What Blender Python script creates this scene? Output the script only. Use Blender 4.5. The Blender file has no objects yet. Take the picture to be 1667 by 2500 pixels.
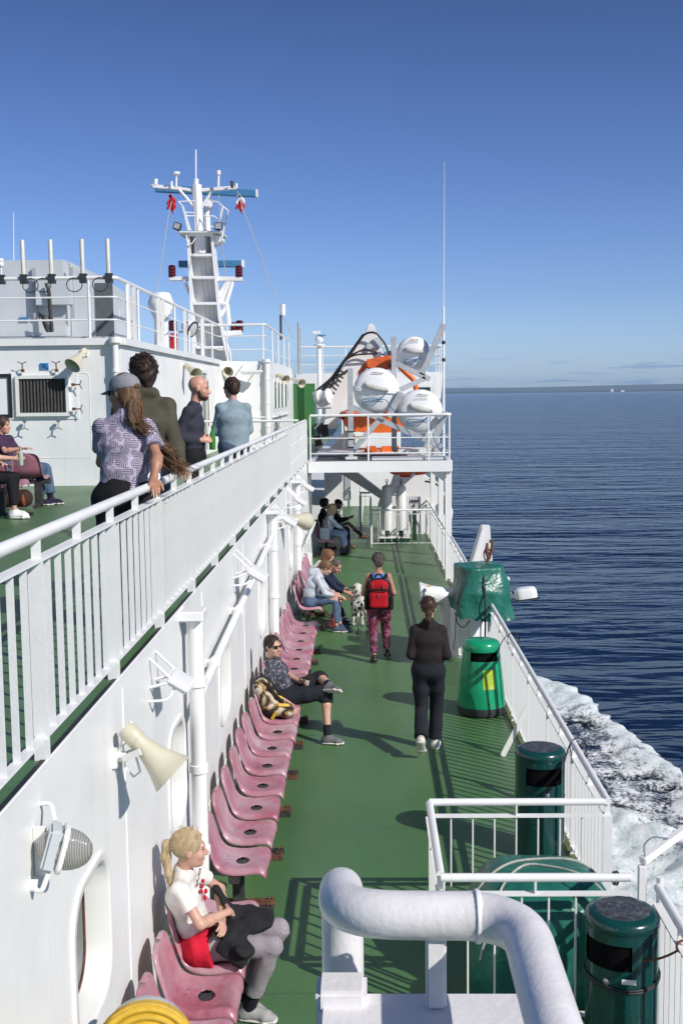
import bpy, math, random
import numpy as np
from mathutils import Vector, Matrix, Euler
random.seed(7); RNG = np.random.default_rng(7)
R = math.radians; PI = math.pi
scene = bpy.context.scene
COL = scene.collection

# ------------------------------------------------------------------ camera
HC = 4.0
PITCH, YAW, ROLL = 0.10224, 0.02302, 0.0115
_f = Vector((-math.sin(YAW)*math.cos(PITCH), math.cos(YAW)*math.cos(PITCH), -math.sin(PITCH)))
_r = Vector((math.cos(YAW), math.sin(YAW), 0))
_u = _r.cross(_f)
_r2 = _r*math.cos(ROLL) - _u*math.sin(ROLL)
_u2 = _u*math.cos(ROLL) + _r*math.sin(ROLL)
cam = bpy.data.cameras.new("camera"); camo = bpy.data.objects.new("camera", cam); COL.objects.link(camo)
M = Matrix((( _r2.x, _u2.x, -_f.x, 0), (_r2.y, _u2.y, -_f.y, 0), (_r2.z, _u2.z, -_f.z, HC), (0, 0, 0, 1)))
camo.matrix_world = M
cam.sensor_fit = 'VERTICAL'; cam.sensor_height = 36; cam.sensor_width = 24
cam.lens = 2800/2500*36
cam.clip_start = 0.05; cam.clip_end = 90000
scene.camera = camo

# ------------------------------------------------------------------ sky, sun, exposure
SUN = Vector((1.105, -0.88, 1.0)).normalized()
EL = math.asin(SUN.z); AZ = math.atan2(SUN.x, SUN.y)
world = bpy.data.worlds.new("World"); scene.world = world; world.use_nodes = True
wn = world.node_tree.nodes; wl = world.node_tree.links
bg = wn['Background']; sky = wn.new('ShaderNodeTexSky')
sky.sky_type = 'NISHITA'; sky.sun_disc = False
sky.sun_elevation = EL; sky.sun_rotation = AZ
sky.altitude = 0; sky.air_density = 1.0; sky.dust_density = 0.5; sky.ozone_density = 3.0
# clear northern sky: deeper overhead, pale low down, a few flat cloudlets near the sea line
_tc = wn.new('ShaderNodeTexCoord'); _sx = wn.new('ShaderNodeSeparateXYZ'); wl.new(_tc.outputs['Generated'], _sx.inputs[0])
_rp = wn.new('ShaderNodeValToRGB'); wl.new(_sx.outputs['Z'], _rp.inputs['Fac']); _e = _rp.color_ramp.elements
for _p, _c in ((0.0, (.82, 1.0, 1.50, 1)), (.03, (.72, .88, 1.34, 1)), (.086, (.57, .69, 1.06, 1)), (.168, (.46, .56, .88, 1)), (.32, (.32, .385, .61, 1)), (.46, (.40, .45, .60, 1)), (1.0, (.50, .54, .64, 1))):
    _k = _e.new(_p) if 0 < _p < 1 else (_e[0] if _p == 0 else _e[-1]); _k.color = _c
_mx = wn.new('ShaderNodeMix'); _mx.data_type = 'RGBA'; _mx.blend_type = 'MULTIPLY'; _mx.inputs[0].default_value = 1; _mx.clamp_result = False
wl.new(sky.outputs[0], _mx.inputs[6]); wl.new(_rp.outputs[0], _mx.inputs[7])
_mp = wn.new('ShaderNodeMapping'); _mp.inputs['Scale'].default_value = (9, 9, 150); wl.new(_tc.outputs['Generated'], _mp.inputs[0])
_nz = wn.new('ShaderNodeTexNoise'); _nz.inputs['Scale'].default_value = 1.6; _nz.inputs['Detail'].default_value = 5; wl.new(_mp.outputs[0], _nz.inputs[0])
_cr = wn.new('ShaderNodeValToRGB'); wl.new(_nz.outputs[0], _cr.inputs[0]); _cr.color_ramp.elements[0].position = .52; _cr.color_ramp.elements[1].position = .60
_zr = wn.new('ShaderNodeValToRGB'); wl.new(_sx.outputs['Z'], _zr.inputs[0]); _z = _zr.color_ramp.elements
_z[0].position = .004; _z[0].color = (.9, .9, .9, 1); _z[1].position = .034; _z[1].color = (0, 0, 0, 1); _z.new(.020).color = (.75, .75, .75, 1)
_mm = wn.new('ShaderNodeMath'); _mm.operation = 'MULTIPLY'; wl.new(_cr.outputs[0], _mm.inputs[0]); wl.new(_zr.outputs[0], _mm.inputs[1])
_cl = wn.new('ShaderNodeMix'); _cl.data_type = 'RGBA'; _cl.blend_type = 'MULTIPLY'; wl.new(_mm.outputs[0], _cl.inputs[0]); wl.new(_mx.outputs[2], _cl.inputs[6]); _cl.inputs[7].default_value = (.50, .63, .84, 1)
wl.new(_cl.outputs[2], bg.inputs['Color']); bg.inputs['Strength'].default_value = 0.12
sun = bpy.data.lights.new("sun", 'SUN'); suno = bpy.data.objects.new("sun", sun); COL.objects.link(suno)
sun.energy = 4.5; sun.angle = R(0.53); sun.color = (1.0, 0.955, 0.89)
suno.rotation_euler = (-SUN).to_track_quat('-Z', 'Y').to_euler()
suno.location = (20, -10, 30)
scene.view_settings.view_transform = 'Standard'; scene.view_settings.look = 'None'
scene.view_settings.exposure = 0.0; scene.view_settings.gamma = 1
scene.cycles.max_bounces = 6; scene.cycles.diffuse_bounces = 3; scene.cycles.transparent_max_bounces = 6

# ------------------------------------------------------------------ materials
MATS = {}
def rgb(r, g, b):
    f = lambda c: ((c/255+0.055)/1.055)**2.4 if c > 10 else c/255/12.92
    return (f(r), f(g), f(b), 1)
class NT:
    """small helper round a node tree"""
    def __init__(s, name):
        m = bpy.data.materials.new(name); m.use_nodes = True
        s.m = m; s.t = m.node_tree; s.n = s.t.nodes; s.l = s.t.links
        s.b = s.n['Principled BSDF']; MATS[name] = m
    def new(s, t, **kw):
        n = s.n.new(t)
        for k, v in kw.items(): setattr(n, k, v)
        return n
    def link(s, a, b): s.l.new(a, b)
    def coord(s, kind='Object', scale=(1, 1, 1), rot=(0, 0, 0), loc=(0, 0, 0)):
        c = s.new('ShaderNodeTexCoord'); mp = s.new('ShaderNodeMapping')
        mp.inputs['Scale'].default_value = scale; mp.inputs['Rotation'].default_value = rot; mp.inputs['Location'].default_value = loc
        s.link(c.outputs[kind], mp.inputs['Vector']); return mp.outputs[0]
    def noise(s, vec, scale, detail=3, rough=.55, dist=0):
        n = s.new('ShaderNodeTexNoise'); n.inputs['Scale'].default_value = scale
        n.inputs['Detail'].default_value = detail; n.inputs['Roughness'].default_value = rough; n.inputs['Distortion'].default_value = dist
        if vec is not None: s.link(vec, n.inputs['Vector'])
        return n.outputs['Fac']
    def ramp(s, fac, stops, interp='LINEAR'):
        r = s.new('ShaderNodeValToRGB'); r.color_ramp.interpolation = interp
        e = r.color_ramp.elements
        while len(e) < len(stops): e.new(0.5)
        for i, (p, c) in enumerate(stops):
            e[i].position = p
            e[i].color = c if not isinstance(c, (int, float)) else (c, c, c, 1)
        s.link(fac, r.inputs['Fac']); return r.outputs['Color']
    def mix(s, fac, a, b, blend='MIX'):
        m = s.new('ShaderNodeMix', data_type='RGBA', blend_type=blend)
        for sock, v in ((m.inputs[0], fac), (m.inputs[6], a), (m.inputs[7], b)):
            if isinstance(v, (int, float)): sock.default_value = v
            elif isinstance(v, tuple): sock.default_value = v
            else: s.link(v, sock)
        return m.outputs[2]
    def math(s, op, a, b=None):
        m = s.new('ShaderNodeMath', operation=op)
        for i, v in enumerate((a, b)):
            if v is None: continue
            if isinstance(v, (int, float)): m.inputs[i].default_value = v
            else: s.link(v, m.inputs[i])
        return m.outputs[0]
    def bump(s, h, strength=.3, dist=.01, prev=None):
        b = s.new('ShaderNodeBump'); b.inputs['Strength'].default_value = strength; b.inputs['Distance'].default_value = dist
        s.link(h, b.inputs['Height'])
        if prev: s.link(prev, b.inputs['Normal'])
        s.link(b.outputs[0], s.b.inputs['Normal']); return b.outputs[0]
    def base(s, c):
        if isinstance(c, tuple): s.b.inputs['Base Color'].default_value = c
        else: s.link(c, s.b.inputs['Base Color'])
    def rough(s, v):
        if isinstance(v, (int, float)): s.b.inputs['Roughness'].default_value = v
        else: s.link(v, s.b.inputs['Roughness'])

def simple(name, col, rough=.5, metal=0, var=.12, vscale=6, bump=0, bscale=60, bdist=.003, spec=.5, coat=0):
    t = NT(name); v = t.coord('Object')
    n = t.noise(v, vscale, 4)
    a = tuple(max(0, c*(1-var)) for c in col[:3])+(1,); b = tuple(min(1, c*(1+var)) for c in col[:3])+(1,)
    t.base(t.ramp(n, [(.3, a), (.7, b)])); t.rough(rough); t.b.inputs['Metallic'].default_value = metal
    t.b.inputs['Specular IOR Level'].default_value = spec; t.b.inputs['Coat Weight'].default_value = coat
    if bump: t.bump(t.noise(v, bscale, 3), bump, bdist)
    return t.m

def white_paint(name, base=(.815, .815, .80), rust=True, lump=.5, rough=.38, streak=True):
    t = NT(name); v = t.coord('Object')
    big = t.noise(v, .9, 5, .6)
    c = t.ramp(big, [(.28, tuple(x*.90 for x in base)+(1,)), (.5, base+(1,)), (.75, tuple(min(1, x*1.04) for x in base)+(1,))])
    if streak:   # grime runs down the plates
        vs = t.coord('Object', scale=(9, 9, .35))
        st = t.ramp(t.noise(vs, 1.0, 5, .65), [(.56, 0.), (.80, 1.)])
        c = t.mix(t.math('MULTIPLY', st, .34), c, (.50, .505, .47, 1))
    if rust:
        vr = t.coord('Object', scale=(4, 4, 1.6))
        rm = t.ramp(t.noise(vr, 2.2, 8, .72), [(.69, 0.), (.745, 1.)])
        c = t.mix(t.math('MULTIPLY', rm, .55), c, (.36, .20, .09, 1))
    t.base(c); t.rough(t.ramp(t.noise(v, 3, 3), [(.3, rough-.06), (.7, rough+.12)]))
    b1 = t.bump(t.noise(v, 55, 4, .6), .22*lump, .006)
    b2 = t.bump(t.noise(v, 1.5, 2), .35*lump, .05, b1)
    return t.m
WHITE = white_paint('white_ship_paint')
WHITE_RAIL = white_paint('white_rail_paint', lump=1.2, streak=False)
WHITE_CLEAN = white_paint('white_gloss_paint', rust=False, lump=.25, streak=False, rough=.3)
WHITE_RUSTY = white_paint('white_weathered_paint', base=(.77, .77, .74))
# thick hand-brushed paint of the near handrail
t = NT('brushed_white_paint'); v = t.coord('Object')
_c = t.ramp(t.noise(v, 14, 5), [(.3, (.73, .705, .70, 1)), (.7, (.82, .795, .79, 1))]); t.base(t.mix(t.math('MULTIPLY', t.ramp(t.noise(v, 38, 6, .7), [(.69, 0.), (.71, 1.)]), .6), _c, (.40, .36, .31, 1))); t.rough(.34)
b1 = t.bump(t.noise(v, 150, 4, .6), .30, .002); t.bump(t.noise(v, 26, 3), .28, .006, b1)
BRUSHED = t.m
GREY = simple('grey_metal_paint', (.36, .38, .39, 1), .45, 0, .1, 3, .1)
GREY_PALE = simple('pale_grey_panel', (.52, .55, .57, 1), .42, 0, .06, 2)
STEEL = simple('bare_steel', (.45, .46, .47, 1), .32, .9, .2, 8)
GALV = simple('galvanised_steel', (.46, .48, .49, 1), .5, .3, .14, 5, .1)
VOIDBLACK = simple('bin_hollow_shade', (.006, .006, .007, 1), .95, spec=.05)  # near-black colour stands for the shade in the hollow behind the bin slots
BLACK = simple('black_rubber', (.018, .018, .02, 1), .55, 0, .3)
DARKIRON = simple('dark_iron', (.045, .042, .042, 1), .6, .2, .4, 14, .3)
RUSTIRON = simple('rusty_iron', (.13, .055, .032, 1), .8, 0, .55, 22, .5)
RED = simple('red_paint', (.55, .02, .02, 1), .35)
ORANGE = simple('orange_boat', (.72, .15, .025, 1), .42, 0, .16, 2, .1, 8, .02)
ORANGE_TARP = simple('orange_tarp', (.70, .13, .03, 1), .5, 0, .2, 3, .5, 7, .03)
BLUE_ROPE = simple('blue_rope', (.05, .16, .30, 1), .7)
ROPE = simple('grey_rope', (.40, .39, .36, 1), .85, 0, .25, 30)
HORN = simple('cream_horn_plastic', (.56, .53, .40, 1), .45, 0, .1, 5)
CREAM = simple('cream_antenna', (.68, .66, .57, 1), .45)
LAMPRED = simple('red_lantern_glass', (.10, .006, .010, 1), .15)
BLUEPAINT = simple('blue_radar_paint', (.06, .20, .38, 1), .35, 0, .08)
YELLOW = simple('yellow_hose', (.58, .36, .03, 1), .45, 0, .15, 20, .2)
YELLOWP = simple('yellow_sign', (.75, .50, .02, 1), .5)
GREENPANEL = simple('green_panel_paint', (.035, .155, .04, 1), .5, 0, .06, 1.5)
GRATING = simple('dark_grating', (.10, .11, .12, 1), .6)
CHARCOAL = simple('charcoal_plastic', (.035, .037, .042, 1), .5)
PINKROPE = simple('magenta_fabric', (.45, .02, .16, 1), .7)
GLASSDARK = simple('dark_window_glass', (.02, .035, .035, 1), .08, 0, .1, 3)
t = NT('lamp_glass'); v = t.coord('Object', scale=(1, 1, 1))
w = t.new('ShaderNodeTexWave'); w.inputs['Scale'].default_value = 34; t.link(v, w.inputs[0])
t.base(t.ramp(w.outputs[1], [(.2, (.22, .215, .19, 1)), (.8, (.36, .355, .33, 1))])); t.rough(.18); t.b.inputs['Coat Weight'].default_value = .6
t.bump(w.outputs[1], .4, .01); LAMPGLASS = t.m
LENS = simple('pale_lamp_lens', (.62, .64, .62, 1), .12)

# painted steel deck: green with worn lanes, scuffs, rust spots
def deck_paint(name):
    t = NT(name); v = t.coord('Object')
    n1 = t.noise(v, .55, 6, .6); n2 = t.noise(t.coord('Object', scale=(1.2, .35, 1)), 1.3, 6, .65)
    c = t.ramp(n1, [(.25, (.054, .122, .036, 1)), (.5, (.074, .168, .052, 1)), (.78, (.096, .195, .068, 1))])
    c = t.mix(t.math('MULTIPLY', t.ramp(n2, [(.45, 0.), (.75, 1.)]), .55), c, (.095, .160, .082, 1))
    fine = t.noise(v, 34, 4, .6)
    c = t.mix(.25, c, t.ramp(fine, [(.3, (.03, .10, .04, 1)), (.7, (.10, .22, .11, 1))]))
    rs = t.ramp(t.noise(t.coord('Object', scale=(1.3, .8, 1), loc=(3.1, .2, 0)), 2.4, 10, .75), [(.655, 0.), (.73, 1.)])
    c = t.mix(t.math('MULTIPLY', rs, .7), c, (.12, .070, .042, 1))
    sp = t.ramp(t.noise(v, 26, 2, .5), [(.765, 0.), (.78, 1.)])
    c = t.mix(t.math('MULTIPLY', sp, .35), c, (.35, .37, .33, 1))
    scf = t.ramp(t.noise(t.coord('Object', scale=(5, 2.2, 1), rot=(0, 0, .3)), 1.6, 9, .8, 1.2), [(.66, 0.), (.74, 1.)])
    c = t.mix(t.math('MULTIPLY', scf, .60), c, (.030, .055, .030, 1))
    sp3 = t.new('ShaderNodeSeparateXYZ'); t.link(v, sp3.inputs[0])
    fr_ = t.math('FRACT', t.math('DIVIDE', sp3.outputs[1], 2.93)); ln = t.math('LESS_THAN', t.math('ABSOLUTE', t.math('SUBTRACT', fr_, .5)), .0022)
    c = t.mix(t.math('MULTIPLY', ln, .55), c, (.03, .065, .03, 1))
    lane = t.ramp(t.noise(t.coord('Object', scale=(.9, .12, 1), loc=(.4, 0, 0)), 1.5, 5, .6), [(.48, 0.), (.68, 1.)])
    c = t.mix(t.math('MULTIPLY', lane, .30), c, (.12, .185, .10, 1))
    t.base(c); t.rough(t.ramp(n2, [(.3, .34), (.7, .50)]))
    b = t.bump(fine, .25, .004); t.bump(t.noise(v, 1.1, 3), .3, .03, b)
    return t.m
DECK = deck_paint('green_deck_paint')
DECK_GREEN_TRIM = simple('dark_green_machine_paint', (.012, .06, .022, 1), .5)

# bins
def bin_paint(name, c, wear):
    t = NT(name); v = t.coord('Object')
    cc = t.ramp(t.noise(v, 5, 5), [(.3, tuple(x*.8 for x in c)+(1,)), (.7, tuple(x*1.2 for x in c)+(1,))])
    sp = t.ramp(t.noise(v, 42, 3, .6), [(.69, 0.), (.72, 1.)])
    cc = t.mix(t.math('MULTIPLY', sp, wear), cc, (.30, .38, .37, 1))
    vs = t.coord('Object', scale=(16, 16, 1.2))
    st = t.ramp(t.noise(vs, 1, 4), [(.6, 0.), (.85, 1.)])
    cc = t.mix(t.math('MULTIPLY', st, wear*.5), cc, (.10, .19, .18, 1))
    t.base(cc); t.rough(.24); t.b.inputs['Coat Weight'].default_value = .25
    return t.m
BIN_DARK = bin_paint('dark_green_bin_paint', (.004, .050, .046), .5)
BIN_LIGHT = bin_paint('light_green_bin_paint', (.008, .30, .135), .12)
t = NT('scorched_bin_top'); v = t.coord('Object')
t.base(t.ramp(t.noise(v, 30, 6, .7), [(.38, (.028, .026, .03, 1)), (.55, (.06, .07, .085, 1)), (.72, (.16, .21, .22, 1))])); t.rough(.6)
t.bump(t.noise(v, 60, 4), .4, .004); SCORCH = t.m
STICKER = simple('lime_sticker', (.40, .56, .03, 1), .5, 0, .05)
STICKER_INK = simple('pale_sticker_print', (.55, .68, .45, 1), .5)

# sun bleached pink seat shells
t = NT('faded_pink_plastic'); v = t.coord('Object'); oi = t.new('ShaderNodeObjectInfo')
vv = t.new('ShaderNodeVectorMath', operation='ADD'); t.link(v, vv.inputs[0])
sc_ = t.new('ShaderNodeVectorMath', operation='SCALE'); t.link(oi.outputs['Location'], sc_.inputs[0]); sc_.inputs['Scale'].default_value = 1.37
t.link(sc_.outputs[0], vv.inputs[1])
n1 = t.noise(vv.outputs[0], 3.0, 4, .55); n2 = t.noise(vv.outputs[0], 22, 5, .7)
c = t.ramp(n1, [(.30, (.29, .065, .10, 1)), (.42, (.37, .13, .175, 1)), (.57, (.43, .24, .28, 1)), (.76, (.53, .40, .43, 1))])
c = t.mix(.22, c, t.ramp(n2, [(.3, (.25, .07, .11, 1)), (.75, (.55, .37, .42, 1))]))
t.base(c); t.rough(t.ramp(n2, [(.3, .25), (.7, .42)])); t.bump(n2, .08, .003); t.b.inputs['Subsurface Weight'].default_value = 0
PINK = t.m
t = NT('tarpaulin_green'); v = t.coord('Object')
t.base(t.ramp(t.noise(v, 4, 4), [(.3, (.010, .105, .075, 1)), (.7, (.022, .165, .118, 1))])); t.rough(.34)
_b = t.bump(t.noise(v, 8, 2, .5, .8), .40, .03); t.bump(t.noise(v, 3.2, 2, .5, 1.5), .4, .06, _b); TARP = t.m
t = NT('liferaft_fibreglass'); v = t.coord('Object')
t.base(t.ramp(t.noise(v, 2, 4), [(.3, (.76, .77, .77, 1)), (.7, (.82, .83, .83, 1))])); t.rough(.28); RAFT = t.m

# ------------------------------------------------------------------ mesh helpers
def vec(*a): return Vector(a if len(a) > 1 else a[0])
class MB:
    def __init__(s): s.v = []; s.f = []
    def add(s, vs, fs):
        o = len(s.v); s.v.extend([tuple(p) for p in vs]); s.f.extend([tuple(i+o for i in q) for q in fs]); return s
    def box(s, lo, hi, R_=None, c=None):
        x0, y0, z0 = lo; x1, y1, z1 = hi
        vs = [(x0,y0,z0),(x1,y0,z0),(x1,y1,z0),(x0,y1,z0),(x0,y0,z1),(x1,y0,z1),(x1,y1,z1),(x0,y1,z1)]
        if R_ is not None:
            cc = Vector(c) if c is not None else Vector(((x0+x1)/2, (y0+y1)/2, (z0+z1)/2))
            vs = [tuple(R_ @ (Vector(p)-cc) + cc) for p in vs]
        return s.add(vs, [(0,3,2,1),(4,5,6,7),(0,1,5,4),(1,2,6,5),(2,3,7,6),(3,0,4,7)])
    def cbox(s, c, size, R_=None):
        h = [x/2 for x in size]; return s.box([c[i]-h[i] for i in range(3)], [c[i]+h[i] for i in range(3)], R_, c)
    def beam(s, p, q, w, h, up=(0, 0, 1)):
        p = Vector(p); q = Vector(q); d = (q-p).normalized(); up = Vector(up)
        sd = d.cross(up)
        if sd.length < 1e-4: sd = d.cross(Vector((0, 1, 0)))
        sd.normalize(); uu = sd.cross(d).normalized()
        vs = []
        for o in (p, q):
            for a, b in ((-1,-1),(1,-1),(1,1),(-1,1)): vs.append(o + sd*(a*w/2) + uu*(b*h/2))
        return s.add(vs, [(3,2,1,0),(4,5,6,7),(0,1,5,4),(1,2,6,5),(2,3,7,6),(3,0,4,7)])
    def tube(s, pts, r, seg=10, closed=False, caps=True):
        pts = [Vector(p) for p in pts]; n = len(pts)
        rs = r if isinstance(r, (list, tuple)) else [r]*n
        vs = []; fs = []; prev = None
        for i, p in enumerate(pts):
            if closed: d = (pts[(i+1) % n]-pts[i-1])
            else: d = pts[min(i+1, n-1)]-pts[max(i-1, 0)]
            d.normalize()
            if prev is None:
                a = Vector((0, 0, 1)) if abs(d.z) < .9 else Vector((1, 0, 0))
                u = d.cross(a).normalized()
            else:
                u = (prev - d*prev.dot(d))
                u = u.normalized() if u.length > 1e-6 else d.cross(Vector((0, 0, 1))).normalized()
            w = d.cross(u); prev = u
            for k in range(seg):
                t_ = 2*PI*k/seg; vs.append(p + (u*math.cos(t_)+w*math.sin(t_))*rs[i])
        m = n if closed else n-1
        for i in range(m):
            for k in range(seg):
                a = i*seg+k; b = i*seg+(k+1) % seg; c = ((i+1) % n)*seg+(k+1) % seg; e = ((i+1) % n)*seg+k
                fs.append((a, b, c, e))
        if caps and not closed:
            fs.append(tuple(reversed(range(seg)))); fs.append(tuple((n-1)*seg+k for k in range(seg)))
        return s.add(vs, fs)
    def lathe(s, prof, o=(0, 0, 0), axis=(0, 0, 1), seg=24, caps=True):
        o = Vector(o); ax = Vector(axis).normalized()
        u = ax.cross(Vector((0, 0, 1)) if abs(ax.z) < .9 else Vector((1, 0, 0))).normalized(); w = ax.cross(u)
        vs = []; fs = []
        for (r, z) in prof:
            for k in range(seg):
                t_ = 2*PI*k/seg; vs.append(o + ax*z + (u*math.cos(t_)+w*math.sin(t_))*max(r, 1e-4))
        for i in range(len(prof)-1):
            for k in range(seg):
                a = i*seg+k; b = i*seg+(k+1) % seg; fs.append((a, b, b+seg, a+seg))
        if caps:
            fs.append(tuple(reversed(range(seg)))); fs.append(tuple((len(prof)-1)*seg+k for k in range(seg)))
        return s.add(vs, fs)
    def prism(s, poly, o, ex, ey, d):
        o = Vector(o); ex = Vector(ex); ey = Vector(ey); d = Vector(d); n = len(poly)
        a = [o+ex*x+ey*y for x, y in poly]; b = [p+d for p in a]
        fs = [tuple(range(n)), tuple(reversed(range(n, 2*n)))]
        if ex.cross(ey).dot(d) > 0: fs = [tuple(reversed(range(n))), tuple(range(n, 2*n))]; sgn = 1
        else: sgn = -1
        for i in range(n):
            j = (i+1) % n
            fs.append((i, j, n+j, n+i) if sgn > 0 else (j, i, n+i, n+j))
        return s.add(a+b, fs)
    def ell(s, c, rad, R_=None, nu=16, nv=10):
        c = Vector(c); vs = []; fs = []
        for j in range(nv+1):
            ph = PI*j/nv
            for i in range(nu):
                th = 2*PI*i/nu
                p = Vector((rad[0]*math.sin(ph)*math.cos(th), rad[1]*math.sin(ph)*math.sin(th), rad[2]*math.cos(ph)))
                vs.append(c + (R_ @ p if R_ is not None else p))
        for j in range(nv):
            for i in range(nu):
                a = j*nu+i; b = j*nu+(i+1) % nu
                fs.append((a, a+nu, b+nu, b))
        return s.add(vs, fs)
    def grid(s, fn, nu, nv, closed_u=False, skip=None):
        vs = []; fs = []
        for i in range(nu+1):
            for j in range(nv+1): vs.append(fn(i/nu, j/nv))
        for i in range(nu):
            for j in range(nv):
                if skip and skip((i+.5)/nu, (j+.5)/nv): continue
                a = i*(nv+1)+j; fs.append((a, a+nv+1, a+nv+2, a+1))
        return s.add(vs, fs)
    def mesh(s, name):
        me = bpy.data.meshes.new(name); me.from_pydata(s.v, [], s.f); me.update(); return me
    def build(s, name, mat, parent=None, local=False, bevel=0, sharp=38, solid=0, flat=False):
        me = s.mesh(name)
        return finish(me, name, mat, parent, local, bevel, sharp, solid, flat)
def finish(me, name, mat, parent=None, local=False, bevel=0, sharp=38, solid=0, flat=False):
    import bmesh
    bm = bmesh.new(); bm.from_mesh(me); bmesh.ops.remove_doubles(bm, verts=bm.verts, dist=1e-5)
    if bevel: 
        ed = [e for e in bm.edges if len(e.link_faces) == 2 and e.calc_face_angle(0) > R(40)]
        bmesh.ops.bevel(bm, geom=ed, offset=bevel, segments=2, affect='EDGES', clamp_overlap=True)
    if not solid: bmesh.ops.recalc_face_normals(bm, faces=bm.faces)
    bm.to_mesh(me); bm.free()
    if not flat and len(me.polygons):
        me.polygons.foreach_set('use_smooth', [True]*len(me.polygons)); me.set_sharp_from_angle(angle=R(sharp))
    me.materials.append(mat)
    o = bpy.data.objects.new(name, me); COL.objects.link(o)
    if parent is not None:
        if not local:
            root = parent; off = Vector((0, 0, 0))
            while root is not None: off += root.location; root = root.parent
            me.transform(Matrix.Translation(-off))
        o.parent = parent
    if solid:
        md = o.modifiers.new('thickness', 'SOLIDIFY'); md.thickness = solid; md.offset = 0
    return o
def tag(o, label=None, cat=None, group=None, kind=None):
    if label: o['label'] = label
    if cat: o['category'] = cat
    if group: o['group'] = group
    if kind: o['kind'] = kind
    return o
def thing(name, label, cat, loc=(0, 0, 0), rz=0, group=None):
    o = bpy.data.objects.new(name, None); COL.objects.link(o); o.empty_display_size = .2
    o.location = loc; o.rotation_euler = (0, 0, rz); return tag(o, label, cat, group)
def clone(root, loc, rz, label, group=None):
    r = root.copy(); COL.objects.link(r); r.location = loc; r.rotation_euler = (0, 0, rz); r['label'] = label
    if group: r['group'] = group
    for ch in list(root.children):
        c = ch.copy(); COL.objects.link(c); c.parent = r
        for g in list(ch.children):
            d = g.copy(); COL.objects.link(d); d.parent = c
    return r
def copy_part(o, delta, parent):
    c = o.copy(); COL.objects.link(c); c.parent = parent; c.location = o.location + Vector(delta); return c
def bend(pts, r=.1, n=5):
    """round the corners of a polyline"""
    pts = [Vector(p) for p in pts]; out = [pts[0]]
    for i in range(1, len(pts)-1):
        a, b, c = pts[i-1], pts[i], pts[i+1]
        rr = min(r, (a-b).length*.45, (c-b).length*.45)
        p = b+(a-b).normalized()*rr; q = b+(c-b).normalized()*rr
        for k in range(n+1):
            t_ = k/n; out.append(p*(1-t_)**2 + b*2*t_*(1-t_) + q*t_**2)
    out.append(pts[-1]); return out
def arc(c, r, ex, ey, a0, a1, n):
    c = Vector(c); ex = Vector(ex); ey = Vector(ey)
    return [c+ex*(r*math.cos(a0+(a1-a0)*k/n))+ey*(r*math.sin(a0+(a1-a0)*k/n)) for k in range(n+1)]
def catenary(p, q, sag, n=10):
    p = Vector(p); q = Vector(q)
    return [p.lerp(q, k/n) - Vector((0, 0, sag*4*(k/n)*(1-k/n))) for k in range(n+1)]
def rrect(w, h, r, n=6):
    """rounded rectangle outline centred on 0"""
    out = []
    for cx, cy, a in ((w/2-r, h/2-r, 0), (-w/2+r, h/2-r, PI/2), (-w/2+r, -h/2+r, PI), (w/2-r, -h/2+r, 1.5*PI)):
        for k in range(n+1): out.append((cx+r*math.cos(a+PI/2*k/n), cy+r*math.sin(a+PI/2*k/n)))
    return out
def at(px, py, Y):
    """the point at distance Y along the ship seen at (px, py) of the 1568 x 2352 picture"""
    k = 1667/1568
    d = _f + _r2*((px*k-833.5)/2800) - _u2*((py*k-1250)/2800)
    return Vector((0, 0, HC)) + d*(Y/d.y)
# ------------------------------------------------------------------ sea, wake, far coast
ZS = -9.0
t = NT('sea_water')
geo = t.new('ShaderNodeNewGeometry')
def seavec(scale, rz=0.0):
    mp = t.new('ShaderNodeMapping'); mp.inputs['Scale'].default_value = scale; mp.inputs['Rotation'].default_value = (0, 0, rz)
    t.link(geo.outputs['Position'], mp.inputs['Vector']); return mp.outputs[0]
sw = t.noise(seavec((.030, .105, 1), .12), 1.0, 2, .5, .3)
rp = t.noise(seavec((.16, .50, 1), -.10), 1.0, 3, .5, .4)
fr = t.noise(seavec((1.5, 2.6, 1), .2), 1.0, 4, .6)
big = t.noise(seavec((.004, .018, 1), .05), 1.0, 4, .6)
hgt = t.math('ADD', t.math('MULTIPLY', sw, .75), t.math('ADD', t.math('MULTIPLY', rp, .46), t.math('MULTIPLY', fr, .022)))
hgt = t.math('ADD', hgt, t.math('MULTIPLY', big, 1.2))
bmp = t.bump(hgt, 1.0, 3.2)
t.base(t.ramp(big, [(.3, (.004, .013, .042, 1)), (.7, (.008, .024, .066, 1))]))
t.rough(.13); t.b.inputs['IOR'].default_value = 1.333; t.b.inputs['Specular IOR Level'].default_value = .42
SEA = t.m
mb = MB(); mb.add([(-60000, -3000, ZS), (60000, -3000, ZS), (60000, 60000, ZS), (-60000, 60000, ZS)], [(0, 1, 2, 3)])
tag(mb.build('sea', SEA), kind='structure')

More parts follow.
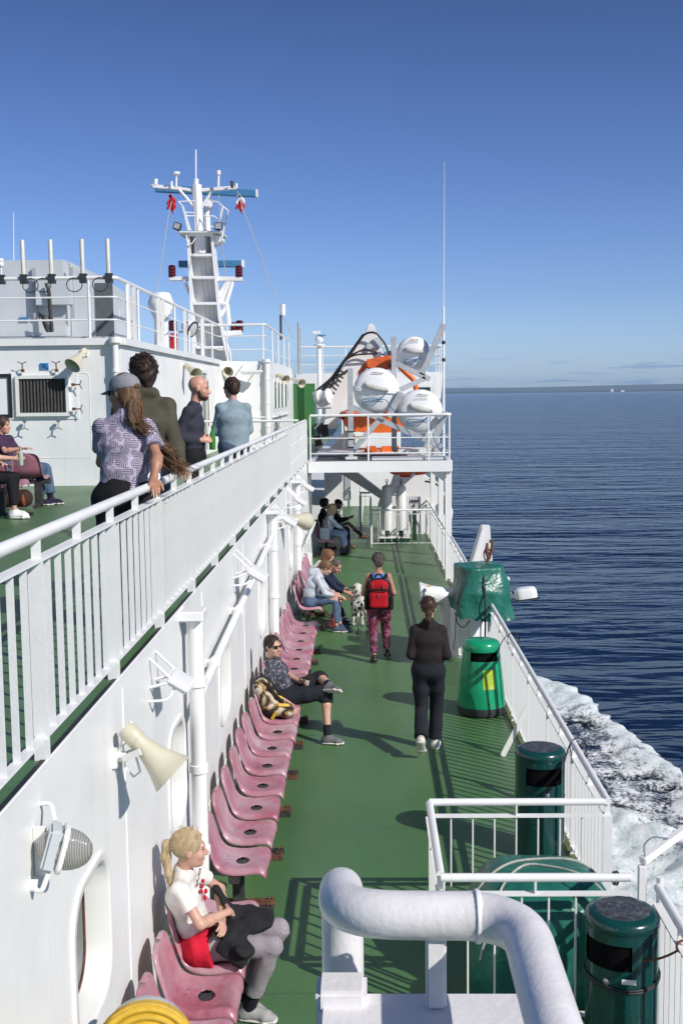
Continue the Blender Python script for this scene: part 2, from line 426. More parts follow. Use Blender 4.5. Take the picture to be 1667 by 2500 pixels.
t = NT('wake_foam_water'); at_ = t.new('ShaderNodeAttribute'); at_.attribute_name = 'foam'
geo = t.new('ShaderNodeNewGeometry')
mp = t.new('ShaderNodeMapping'); mp.inputs['Scale'].default_value = (1.0, .75, 1.0); mp.inputs['Rotation'].default_value = (0, 0, .45)
t.link(geo.outputs['Position'], mp.inputs['Vector'])
n1 = t.noise(mp.outputs[0], 1.7, 9, .74, .5); n2 = t.noise(mp.outputs[0], 7.5, 6, .74, .4)
nn = t.math('ADD', t.math('MULTIPLY', n1, .62), t.math('MULTIPLY', n2, .38))
mk = t.math('ADD', nn, at_.outputs['Fac'])
mask = t.ramp(mk, [(.90, 0.), (.98, .60), (1.10, 1.)])
dense = t.ramp(at_.outputs['Fac'], [(.44, 0.), (.62, 1.)])
col = t.mix(t.math('MULTIPLY', dense, t.ramp(nn, [(.36, 1.), (.58, 0.)])), (.86, .88, .88, 1), (.36, .50, .49, 1))
t.base(col); t.rough(.65); t.bump(nn, .8, .22)
tr = t.new('ShaderNodeBsdfTransparent'); mx = t.new('ShaderNodeMixShader')
t.link(mask, mx.inputs[0]); t.link(tr.outputs[0], mx.inputs[1]); t.link(t.b.outputs[0], mx.inputs[2])
t.link(mx.outputs[0], t.n['Material Output'].inputs['Surface'])
FOAM = t.m
def vnoise(X, Y, s, seed):
    r_ = np.random.default_rng(seed); o = np.zeros_like(X)
    for k in range(7):
        a = r_.uniform(0, 2*PI); w = s*r_.uniform(.6, 1.9); o += np.sin((X*np.cos(a)+Y*np.sin(a))*w + r_.uniform(0, 6.28))
    return o/7
xs = np.arange(2.0, 14.0, .11); ys = np.arange(20.0, 56.0, .13)
GX, GY = np.meshgrid(xs, ys, indexing='ij')
xe = np.interp(GY, [18, 24, 30, 36, 39, 41, 43, 47, 49, 50.5, 52, 54], [13.4, 12.6, 11.7, 10.9, 10.35, 10.0, 9.75, 9.3, 8.7, 7.8, 6.2, 3.5])
xe = xe + .35*vnoise(GX, GY, 1.6, 3) + .18*vnoise(GX, GY, 5, 4)
xi = np.interp(GY, [18, 24, 29, 31.7, 34.2, 35.5, 37], [11.5, 10.6, 9.7, 8.9, 7.3, 5.6, 3.2]) + .3*vnoise(GX, GY, 1.5, 9) + .2*vnoise(GX, GY, 4, 10)
d = xe-GX; di = xi-GX
fo = np.where(d < 0, 0, np.where(d < .25, .15+d*1.8, .0))
fo = np.where(d >= .25, .42 + .08*np.exp(-((d-.45)/.6)**2) + .07*np.exp(-d/2.0), fo)
fo = fo + .11*vnoise(GX, GY, .9, 12)*(d > 0) + .05*vnoise(GX, GY, 3.1, 14)*(d > 0)
fo = np.where(di > 0, np.maximum(fo, .46+.13*np.clip(di/.8, 0, 1)+.09*vnoise(GX, GY, 1.7, 31)), fo)
fo = fo + np.where((GY > 46) & (d > 0), .20*np.clip((GY-44)/4, 0, 1), 0)
fo = np.clip(fo, 0, 1)
GZ = ZS+.05 + .32*np.exp(-((d-.6)/.7)**2)*(.7+.5*vnoise(GX, GY, 3, 21)) + np.where(d > 0, .10*(1+vnoise(GX, GY, 3.2, 22)), 0)
GZ = GZ + np.where(di > -.3, .55*np.exp(-((di-.5)/.7)**2)*(.8+.6*vnoise(GX, GY, 3.6, 23)) + .16*vnoise(GX, GY, 5, 24)*(di > 0), 0)
GZ = np.maximum(GZ, ZS+.03)
nx, ny = GX.shape
keep = (d > -.4)
idx = np.arange(nx*ny).reshape(nx, ny)
cell = keep[:-1, :-1] | keep[1:, :-1] | keep[:-1, 1:] | keep[1:, 1:]
q = np.stack([idx[:-1, :-1], idx[1:, :-1], idx[1:, 1:], idx[:-1, 1:]], -1)[cell]
me = bpy.data.meshes.new('wake'); me.from_pydata(np.stack([GX, GY, GZ], -1).reshape(-1, 3).tolist(), [], q.tolist()); me.update()
ca = me.attributes.new('foam', 'FLOAT', 'POINT'); ca.data.foreach_set('value', fo.reshape(-1).astype(np.float32))
import bmesh
bm = bmesh.new(); bm.from_mesh(me); bmesh.ops.delete(bm, geom=[v for v in bm.verts if not v.link_faces], context='VERTS'); bm.to_mesh(me); bm.free()
me.polygons.foreach_set('use_smooth', [True]*len(me.polygons)); me.materials.append(FOAM)
wk = bpy.data.objects.new('wake', me); COL.objects.link(wk)
tag(wk, 'churned white foam of the bow wave running along the ship side', 'wake', kind='stuff')

LAND = simple('coast_land', (.050, .052, .050, 1), .9, 0, .5, .0012)
HILL = simple('far_hill_land', (.060, .066, .060, 1), .9, 0, .4, .0006)
def ridge(name, Y, x0, x1, hf, mat, depth):
    mb = MB(); n = 160
    def fn(u, v):
        x = x0+(x1-x0)*u; h = hf(u)
        prof = [0, .55, .9, 1.0, .8, 0][int(round(v*5))]
        return (x, Y+depth*v, ZS-.5+(h+.5)*prof)
    mb.grid(fn, n, 5); return tag(mb.build(name, mat, sharp=80), kind='structure')
def hh(seed, a, b, amp):
    r_ = random.Random(seed); ph = [(r_.uniform(3, 26), r_.uniform(0, 6.3)) for _ in range(7)]
    return lambda u: max(1, a+(b-a)*u + amp*sum(math.sin(w*u+p)/(1+w*.14) for w, p in ph))
ridge('coast', 20000, -9000, 12000, hh(3, 14, 34, 9), LAND, 1500)
ridge('hills', 26000, -12000, 14000, hh(8, 60, 250, 45), HILL, 5000)
for k, (x, h, lab) in enumerate(((4190, 46, 'tall white shed on the far shore, the highest of the white specks'), (4360, 22, 'low white works building beside the tall shed on the far shore'),
                                 (5600, 20, 'small white building alone on the far shore midway to the picture edge'), (7050, 40, 'white farm buildings on the far shore near the right picture edge'))):
    mb = MB(); mb.box((x, 19900, ZS), (x+40+15*k, 19960, ZS+h)); mb.prism([(0, 0), (40+15*k, 0), (20+7*k, 9)], (x, 19900, ZS+h), (1, 0, 0), (0, 0, 1), (0, 60, 0))
    tag(mb.build('shore_building', WHITE_CLEAN), lab, 'building', 'white buildings on the far shore')

# ------------------------------------------------------------------ ship: hull and decks
XW, ZU = -1.38, 2.454
mb = MB(); mb.prism([(-15, -30), (1.9, -30), (1.9, 62), (-2, 88), (-6.5, 95), (-11, 88), (-15, 62)], (0, 0, ZS-2), (1, 0, 0), (0, 1, 0), (0, 0, -ZS+2-.03))
tag(mb.build('hull', WHITE), 'white steel ship hull standing in the water under the decks', 'ship hull')
mb = MB(); mb.box((-1.36, -6, -.028), (1.86, 62, 0)); tag(mb.build('lower_deck', DECK), kind='structure')
# lower deck margin: darker greenish gutter strip outside the rail
GUTTER = simple('gutter_paint', (.14, .16, .06, 1), .6, 0, .35, 9)
mb = MB(); mb.box((1.70, 2, .003), (1.855, 62, .007)); tag(mb.build('deck_gutter', GUTTER), kind='structure')
mb = MB(); mb.prism([(-15, 1.15), (-9, 1.15), (-9, 1.4), (-1.384, 1.4), (-1.384, 60), (-15, 60)], (0, 0, ZU-.09), (1, 0, 0), (0, 1, 0), (0, 0, .09))
tag(mb.build('upper_deck', DECK), kind='structure')
mb = MB(); mb.box((-15, -6, ZU-.09), (.28, 1.148, ZU)); tag(mb.build('aft_deck', DECK), kind='structure')
mb = MB(); mb.box((-1.408, 1.4, ZU+.001), (-1.3835, 26.15, ZU+.006)); tag(mb.build('deck_edge_sealant', BLACK), kind='structure')

# ---- cabin wall beside the lower deck, with rounded windows
wallY0, wallY1 = 1.2, 28.2
wins = [(5.40, .68), (7.95, .64), (10.7, .74), (14.6, .74), (16.9, .74), (20.3, .74), (23.4, .74)]
WZ, WH = 1.305, .70
import bmesh
cab = thing('cabin_wall', 'long white steel cabin side wall with rounded windows beside the lower deck', 'wall', (XW, wallY0, 0))
bm = bmesh.new()
def loop(pts):
    vs = [bm.verts.new(p) for p in pts]; return [bm.edges.new((vs[i], vs[(i+1) % len(vs)])) for i in range(len(vs))]
ed = loop([(XW, wallY0, .002), (XW, wallY1, .002), (XW, wallY1, ZU+.004), (XW, wallY0, ZU+.004)])
for y, w in wins: ed += loop([(XW, y+a, WZ+b) for a, b in rrect(w, WH, .2)])
bmesh.ops.triangle_fill(bm, use_beauty=True, use_dissolve=False, edges=ed, normal=(1, 0, 0))
for f in bm.faces:
    if f.normal.x < 0: f.normal_flip()
me = bpy.data.meshes.new('wall'); bm.to_mesh(me); bm.free()
mbx = MB(); mbx.v = [tuple(v.co) for v in me.vertices]; mbx.f = [tuple(p.vertices) for p in me.polygons]
mbx.build('wall', WHITE, cab, flat=True, solid=0)
FROSTY = WHITE_RUSTY
for y, w in wins:
    ring = rrect(w, WH, .2)
    mb = MB(); n = len(ring)
    def sec(off, sc): return [(XW+off, y+a*(1+sc/w*2), WZ+b*(1+sc/WH*2)) for a, b in ring]
    rows = [sec(.0, .052), sec(.014, .045), sec(.016, .012), sec(.004, 0), sec(-.125, -.004), sec(-.13, -.03)]
    vs = [p for r_ in rows for p in r_]; fs = []
    for i in range(len(rows)-1):
        for k in range(n): fs.append((i*n+k, i*n+(k+1) % n, (i+1)*n+(k+1) % n, (i+1)*n+k))
    mb.add(vs, fs); wf = mb.build('window', FROSTY, cab, sharp=50)
    mb = MB(); vs = sec(-.122, -.02); mb.add(vs, [tuple(range(n))]); mb.add([(-.006+p[0], p[1], p[2]) for p in vs], [tuple(reversed(range(n)))]); mb.build('pane', GLASSDARK, wf, flat=True)
    mb = MB(); mb.tube(sec(-.120, -.022), .006, 5, closed=True); mb.build('rusty_seal', RUSTIRON, wf)
    # half-drawn white blind behind the glass edge
    mb = MB(); mb.beam((XW-.105, y-w/2+.05, WZ+.13), (XW-.105, y+w/2-.05, WZ+.22), .03, .02); mb.build('glazing_bar', WHITE_CLEAN, wf)
# weld seams on the plates
mb = MB()
for y in (6.25, 9.35, 12.5, 16.1, 19.2, 22.2): mb.tube([(XW, y, .01), (XW, y, ZU-.07)], .006, 6)
mb.tube([(XW, 1.3, .52), (XW, 28, .52)], .005, 6)
mb.build('weld_seam', WHITE, cab)
mb = MB(); mb.tube([(XW-.001, wallY0, ZU-.001), (XW-.001, wallY1, ZU-.001)], .008, 8); mb.build('top_lip', WHITE, cab)

# ------------------------------------------------------------------ railings
def frange(a, b, s):
    n = max(1, int(round((b-a)/s))); return [a+(b-a)*i/n for i in range(n+1)]
def picket_rail(name, label, p0, p1, z0, pitch=.172, per=8, h=.97, side=(1, 0), brace=None, group=None, bottom=.10, ends=(True, True), mat=None, pr=.0275, bar=.058, skip_braces=()):
    """pipe handrail on stubs over a flat bar, pickets between the flat bars, wide flat stanchions"""
    mat = mat or WHITE_RAIL
    p0 = Vector((p0[0], p0[1], 0)); p1 = Vector((p1[0], p1[1], 0)); L = (p1-p0).length; d = (p1-p0)/L
    ct = Vector((side[0], side[1], 0))
    root = thing(name, label, 'railing', (p0.x, p0.y, z0), 0, group)
    zt = z0+h; zb = zt-.105; zl = z0+bottom
    nsec = max(1, int(round(L/(pitch*per)))); sp = L/nsec; pp = sp/per
    mb = MB(); mb.tube([p0+Vector((0, 0, zt)), p1+Vector((0, 0, zt))], pr, 12); mb.build('handrail', mat, root)
    mb = MB(); mb.beam(p0+Vector((0, 0, zb)), p1+Vector((0, 0, zb)), bar, .011); mb.build('upper_bar', mat, root)
    mb = MB(); mb.beam(p0+Vector((0, 0, zl)), p1+Vector((0, 0, zl)), bar*.8, .011); mb.build('lower_bar', mat, root)
    first = None
    for i in range(nsec+1):
        if (i == 0 and not ends[0]) or (i == nsec and not ends[1]): continue
        q = p0+d*(i*sp)
        if first is None:
            mb = MB(); mb.beam(q+Vector((0, 0, z0+.001)), q+Vector((0, 0, zb-.006)), .066, .013, up=d)
            st = mb.build('stanchion', mat, root); first = (st, q)
        else: copy_part(first[0], q-first[1], root)
        if brace and 0 < i < nsec+1 and i not in skip_braces:
            b = Vector((brace[0], brace[1], 0))
            mb = MB(); mb.beam(q+Vector((0, 0, z0+h*.62)), q+b+Vector((0, 0, z0+.002)), .06, .012, up=d); mb.build('brace', mat, root)
    first = None; fs = None
    k = 0
    for i in range(nsec):
        for j in range(per):
            q = p0+d*(i*sp+(j)*pp)
            if j > 0:
                if first is None:
                    mb = MB(); mb.beam(q+Vector((0, 0, zl+.005)), q+Vector((0, 0, zb-.005)), .029, .010, up=d)
                    first = (mb.build('picket', mat, root), q); k = 1
                elif k < 100: copy_part(first[0], q-first[1], root); k += 1
        for q in (p0+d*(i*sp+.02), p0+d*(i*sp+sp*.5)):   # stubs carrying the handrail
            if fs is None:
                mb = MB(); mb.beam(q+Vector((0, 0, zb+.005)), q+Vector((0, 0, zt-.01)), .04, .012, up=d)
                fs = (mb.build('stub', mat, root), q)
            else: copy_part(fs[0], q-fs[1], root)
    return root
picket_rail('picket_railing', 'long white picket railing along the upper deck edge where two people lean', (-1.40, 3.35), (-1.40, 20.15), ZU, .175, 8)
# deck railing along the ship side
RX = 1.76
picket_rail('picket_railing', 'white picket railing at the ship side beside the bright green bin', (RX, 8.29), (RX, 16.45), 0, .13, 10, bottom=.07, brace=(-.30, 0), side=(-1, 0), skip_braces=(0, 1, 4, 5, 6))
picket_rail('picket_railing', 'white picket railing at the ship side beyond the tarped crane', (RX, 17.6), (RX, 24.2), 0, .13, 10, bottom=.07)
picket_rail('picket_railing', 'far white picket railing at the ship side below the liferaft platform', (RX-.03, 24.6), (RX-.08, 36.0), 0, .15, 10, bottom=.07)
# fenced bay with the covered store
picket_rail('bay_railing', 'white railing across the deck behind the tarped heap, far side of the bay', (.437, 8.29), (RX-.03, 8.29), 0, .165, 8, bottom=.07, ends=(True, False))
picket_rail('bay_railing', 'short white railing on the walkway side of the bay with the tarped heap', (.437, 6.99), (.437, 8.26), 0, .155, 8, bottom=.07, ends=(False, False))
picket_rail('bay_railing', 'white railing across the deck before the tarped heap, behind the nearest bin', (.437, 6.95), (1.62, 6.95), 0, .165, 7, bottom=.07)
picket_rail('picket_railing', 'white picket railing running aft past the nearest dark bin', (1.755, 2.6), (1.755, 6.80), 0, .13, 9, bottom=.07)
# gate handrail swung outward beyond the bin
g = thing('gate_handrail', 'white square handrail swung outboard of the nearest dark bin with a lashing line', 'handrail', (1.76, 6.95, 0))
mb = MB(); a = Vector((1.70, 6.98, 1.06)); b = Vector((2.35, 7.55, 1.22))
mb.beam(a, b, .05, .05); mb.build('rail', WHITE_RAIL, g, bevel=.006)
mb = MB(); mb.beam((1.70, 6.98, .02), (1.70, 6.98, 1.035), .05, .04); mb.build('post', WHITE_RAIL, g, bevel=.005)
mb = MB(); mb.tube([(1.80, 6.93, .55), (1.80, 6.93, .98)], .022, 10); mb.build('hinge_pin', WHITE_RAIL, g)
mb = MB(); mb.tube(bend([(1.72, 6.99, 1.09), (1.71, 7.0, 1.16), (1.78, 7.06, 1.19), (1.90, 7.15, 1.14)], .05), .005, 6); mb.build('wire_loop', STEEL, g)

def pipe_rail(name, label, pts, z0, heights, posts, r=.02, rt=.024, flatpost=False, group=None, mat=None, corner=.12, cat='railing'):
    mat = mat or WHITE_CLEAN
    pts = [Vector((p[0], p[1], 0)) for p in pts]
    root = thing(name, label, cat, (pts[0].x, pts[0].y, z0), 0, group)
    for i, h in enumerate(heights):
        mb = MB(); mb.tube(bend([p+Vector((0, 0, z0+h)) for p in pts], corner), rt if i == 0 else r*.62, 8)
        mb.build('top_rail' if i == 0 else 'mid_rail', mat, root)
    segs = [(pts[i+1]-pts[i]).length for i in range(len(pts)-1)]; L = sum(segs)
    for s_ in posts:
        rem = s_*L
        for i, sl in enumerate(segs):
            if rem <= sl+1e-6 or i == len(segs)-1:
                q = pts[i]+(pts[i+1]-pts[i]).normalized()*min(rem, sl); dd = (pts[i+1]-pts[i]).normalized(); break
            rem -= sl
        mb = MB()
        if flatpost: mb.beam(q+Vector((0, 0, z0+.001)), q+Vector((0, 0, z0+heights[0]-.01)), .075, .014, up=dd)
        else: mb.tube([q+Vector((0, 0, z0+.001)), q+Vector((0, 0, z0+heights[0]-.01))], r, 8)
        mb.build('post', mat, root)
    return root
pipe_rail('pipe_railing', 'white three bar railing continuing the upper deck rail towards the liferafts', [(-1.40, 20.3), (-1.40, 26.15)], ZU, [.97, .60, .27], [0, .166, .333, .5, .666, .833, 1], flatpost=True)
pipe_rail('pipe_railing', 'white railing round the front and outer side of the liferaft platform', [(-1.30, 26.24), (1.90, 26.24), (1.90, 32.5)], 2.482, [1.04, .52, .17], [0, .14, .285, .335, .6, .8, 1], rt=.03)
pipe_rail('pipe_railing', 'white gate railing across the upper deck behind the two chatting men', [(-4.2, 24.5), (-1.46, 24.5)], ZU, [1.0, .55], [0, .5], rt=.026)

# foreground rail loop at the top of the aft deck
fg = thing('handrail_loop', 'thick white handrail loop with lumpy brushed paint at the bottom of the picture', 'handrail', (0.1, 1.27, ZU))
path = bend([(-.038, 1.44, 2.46), (-.038, 1.44, 3.372), (-.037, 1.275, 3.400), (.172, 1.27, 3.400), (.172, -1.2, 3.400)], .072, 9)
mb = MB(); mb.tube(path, .0272, 24); mb.build('handrail', BRUSHED, fg, sharp=80)
mb = MB(); mb.lathe([(.0285, -.002), (.0305, 0), (.0305, .003), (.0285, .006)], (.120, 1.27, 3.400), (1, 0, 0), 24, caps=False); mb.build('weld_ring', BRUSHED, fg)
mb = MB(); mb.beam((-.062, 1.262, 3.283), (.22, 1.262, 3.283), .085, .014); mb.build('flat_bar', BRUSHED, fg, bevel=.005)
mb = MB(); mb.beam((.19, 1.215, 3.281), (.19, -1.2, 3.281), .06, .014); mb.build('flat_bar', BRUSHED, fg, bevel=.005)
mb = MB(); mb.box((.062, 1.262, 3.291), (.086, 1.274, 3.385)); mb.build('stub', BRUSHED, fg, bevel=.003)
mb = MB(); mb.box((-.066, 1.268, 3.15), (-.006, 1.322, 3.308)); mb.build('post_socket', BRUSHED, fg, bevel=.006)
for k in range(3):
    mb = MB(); x = .0+k*.09; mb.beam((x, 1.262, ZU+.1), (x, 1.262, 3.275), .012, .034); mb.build('picket', BRUSHED, fg)

# ------------------------------------------------------------------ deckhouse on the upper deck
ZR = 5.0
dh = thing('deckhouse', 'white steel deckhouse with stepped walls behind the people on the upper deck', 'deckhouse', (-4.25, 20, ZU))
mb = MB(); mb.prism([(-15, 20), (-4.25, 20), (-4.25, 33.2), (-4.0, 33.85), (-3.5, 34), (-2.84, 34), (-2.84, 45), (-15, 45)], (0, 0, ZU+.001), (1, 0, 0), (0, 1, 0), (0, 0, ZR-ZU))
mb.build('wall', WHITE, dh, sharp=60)
mb = MB(); mb.box((-15, 19.93, ZR-.10), (-4.18, 20.0, ZR+.02)); mb.beam((-4.21, 20.0, ZR-.04), (-4.21, 33.2, ZR-.04), .08, .12); mb.build('coaming', WHITE, dh)
# vent panel on the aft wall with louvre, hinged cover and dogs
mb = MB(); mb.box((-6.20, 19.985, 3.62), (-5.02, 19.999, 4.46)); mb.build('vent_plate', WHITE, dh, bevel=.004)
mb = MB()
for a, b in (((-6.10, 19.93, 3.68), (-5.17, 19.984, 3.74)), ((-6.10, 19.93, 4.33), (-5.17, 19.984, 4.39)), ((-6.10, 19.93, 3.741), (-6.045, 19.984, 4.329)), ((-5.225, 19.93, 3.741), (-5.17, 19.984, 4.329))): mb.box(a, b)
mb.build('vent_frame', WHITE_RUSTY, dh)
mb = MB(); n = 14
for k in range(n):
    x = -6.045+.82*k/n; w = .82/n
    mb.add([(x, 19.978, 3.741), (x+w*.5, 19.945, 3.741), (x+w, 19.978, 3.741), (x, 19.978, 4.329), (x+w*.5, 19.945, 4.329), (x+w, 19.978, 4.329)], [(0, 1, 4, 3), (1, 2, 5, 4)])
mb.build('louvre', simple('dark_louvre', (.05, .048, .045, 1), .55, 0, .3, 20), dh, flat=True)
lid = MB(); lid.box((-7.0, 19.90, 3.66), (-6.15, 19.93, 4.42)); lid = lid.build('vent_cover', WHITE, dh, bevel=.004)
mb = MB()
for a, b in (((-7.0, 19.875, 3.66), (-6.15, 19.899, 3.72)), ((-7.0, 19.875, 4.36), (-6.15, 19.899, 4.42)), ((-6.21, 19.875, 3.721), (-6.15, 19.899, 4.359))): mb.box(a, b)
mb.build('gasket', BLACK, lid)
for x, z, dx, dz in ((-5.95, 4.47, 0, 1), (-5.36, 4.47, 0, 1), (-5.95, 3.60, 0, -1), (-5.36, 3.60, 0, -1), (-5.08, 4.22, 1, 0), (-5.08, 3.80, 1, 0)):
    mb = MB(); c = Vector((x, 19.90, z)); e = c+Vector((dx, -.2, dz))*.12
    mb.tube([c, e], .011, 8); mb.cbox(c, (.05, .06, .05))
    s_ = Vector((dz, 0, dx))*.075
    mb.tube([e-s_+Vector((dx, 0, dz))*.035, e, e+s_+Vector((dx, 0, dz))*.035], .009, 6); mb.build('wing_nut', RUSTIRON if (x+z) % .2 > .1 else STEEL, dh)
# panel lines
mb = MB(); mb.tube(bend([(-7.4, 20, 2.95), (-4.82, 20, 2.95), (-4.82, 20, 4.42), (-5.0, 20, 4.42)], .08), .007, 6); mb.build('weld_seam', WHITE, dh)
def text_mesh(s, size):
    cu = bpy.data.curves.new('t', 'FONT'); cu.body = s; cu.size = size; cu.align_x = 'CENTER'; cu.align_y = 'CENTER'; cu.extrude = .0008
    o = bpy.data.objects.new('t', cu); COL.objects.link(o); bpy.context.view_layer.update()
    me = bpy.data.meshes.new_from_object(o.evaluated_get(bpy.context.evaluated_depsgraph_get())); bpy.data.objects.remove(o); bpy.data.curves.remove(cu); return me
def lettering(s, size, c, ex, ey, mat, parent, name='lettering'):
    me = text_mesh(s, size); ex = Vector(ex).normalized(); ey = Vector(ey).normalized(); ez = ex.cross(ey)
    me.transform(Matrix(((ex.x, ey.x, ez.x, c[0]), (ex.y, ey.y, ez.y, c[1]), (ex.z, ey.z, ez.z, c[2]), (0, 0, 0, 1))))
    me.name = name; return finish(me, name, mat, parent, flat=True)
sg = MB(); sg.box((-5.665, 19.975, 4.49), (-5.52, 19.998, 4.60)); sg = sg.build('number_sign', simple('blue_sign', (.05, .22, .50, 1), .4))
tag(sg, 'small blue plate reading 36 on the white wall above the louvre', 'sign')
lettering('36', .085, (-5.592, 19.972, 4.545), (1, 0, 0), (0, 0, 1), BLACK, sg)
# door on the side wall
mb = MB(); mb.box((-4.249, 27.3, ZU+.15), (-4.22, 28.9, 4.56)); dr = mb.build('door', WHITE_CLEAN, dh, bevel=.01)
mb = MB(); mb.box((-4.225, 29.0, ZU+.15), (-4.205, 30.1, 4.58)); mb.build('doorway', GLASSDARK, dh)
mb = MB()
for a, b in (((-4.249, 28.92, ZU+.1), (-4.16, 29.0, 4.66)), ((-4.249, 30.1, ZU+.1), (-4.16, 30.2, 4.66)), ((-4.249, 29.0, 4.58), (-4.16, 30.1, 4.66))): mb.box(a, b)
mb.build('door_frame', WHITE_CLEAN, dh)
mb = MB(); mb.tube([(-4.15, 30.15, 3.2), (-4.15, 30.15, 4.4)], .012, 8); mb.build('door_rod', RUSTIRON, dh)
# side windows of the forward part and handrail
for y in (35.6, 37.0, 38.4, 40.2):
    mb = MB(); mb.prism(rrect(.75, 1.0, .16), (-2.838, y, 4.0), (0, 1, 0), (0, 0, 1), (.02, 0, 0)); w_ = mb.build('window', WHITE_CLEAN, dh)
    mb = MB(); mb.prism(rrect(.58, .84, .12), (-2.82, y, 4.0), (0, 1, 0), (0, 0, 1), (.006, 0, 0)); mb.build('pane', GLASSDARK, w_)
mb = MB(); mb.tube(bend([(-2.84, 34.6, 3.35), (-2.76, 34.6, 3.35), (-2.76, 41, 3.35), (-2.84, 41, 3.35)], .05), .025, 8); mb.build('grab_rail', WHITE_CLEAN, dh)
mb = MB(); mb.tube(bend([(-3.9, 33.99, 3.35), (-3.9, 33.9, 3.35), (-2.95, 33.9, 3.35), (-2.95, 33.99, 3.35)], .05), .025, 8); mb.build('grab_rail', WHITE_CLEAN, dh)
mb = MB(); mb.grid(lambda u, v: Vector((-2.72+.03*math.sin(v*9), 35.7+u*.2+.04*math.sin(v*5), 3.34-v*.55)), 6, 10); o = mb.build('scarf', PINKROPE, None, solid=.006)
tag(o, 'magenta scarf hanging from the grab rail on the deckhouse side', 'scarf')
# green bulkhead panel
mb = MB(); mb.box((-2.835, 44.6, ZU), (-2.0, 44.68, 4.43)); tag(mb.build('green_bulkhead', GREENPANEL), 'plain green painted screen between the deckhouse and the boat crane', 'screen')
# downpipe on the deckhouse corner
def downpipe(label, x, y, z0, z1, r=.05, dirx=0, cup=True):
    o = thing('downpipe', label, 'pipe', (x, y, z0))
    mb = MB(); mb.tube([(x, y, z0), (x, y, z1)], r, 14); mb.build('pipe', WHITE_CLEAN, o)
    for z in (z0+.25*(z1-z0), z0+.52*(z1-z0), z0+.80*(z1-z0)):
        mb = MB(); mb.lathe([(r, -.03), (r+.014, -.028), (r+.014, .028), (r, .03)], (x, y, z), seg=14, caps=False); mb.build('collar', WHITE_CLEAN, o)
    if cup: mb = MB(); mb.lathe([(r, -.06), (r+.045, -.02), (r+.045, .07), (r+.035, .075)], (x, y, z1), seg=16); mb.build('cup', WHITE_CLEAN, o)
    return o
downpipe('white downpipe at the corner of the deckhouse beside the cream loudspeaker', -4.33, 19.90, ZU, ZR-.05, .055)
downpipe('white downpipe where the deckhouse steps out beyond the grey sweater man', -2.93, 33.92, ZU, ZR-.02, .07)

# deckhouse roof rails
pipe_rail('roof_railing', 'white railing round the deckhouse roof carrying the stick antennas', [(-9, 20.1), (-4.33, 20.1), (-4.33, 33.9), (-2.94, 33.9), (-2.94, 44)], ZR+.01, [1.05, .72, .33],
          [.0, .14, .185, .22, .29, .36, .43, .50, .57, .625, .66, .74, .82, .91, 1], flatpost=False, r=.024, rt=.035)
_rr = [x for x in bpy.data.objects if x.name.startswith('roof_railing')][0]
for y in (21.0, 21.5, 24.0, 24.5, 27.5, 30.5):
    mb = MB(); mb.beam((-4.30, y, ZR), (-4.30, y, ZR+1.03), .075, .02, up=(0, 1, 0)); mb.build('flat_post', WHITE_RUSTY, _rr)
# ------------------------------------------------------------------ pink seats
def seat_shell_bm(nu=30, nv=24):
    # profile from the top of the back to the front lip, x forward
    P = [(-.285, .775), (-.268, .735), (-.240, .655), (-.212, .575), (-.180, .500), (-.125, .445), (-.04, .425), (.05, .428), (.12, .437), (.175, .435), (.207, .412), (.215, .385)]
    P = [Vector((a, 0, b)) for a, b in P]
    def prof(u):
        f = u*(len(P)-1); i = min(int(f), len(P)-2); t = f-i
        p0, p1, p2, p3 = P[max(i-1, 0)], P[i], P[i+1], P[min(i+2, len(P)-1)]
        return .5*((2*p1)+(p2-p0)*t+(2*p0-5*p1+4*p2-p3)*t*t+(3*p1-p0-3*p2+p3)*t**3)
    def hw(u):
        w = .205+.03*min(1, max(0, (u-.2)/.35))
        if u < .22: w *= max(0, 1-(1-u/.22)**2.4)**(1/2.4)*.985+.015
        if u > .86: w *= max(0, 1-((u-.86)/.14)**2.6)**(1/3.2)*.40+.60
        return w
    hc_u, hc_v, ru, rv = .600, 0.0, .050, .29
    def fn(u, v):
        vv = v*2-1
        # pull vertices near the handle hole onto its outline
        du, dv = (u-hc_u)/ru, (vv-hc_v)/rv
        rr = math.hypot(du, dv)
        if .40 < rr < 1.17: u, vv = hc_u+(u-hc_u)/rr, hc_v+(vv-hc_v)/rr
        p = prof(u); w = hw(u); back = max(0, 1-u/.42)
        y = vv*w
        e = max(0, (abs(vv)-.80)/.20)
        p = p + Vector((.050*back*vv*vv, 0, .022*(1-back)*vv*vv))
        p = p + Vector((-.045*back*e*e, 0, -.050*(1-back)*e*e*(1 if u > .36 else .6)))
        if abs(u-.5) < .5: p = p + Vector((0, 0, -.012*math.exp(-((u-.66)/.12)**2)*(1-vv*vv)))
        return (p.x, y, p.z)
    mb = MB()
    mb.grid(fn, 84, 48, skip=lambda u, v: ((u-hc_u)/ru)**2+((v*2-1-hc_v)/rv)**2 < .80)
    return mb
proto_seat = None
def place_seat(x, y, rz, label, group='pink moulded seats along the cabin wall', z=0, cat='seat'):
    global proto_seat
    if proto_seat is None:
        r = thing('moulded_seat', label, cat, (x, y, z), rz, group)
        seat_shell_bm().build('shell', PINK, r, local=True, sharp=70, solid=.007)
        mb = MB(); mb.cbox((-.04, 0, .400), (.20, .10, .018)); mb.build('bracket', CHARCOAL, r, local=True)
        mb = MB()
        for yy in (-.03, .03): mb.lathe([(.007, 0), (.007, .006)], (-.10, yy, .438), seg=8)
        mb.build('bolts', STEEL, r, local=True)
        proto_seat = r; return r
    q = random.uniform
    return clone(proto_seat, (x+q(-.008, .008), y+q(-.008, .008), z), rz+q(-.025, .025), label, group)
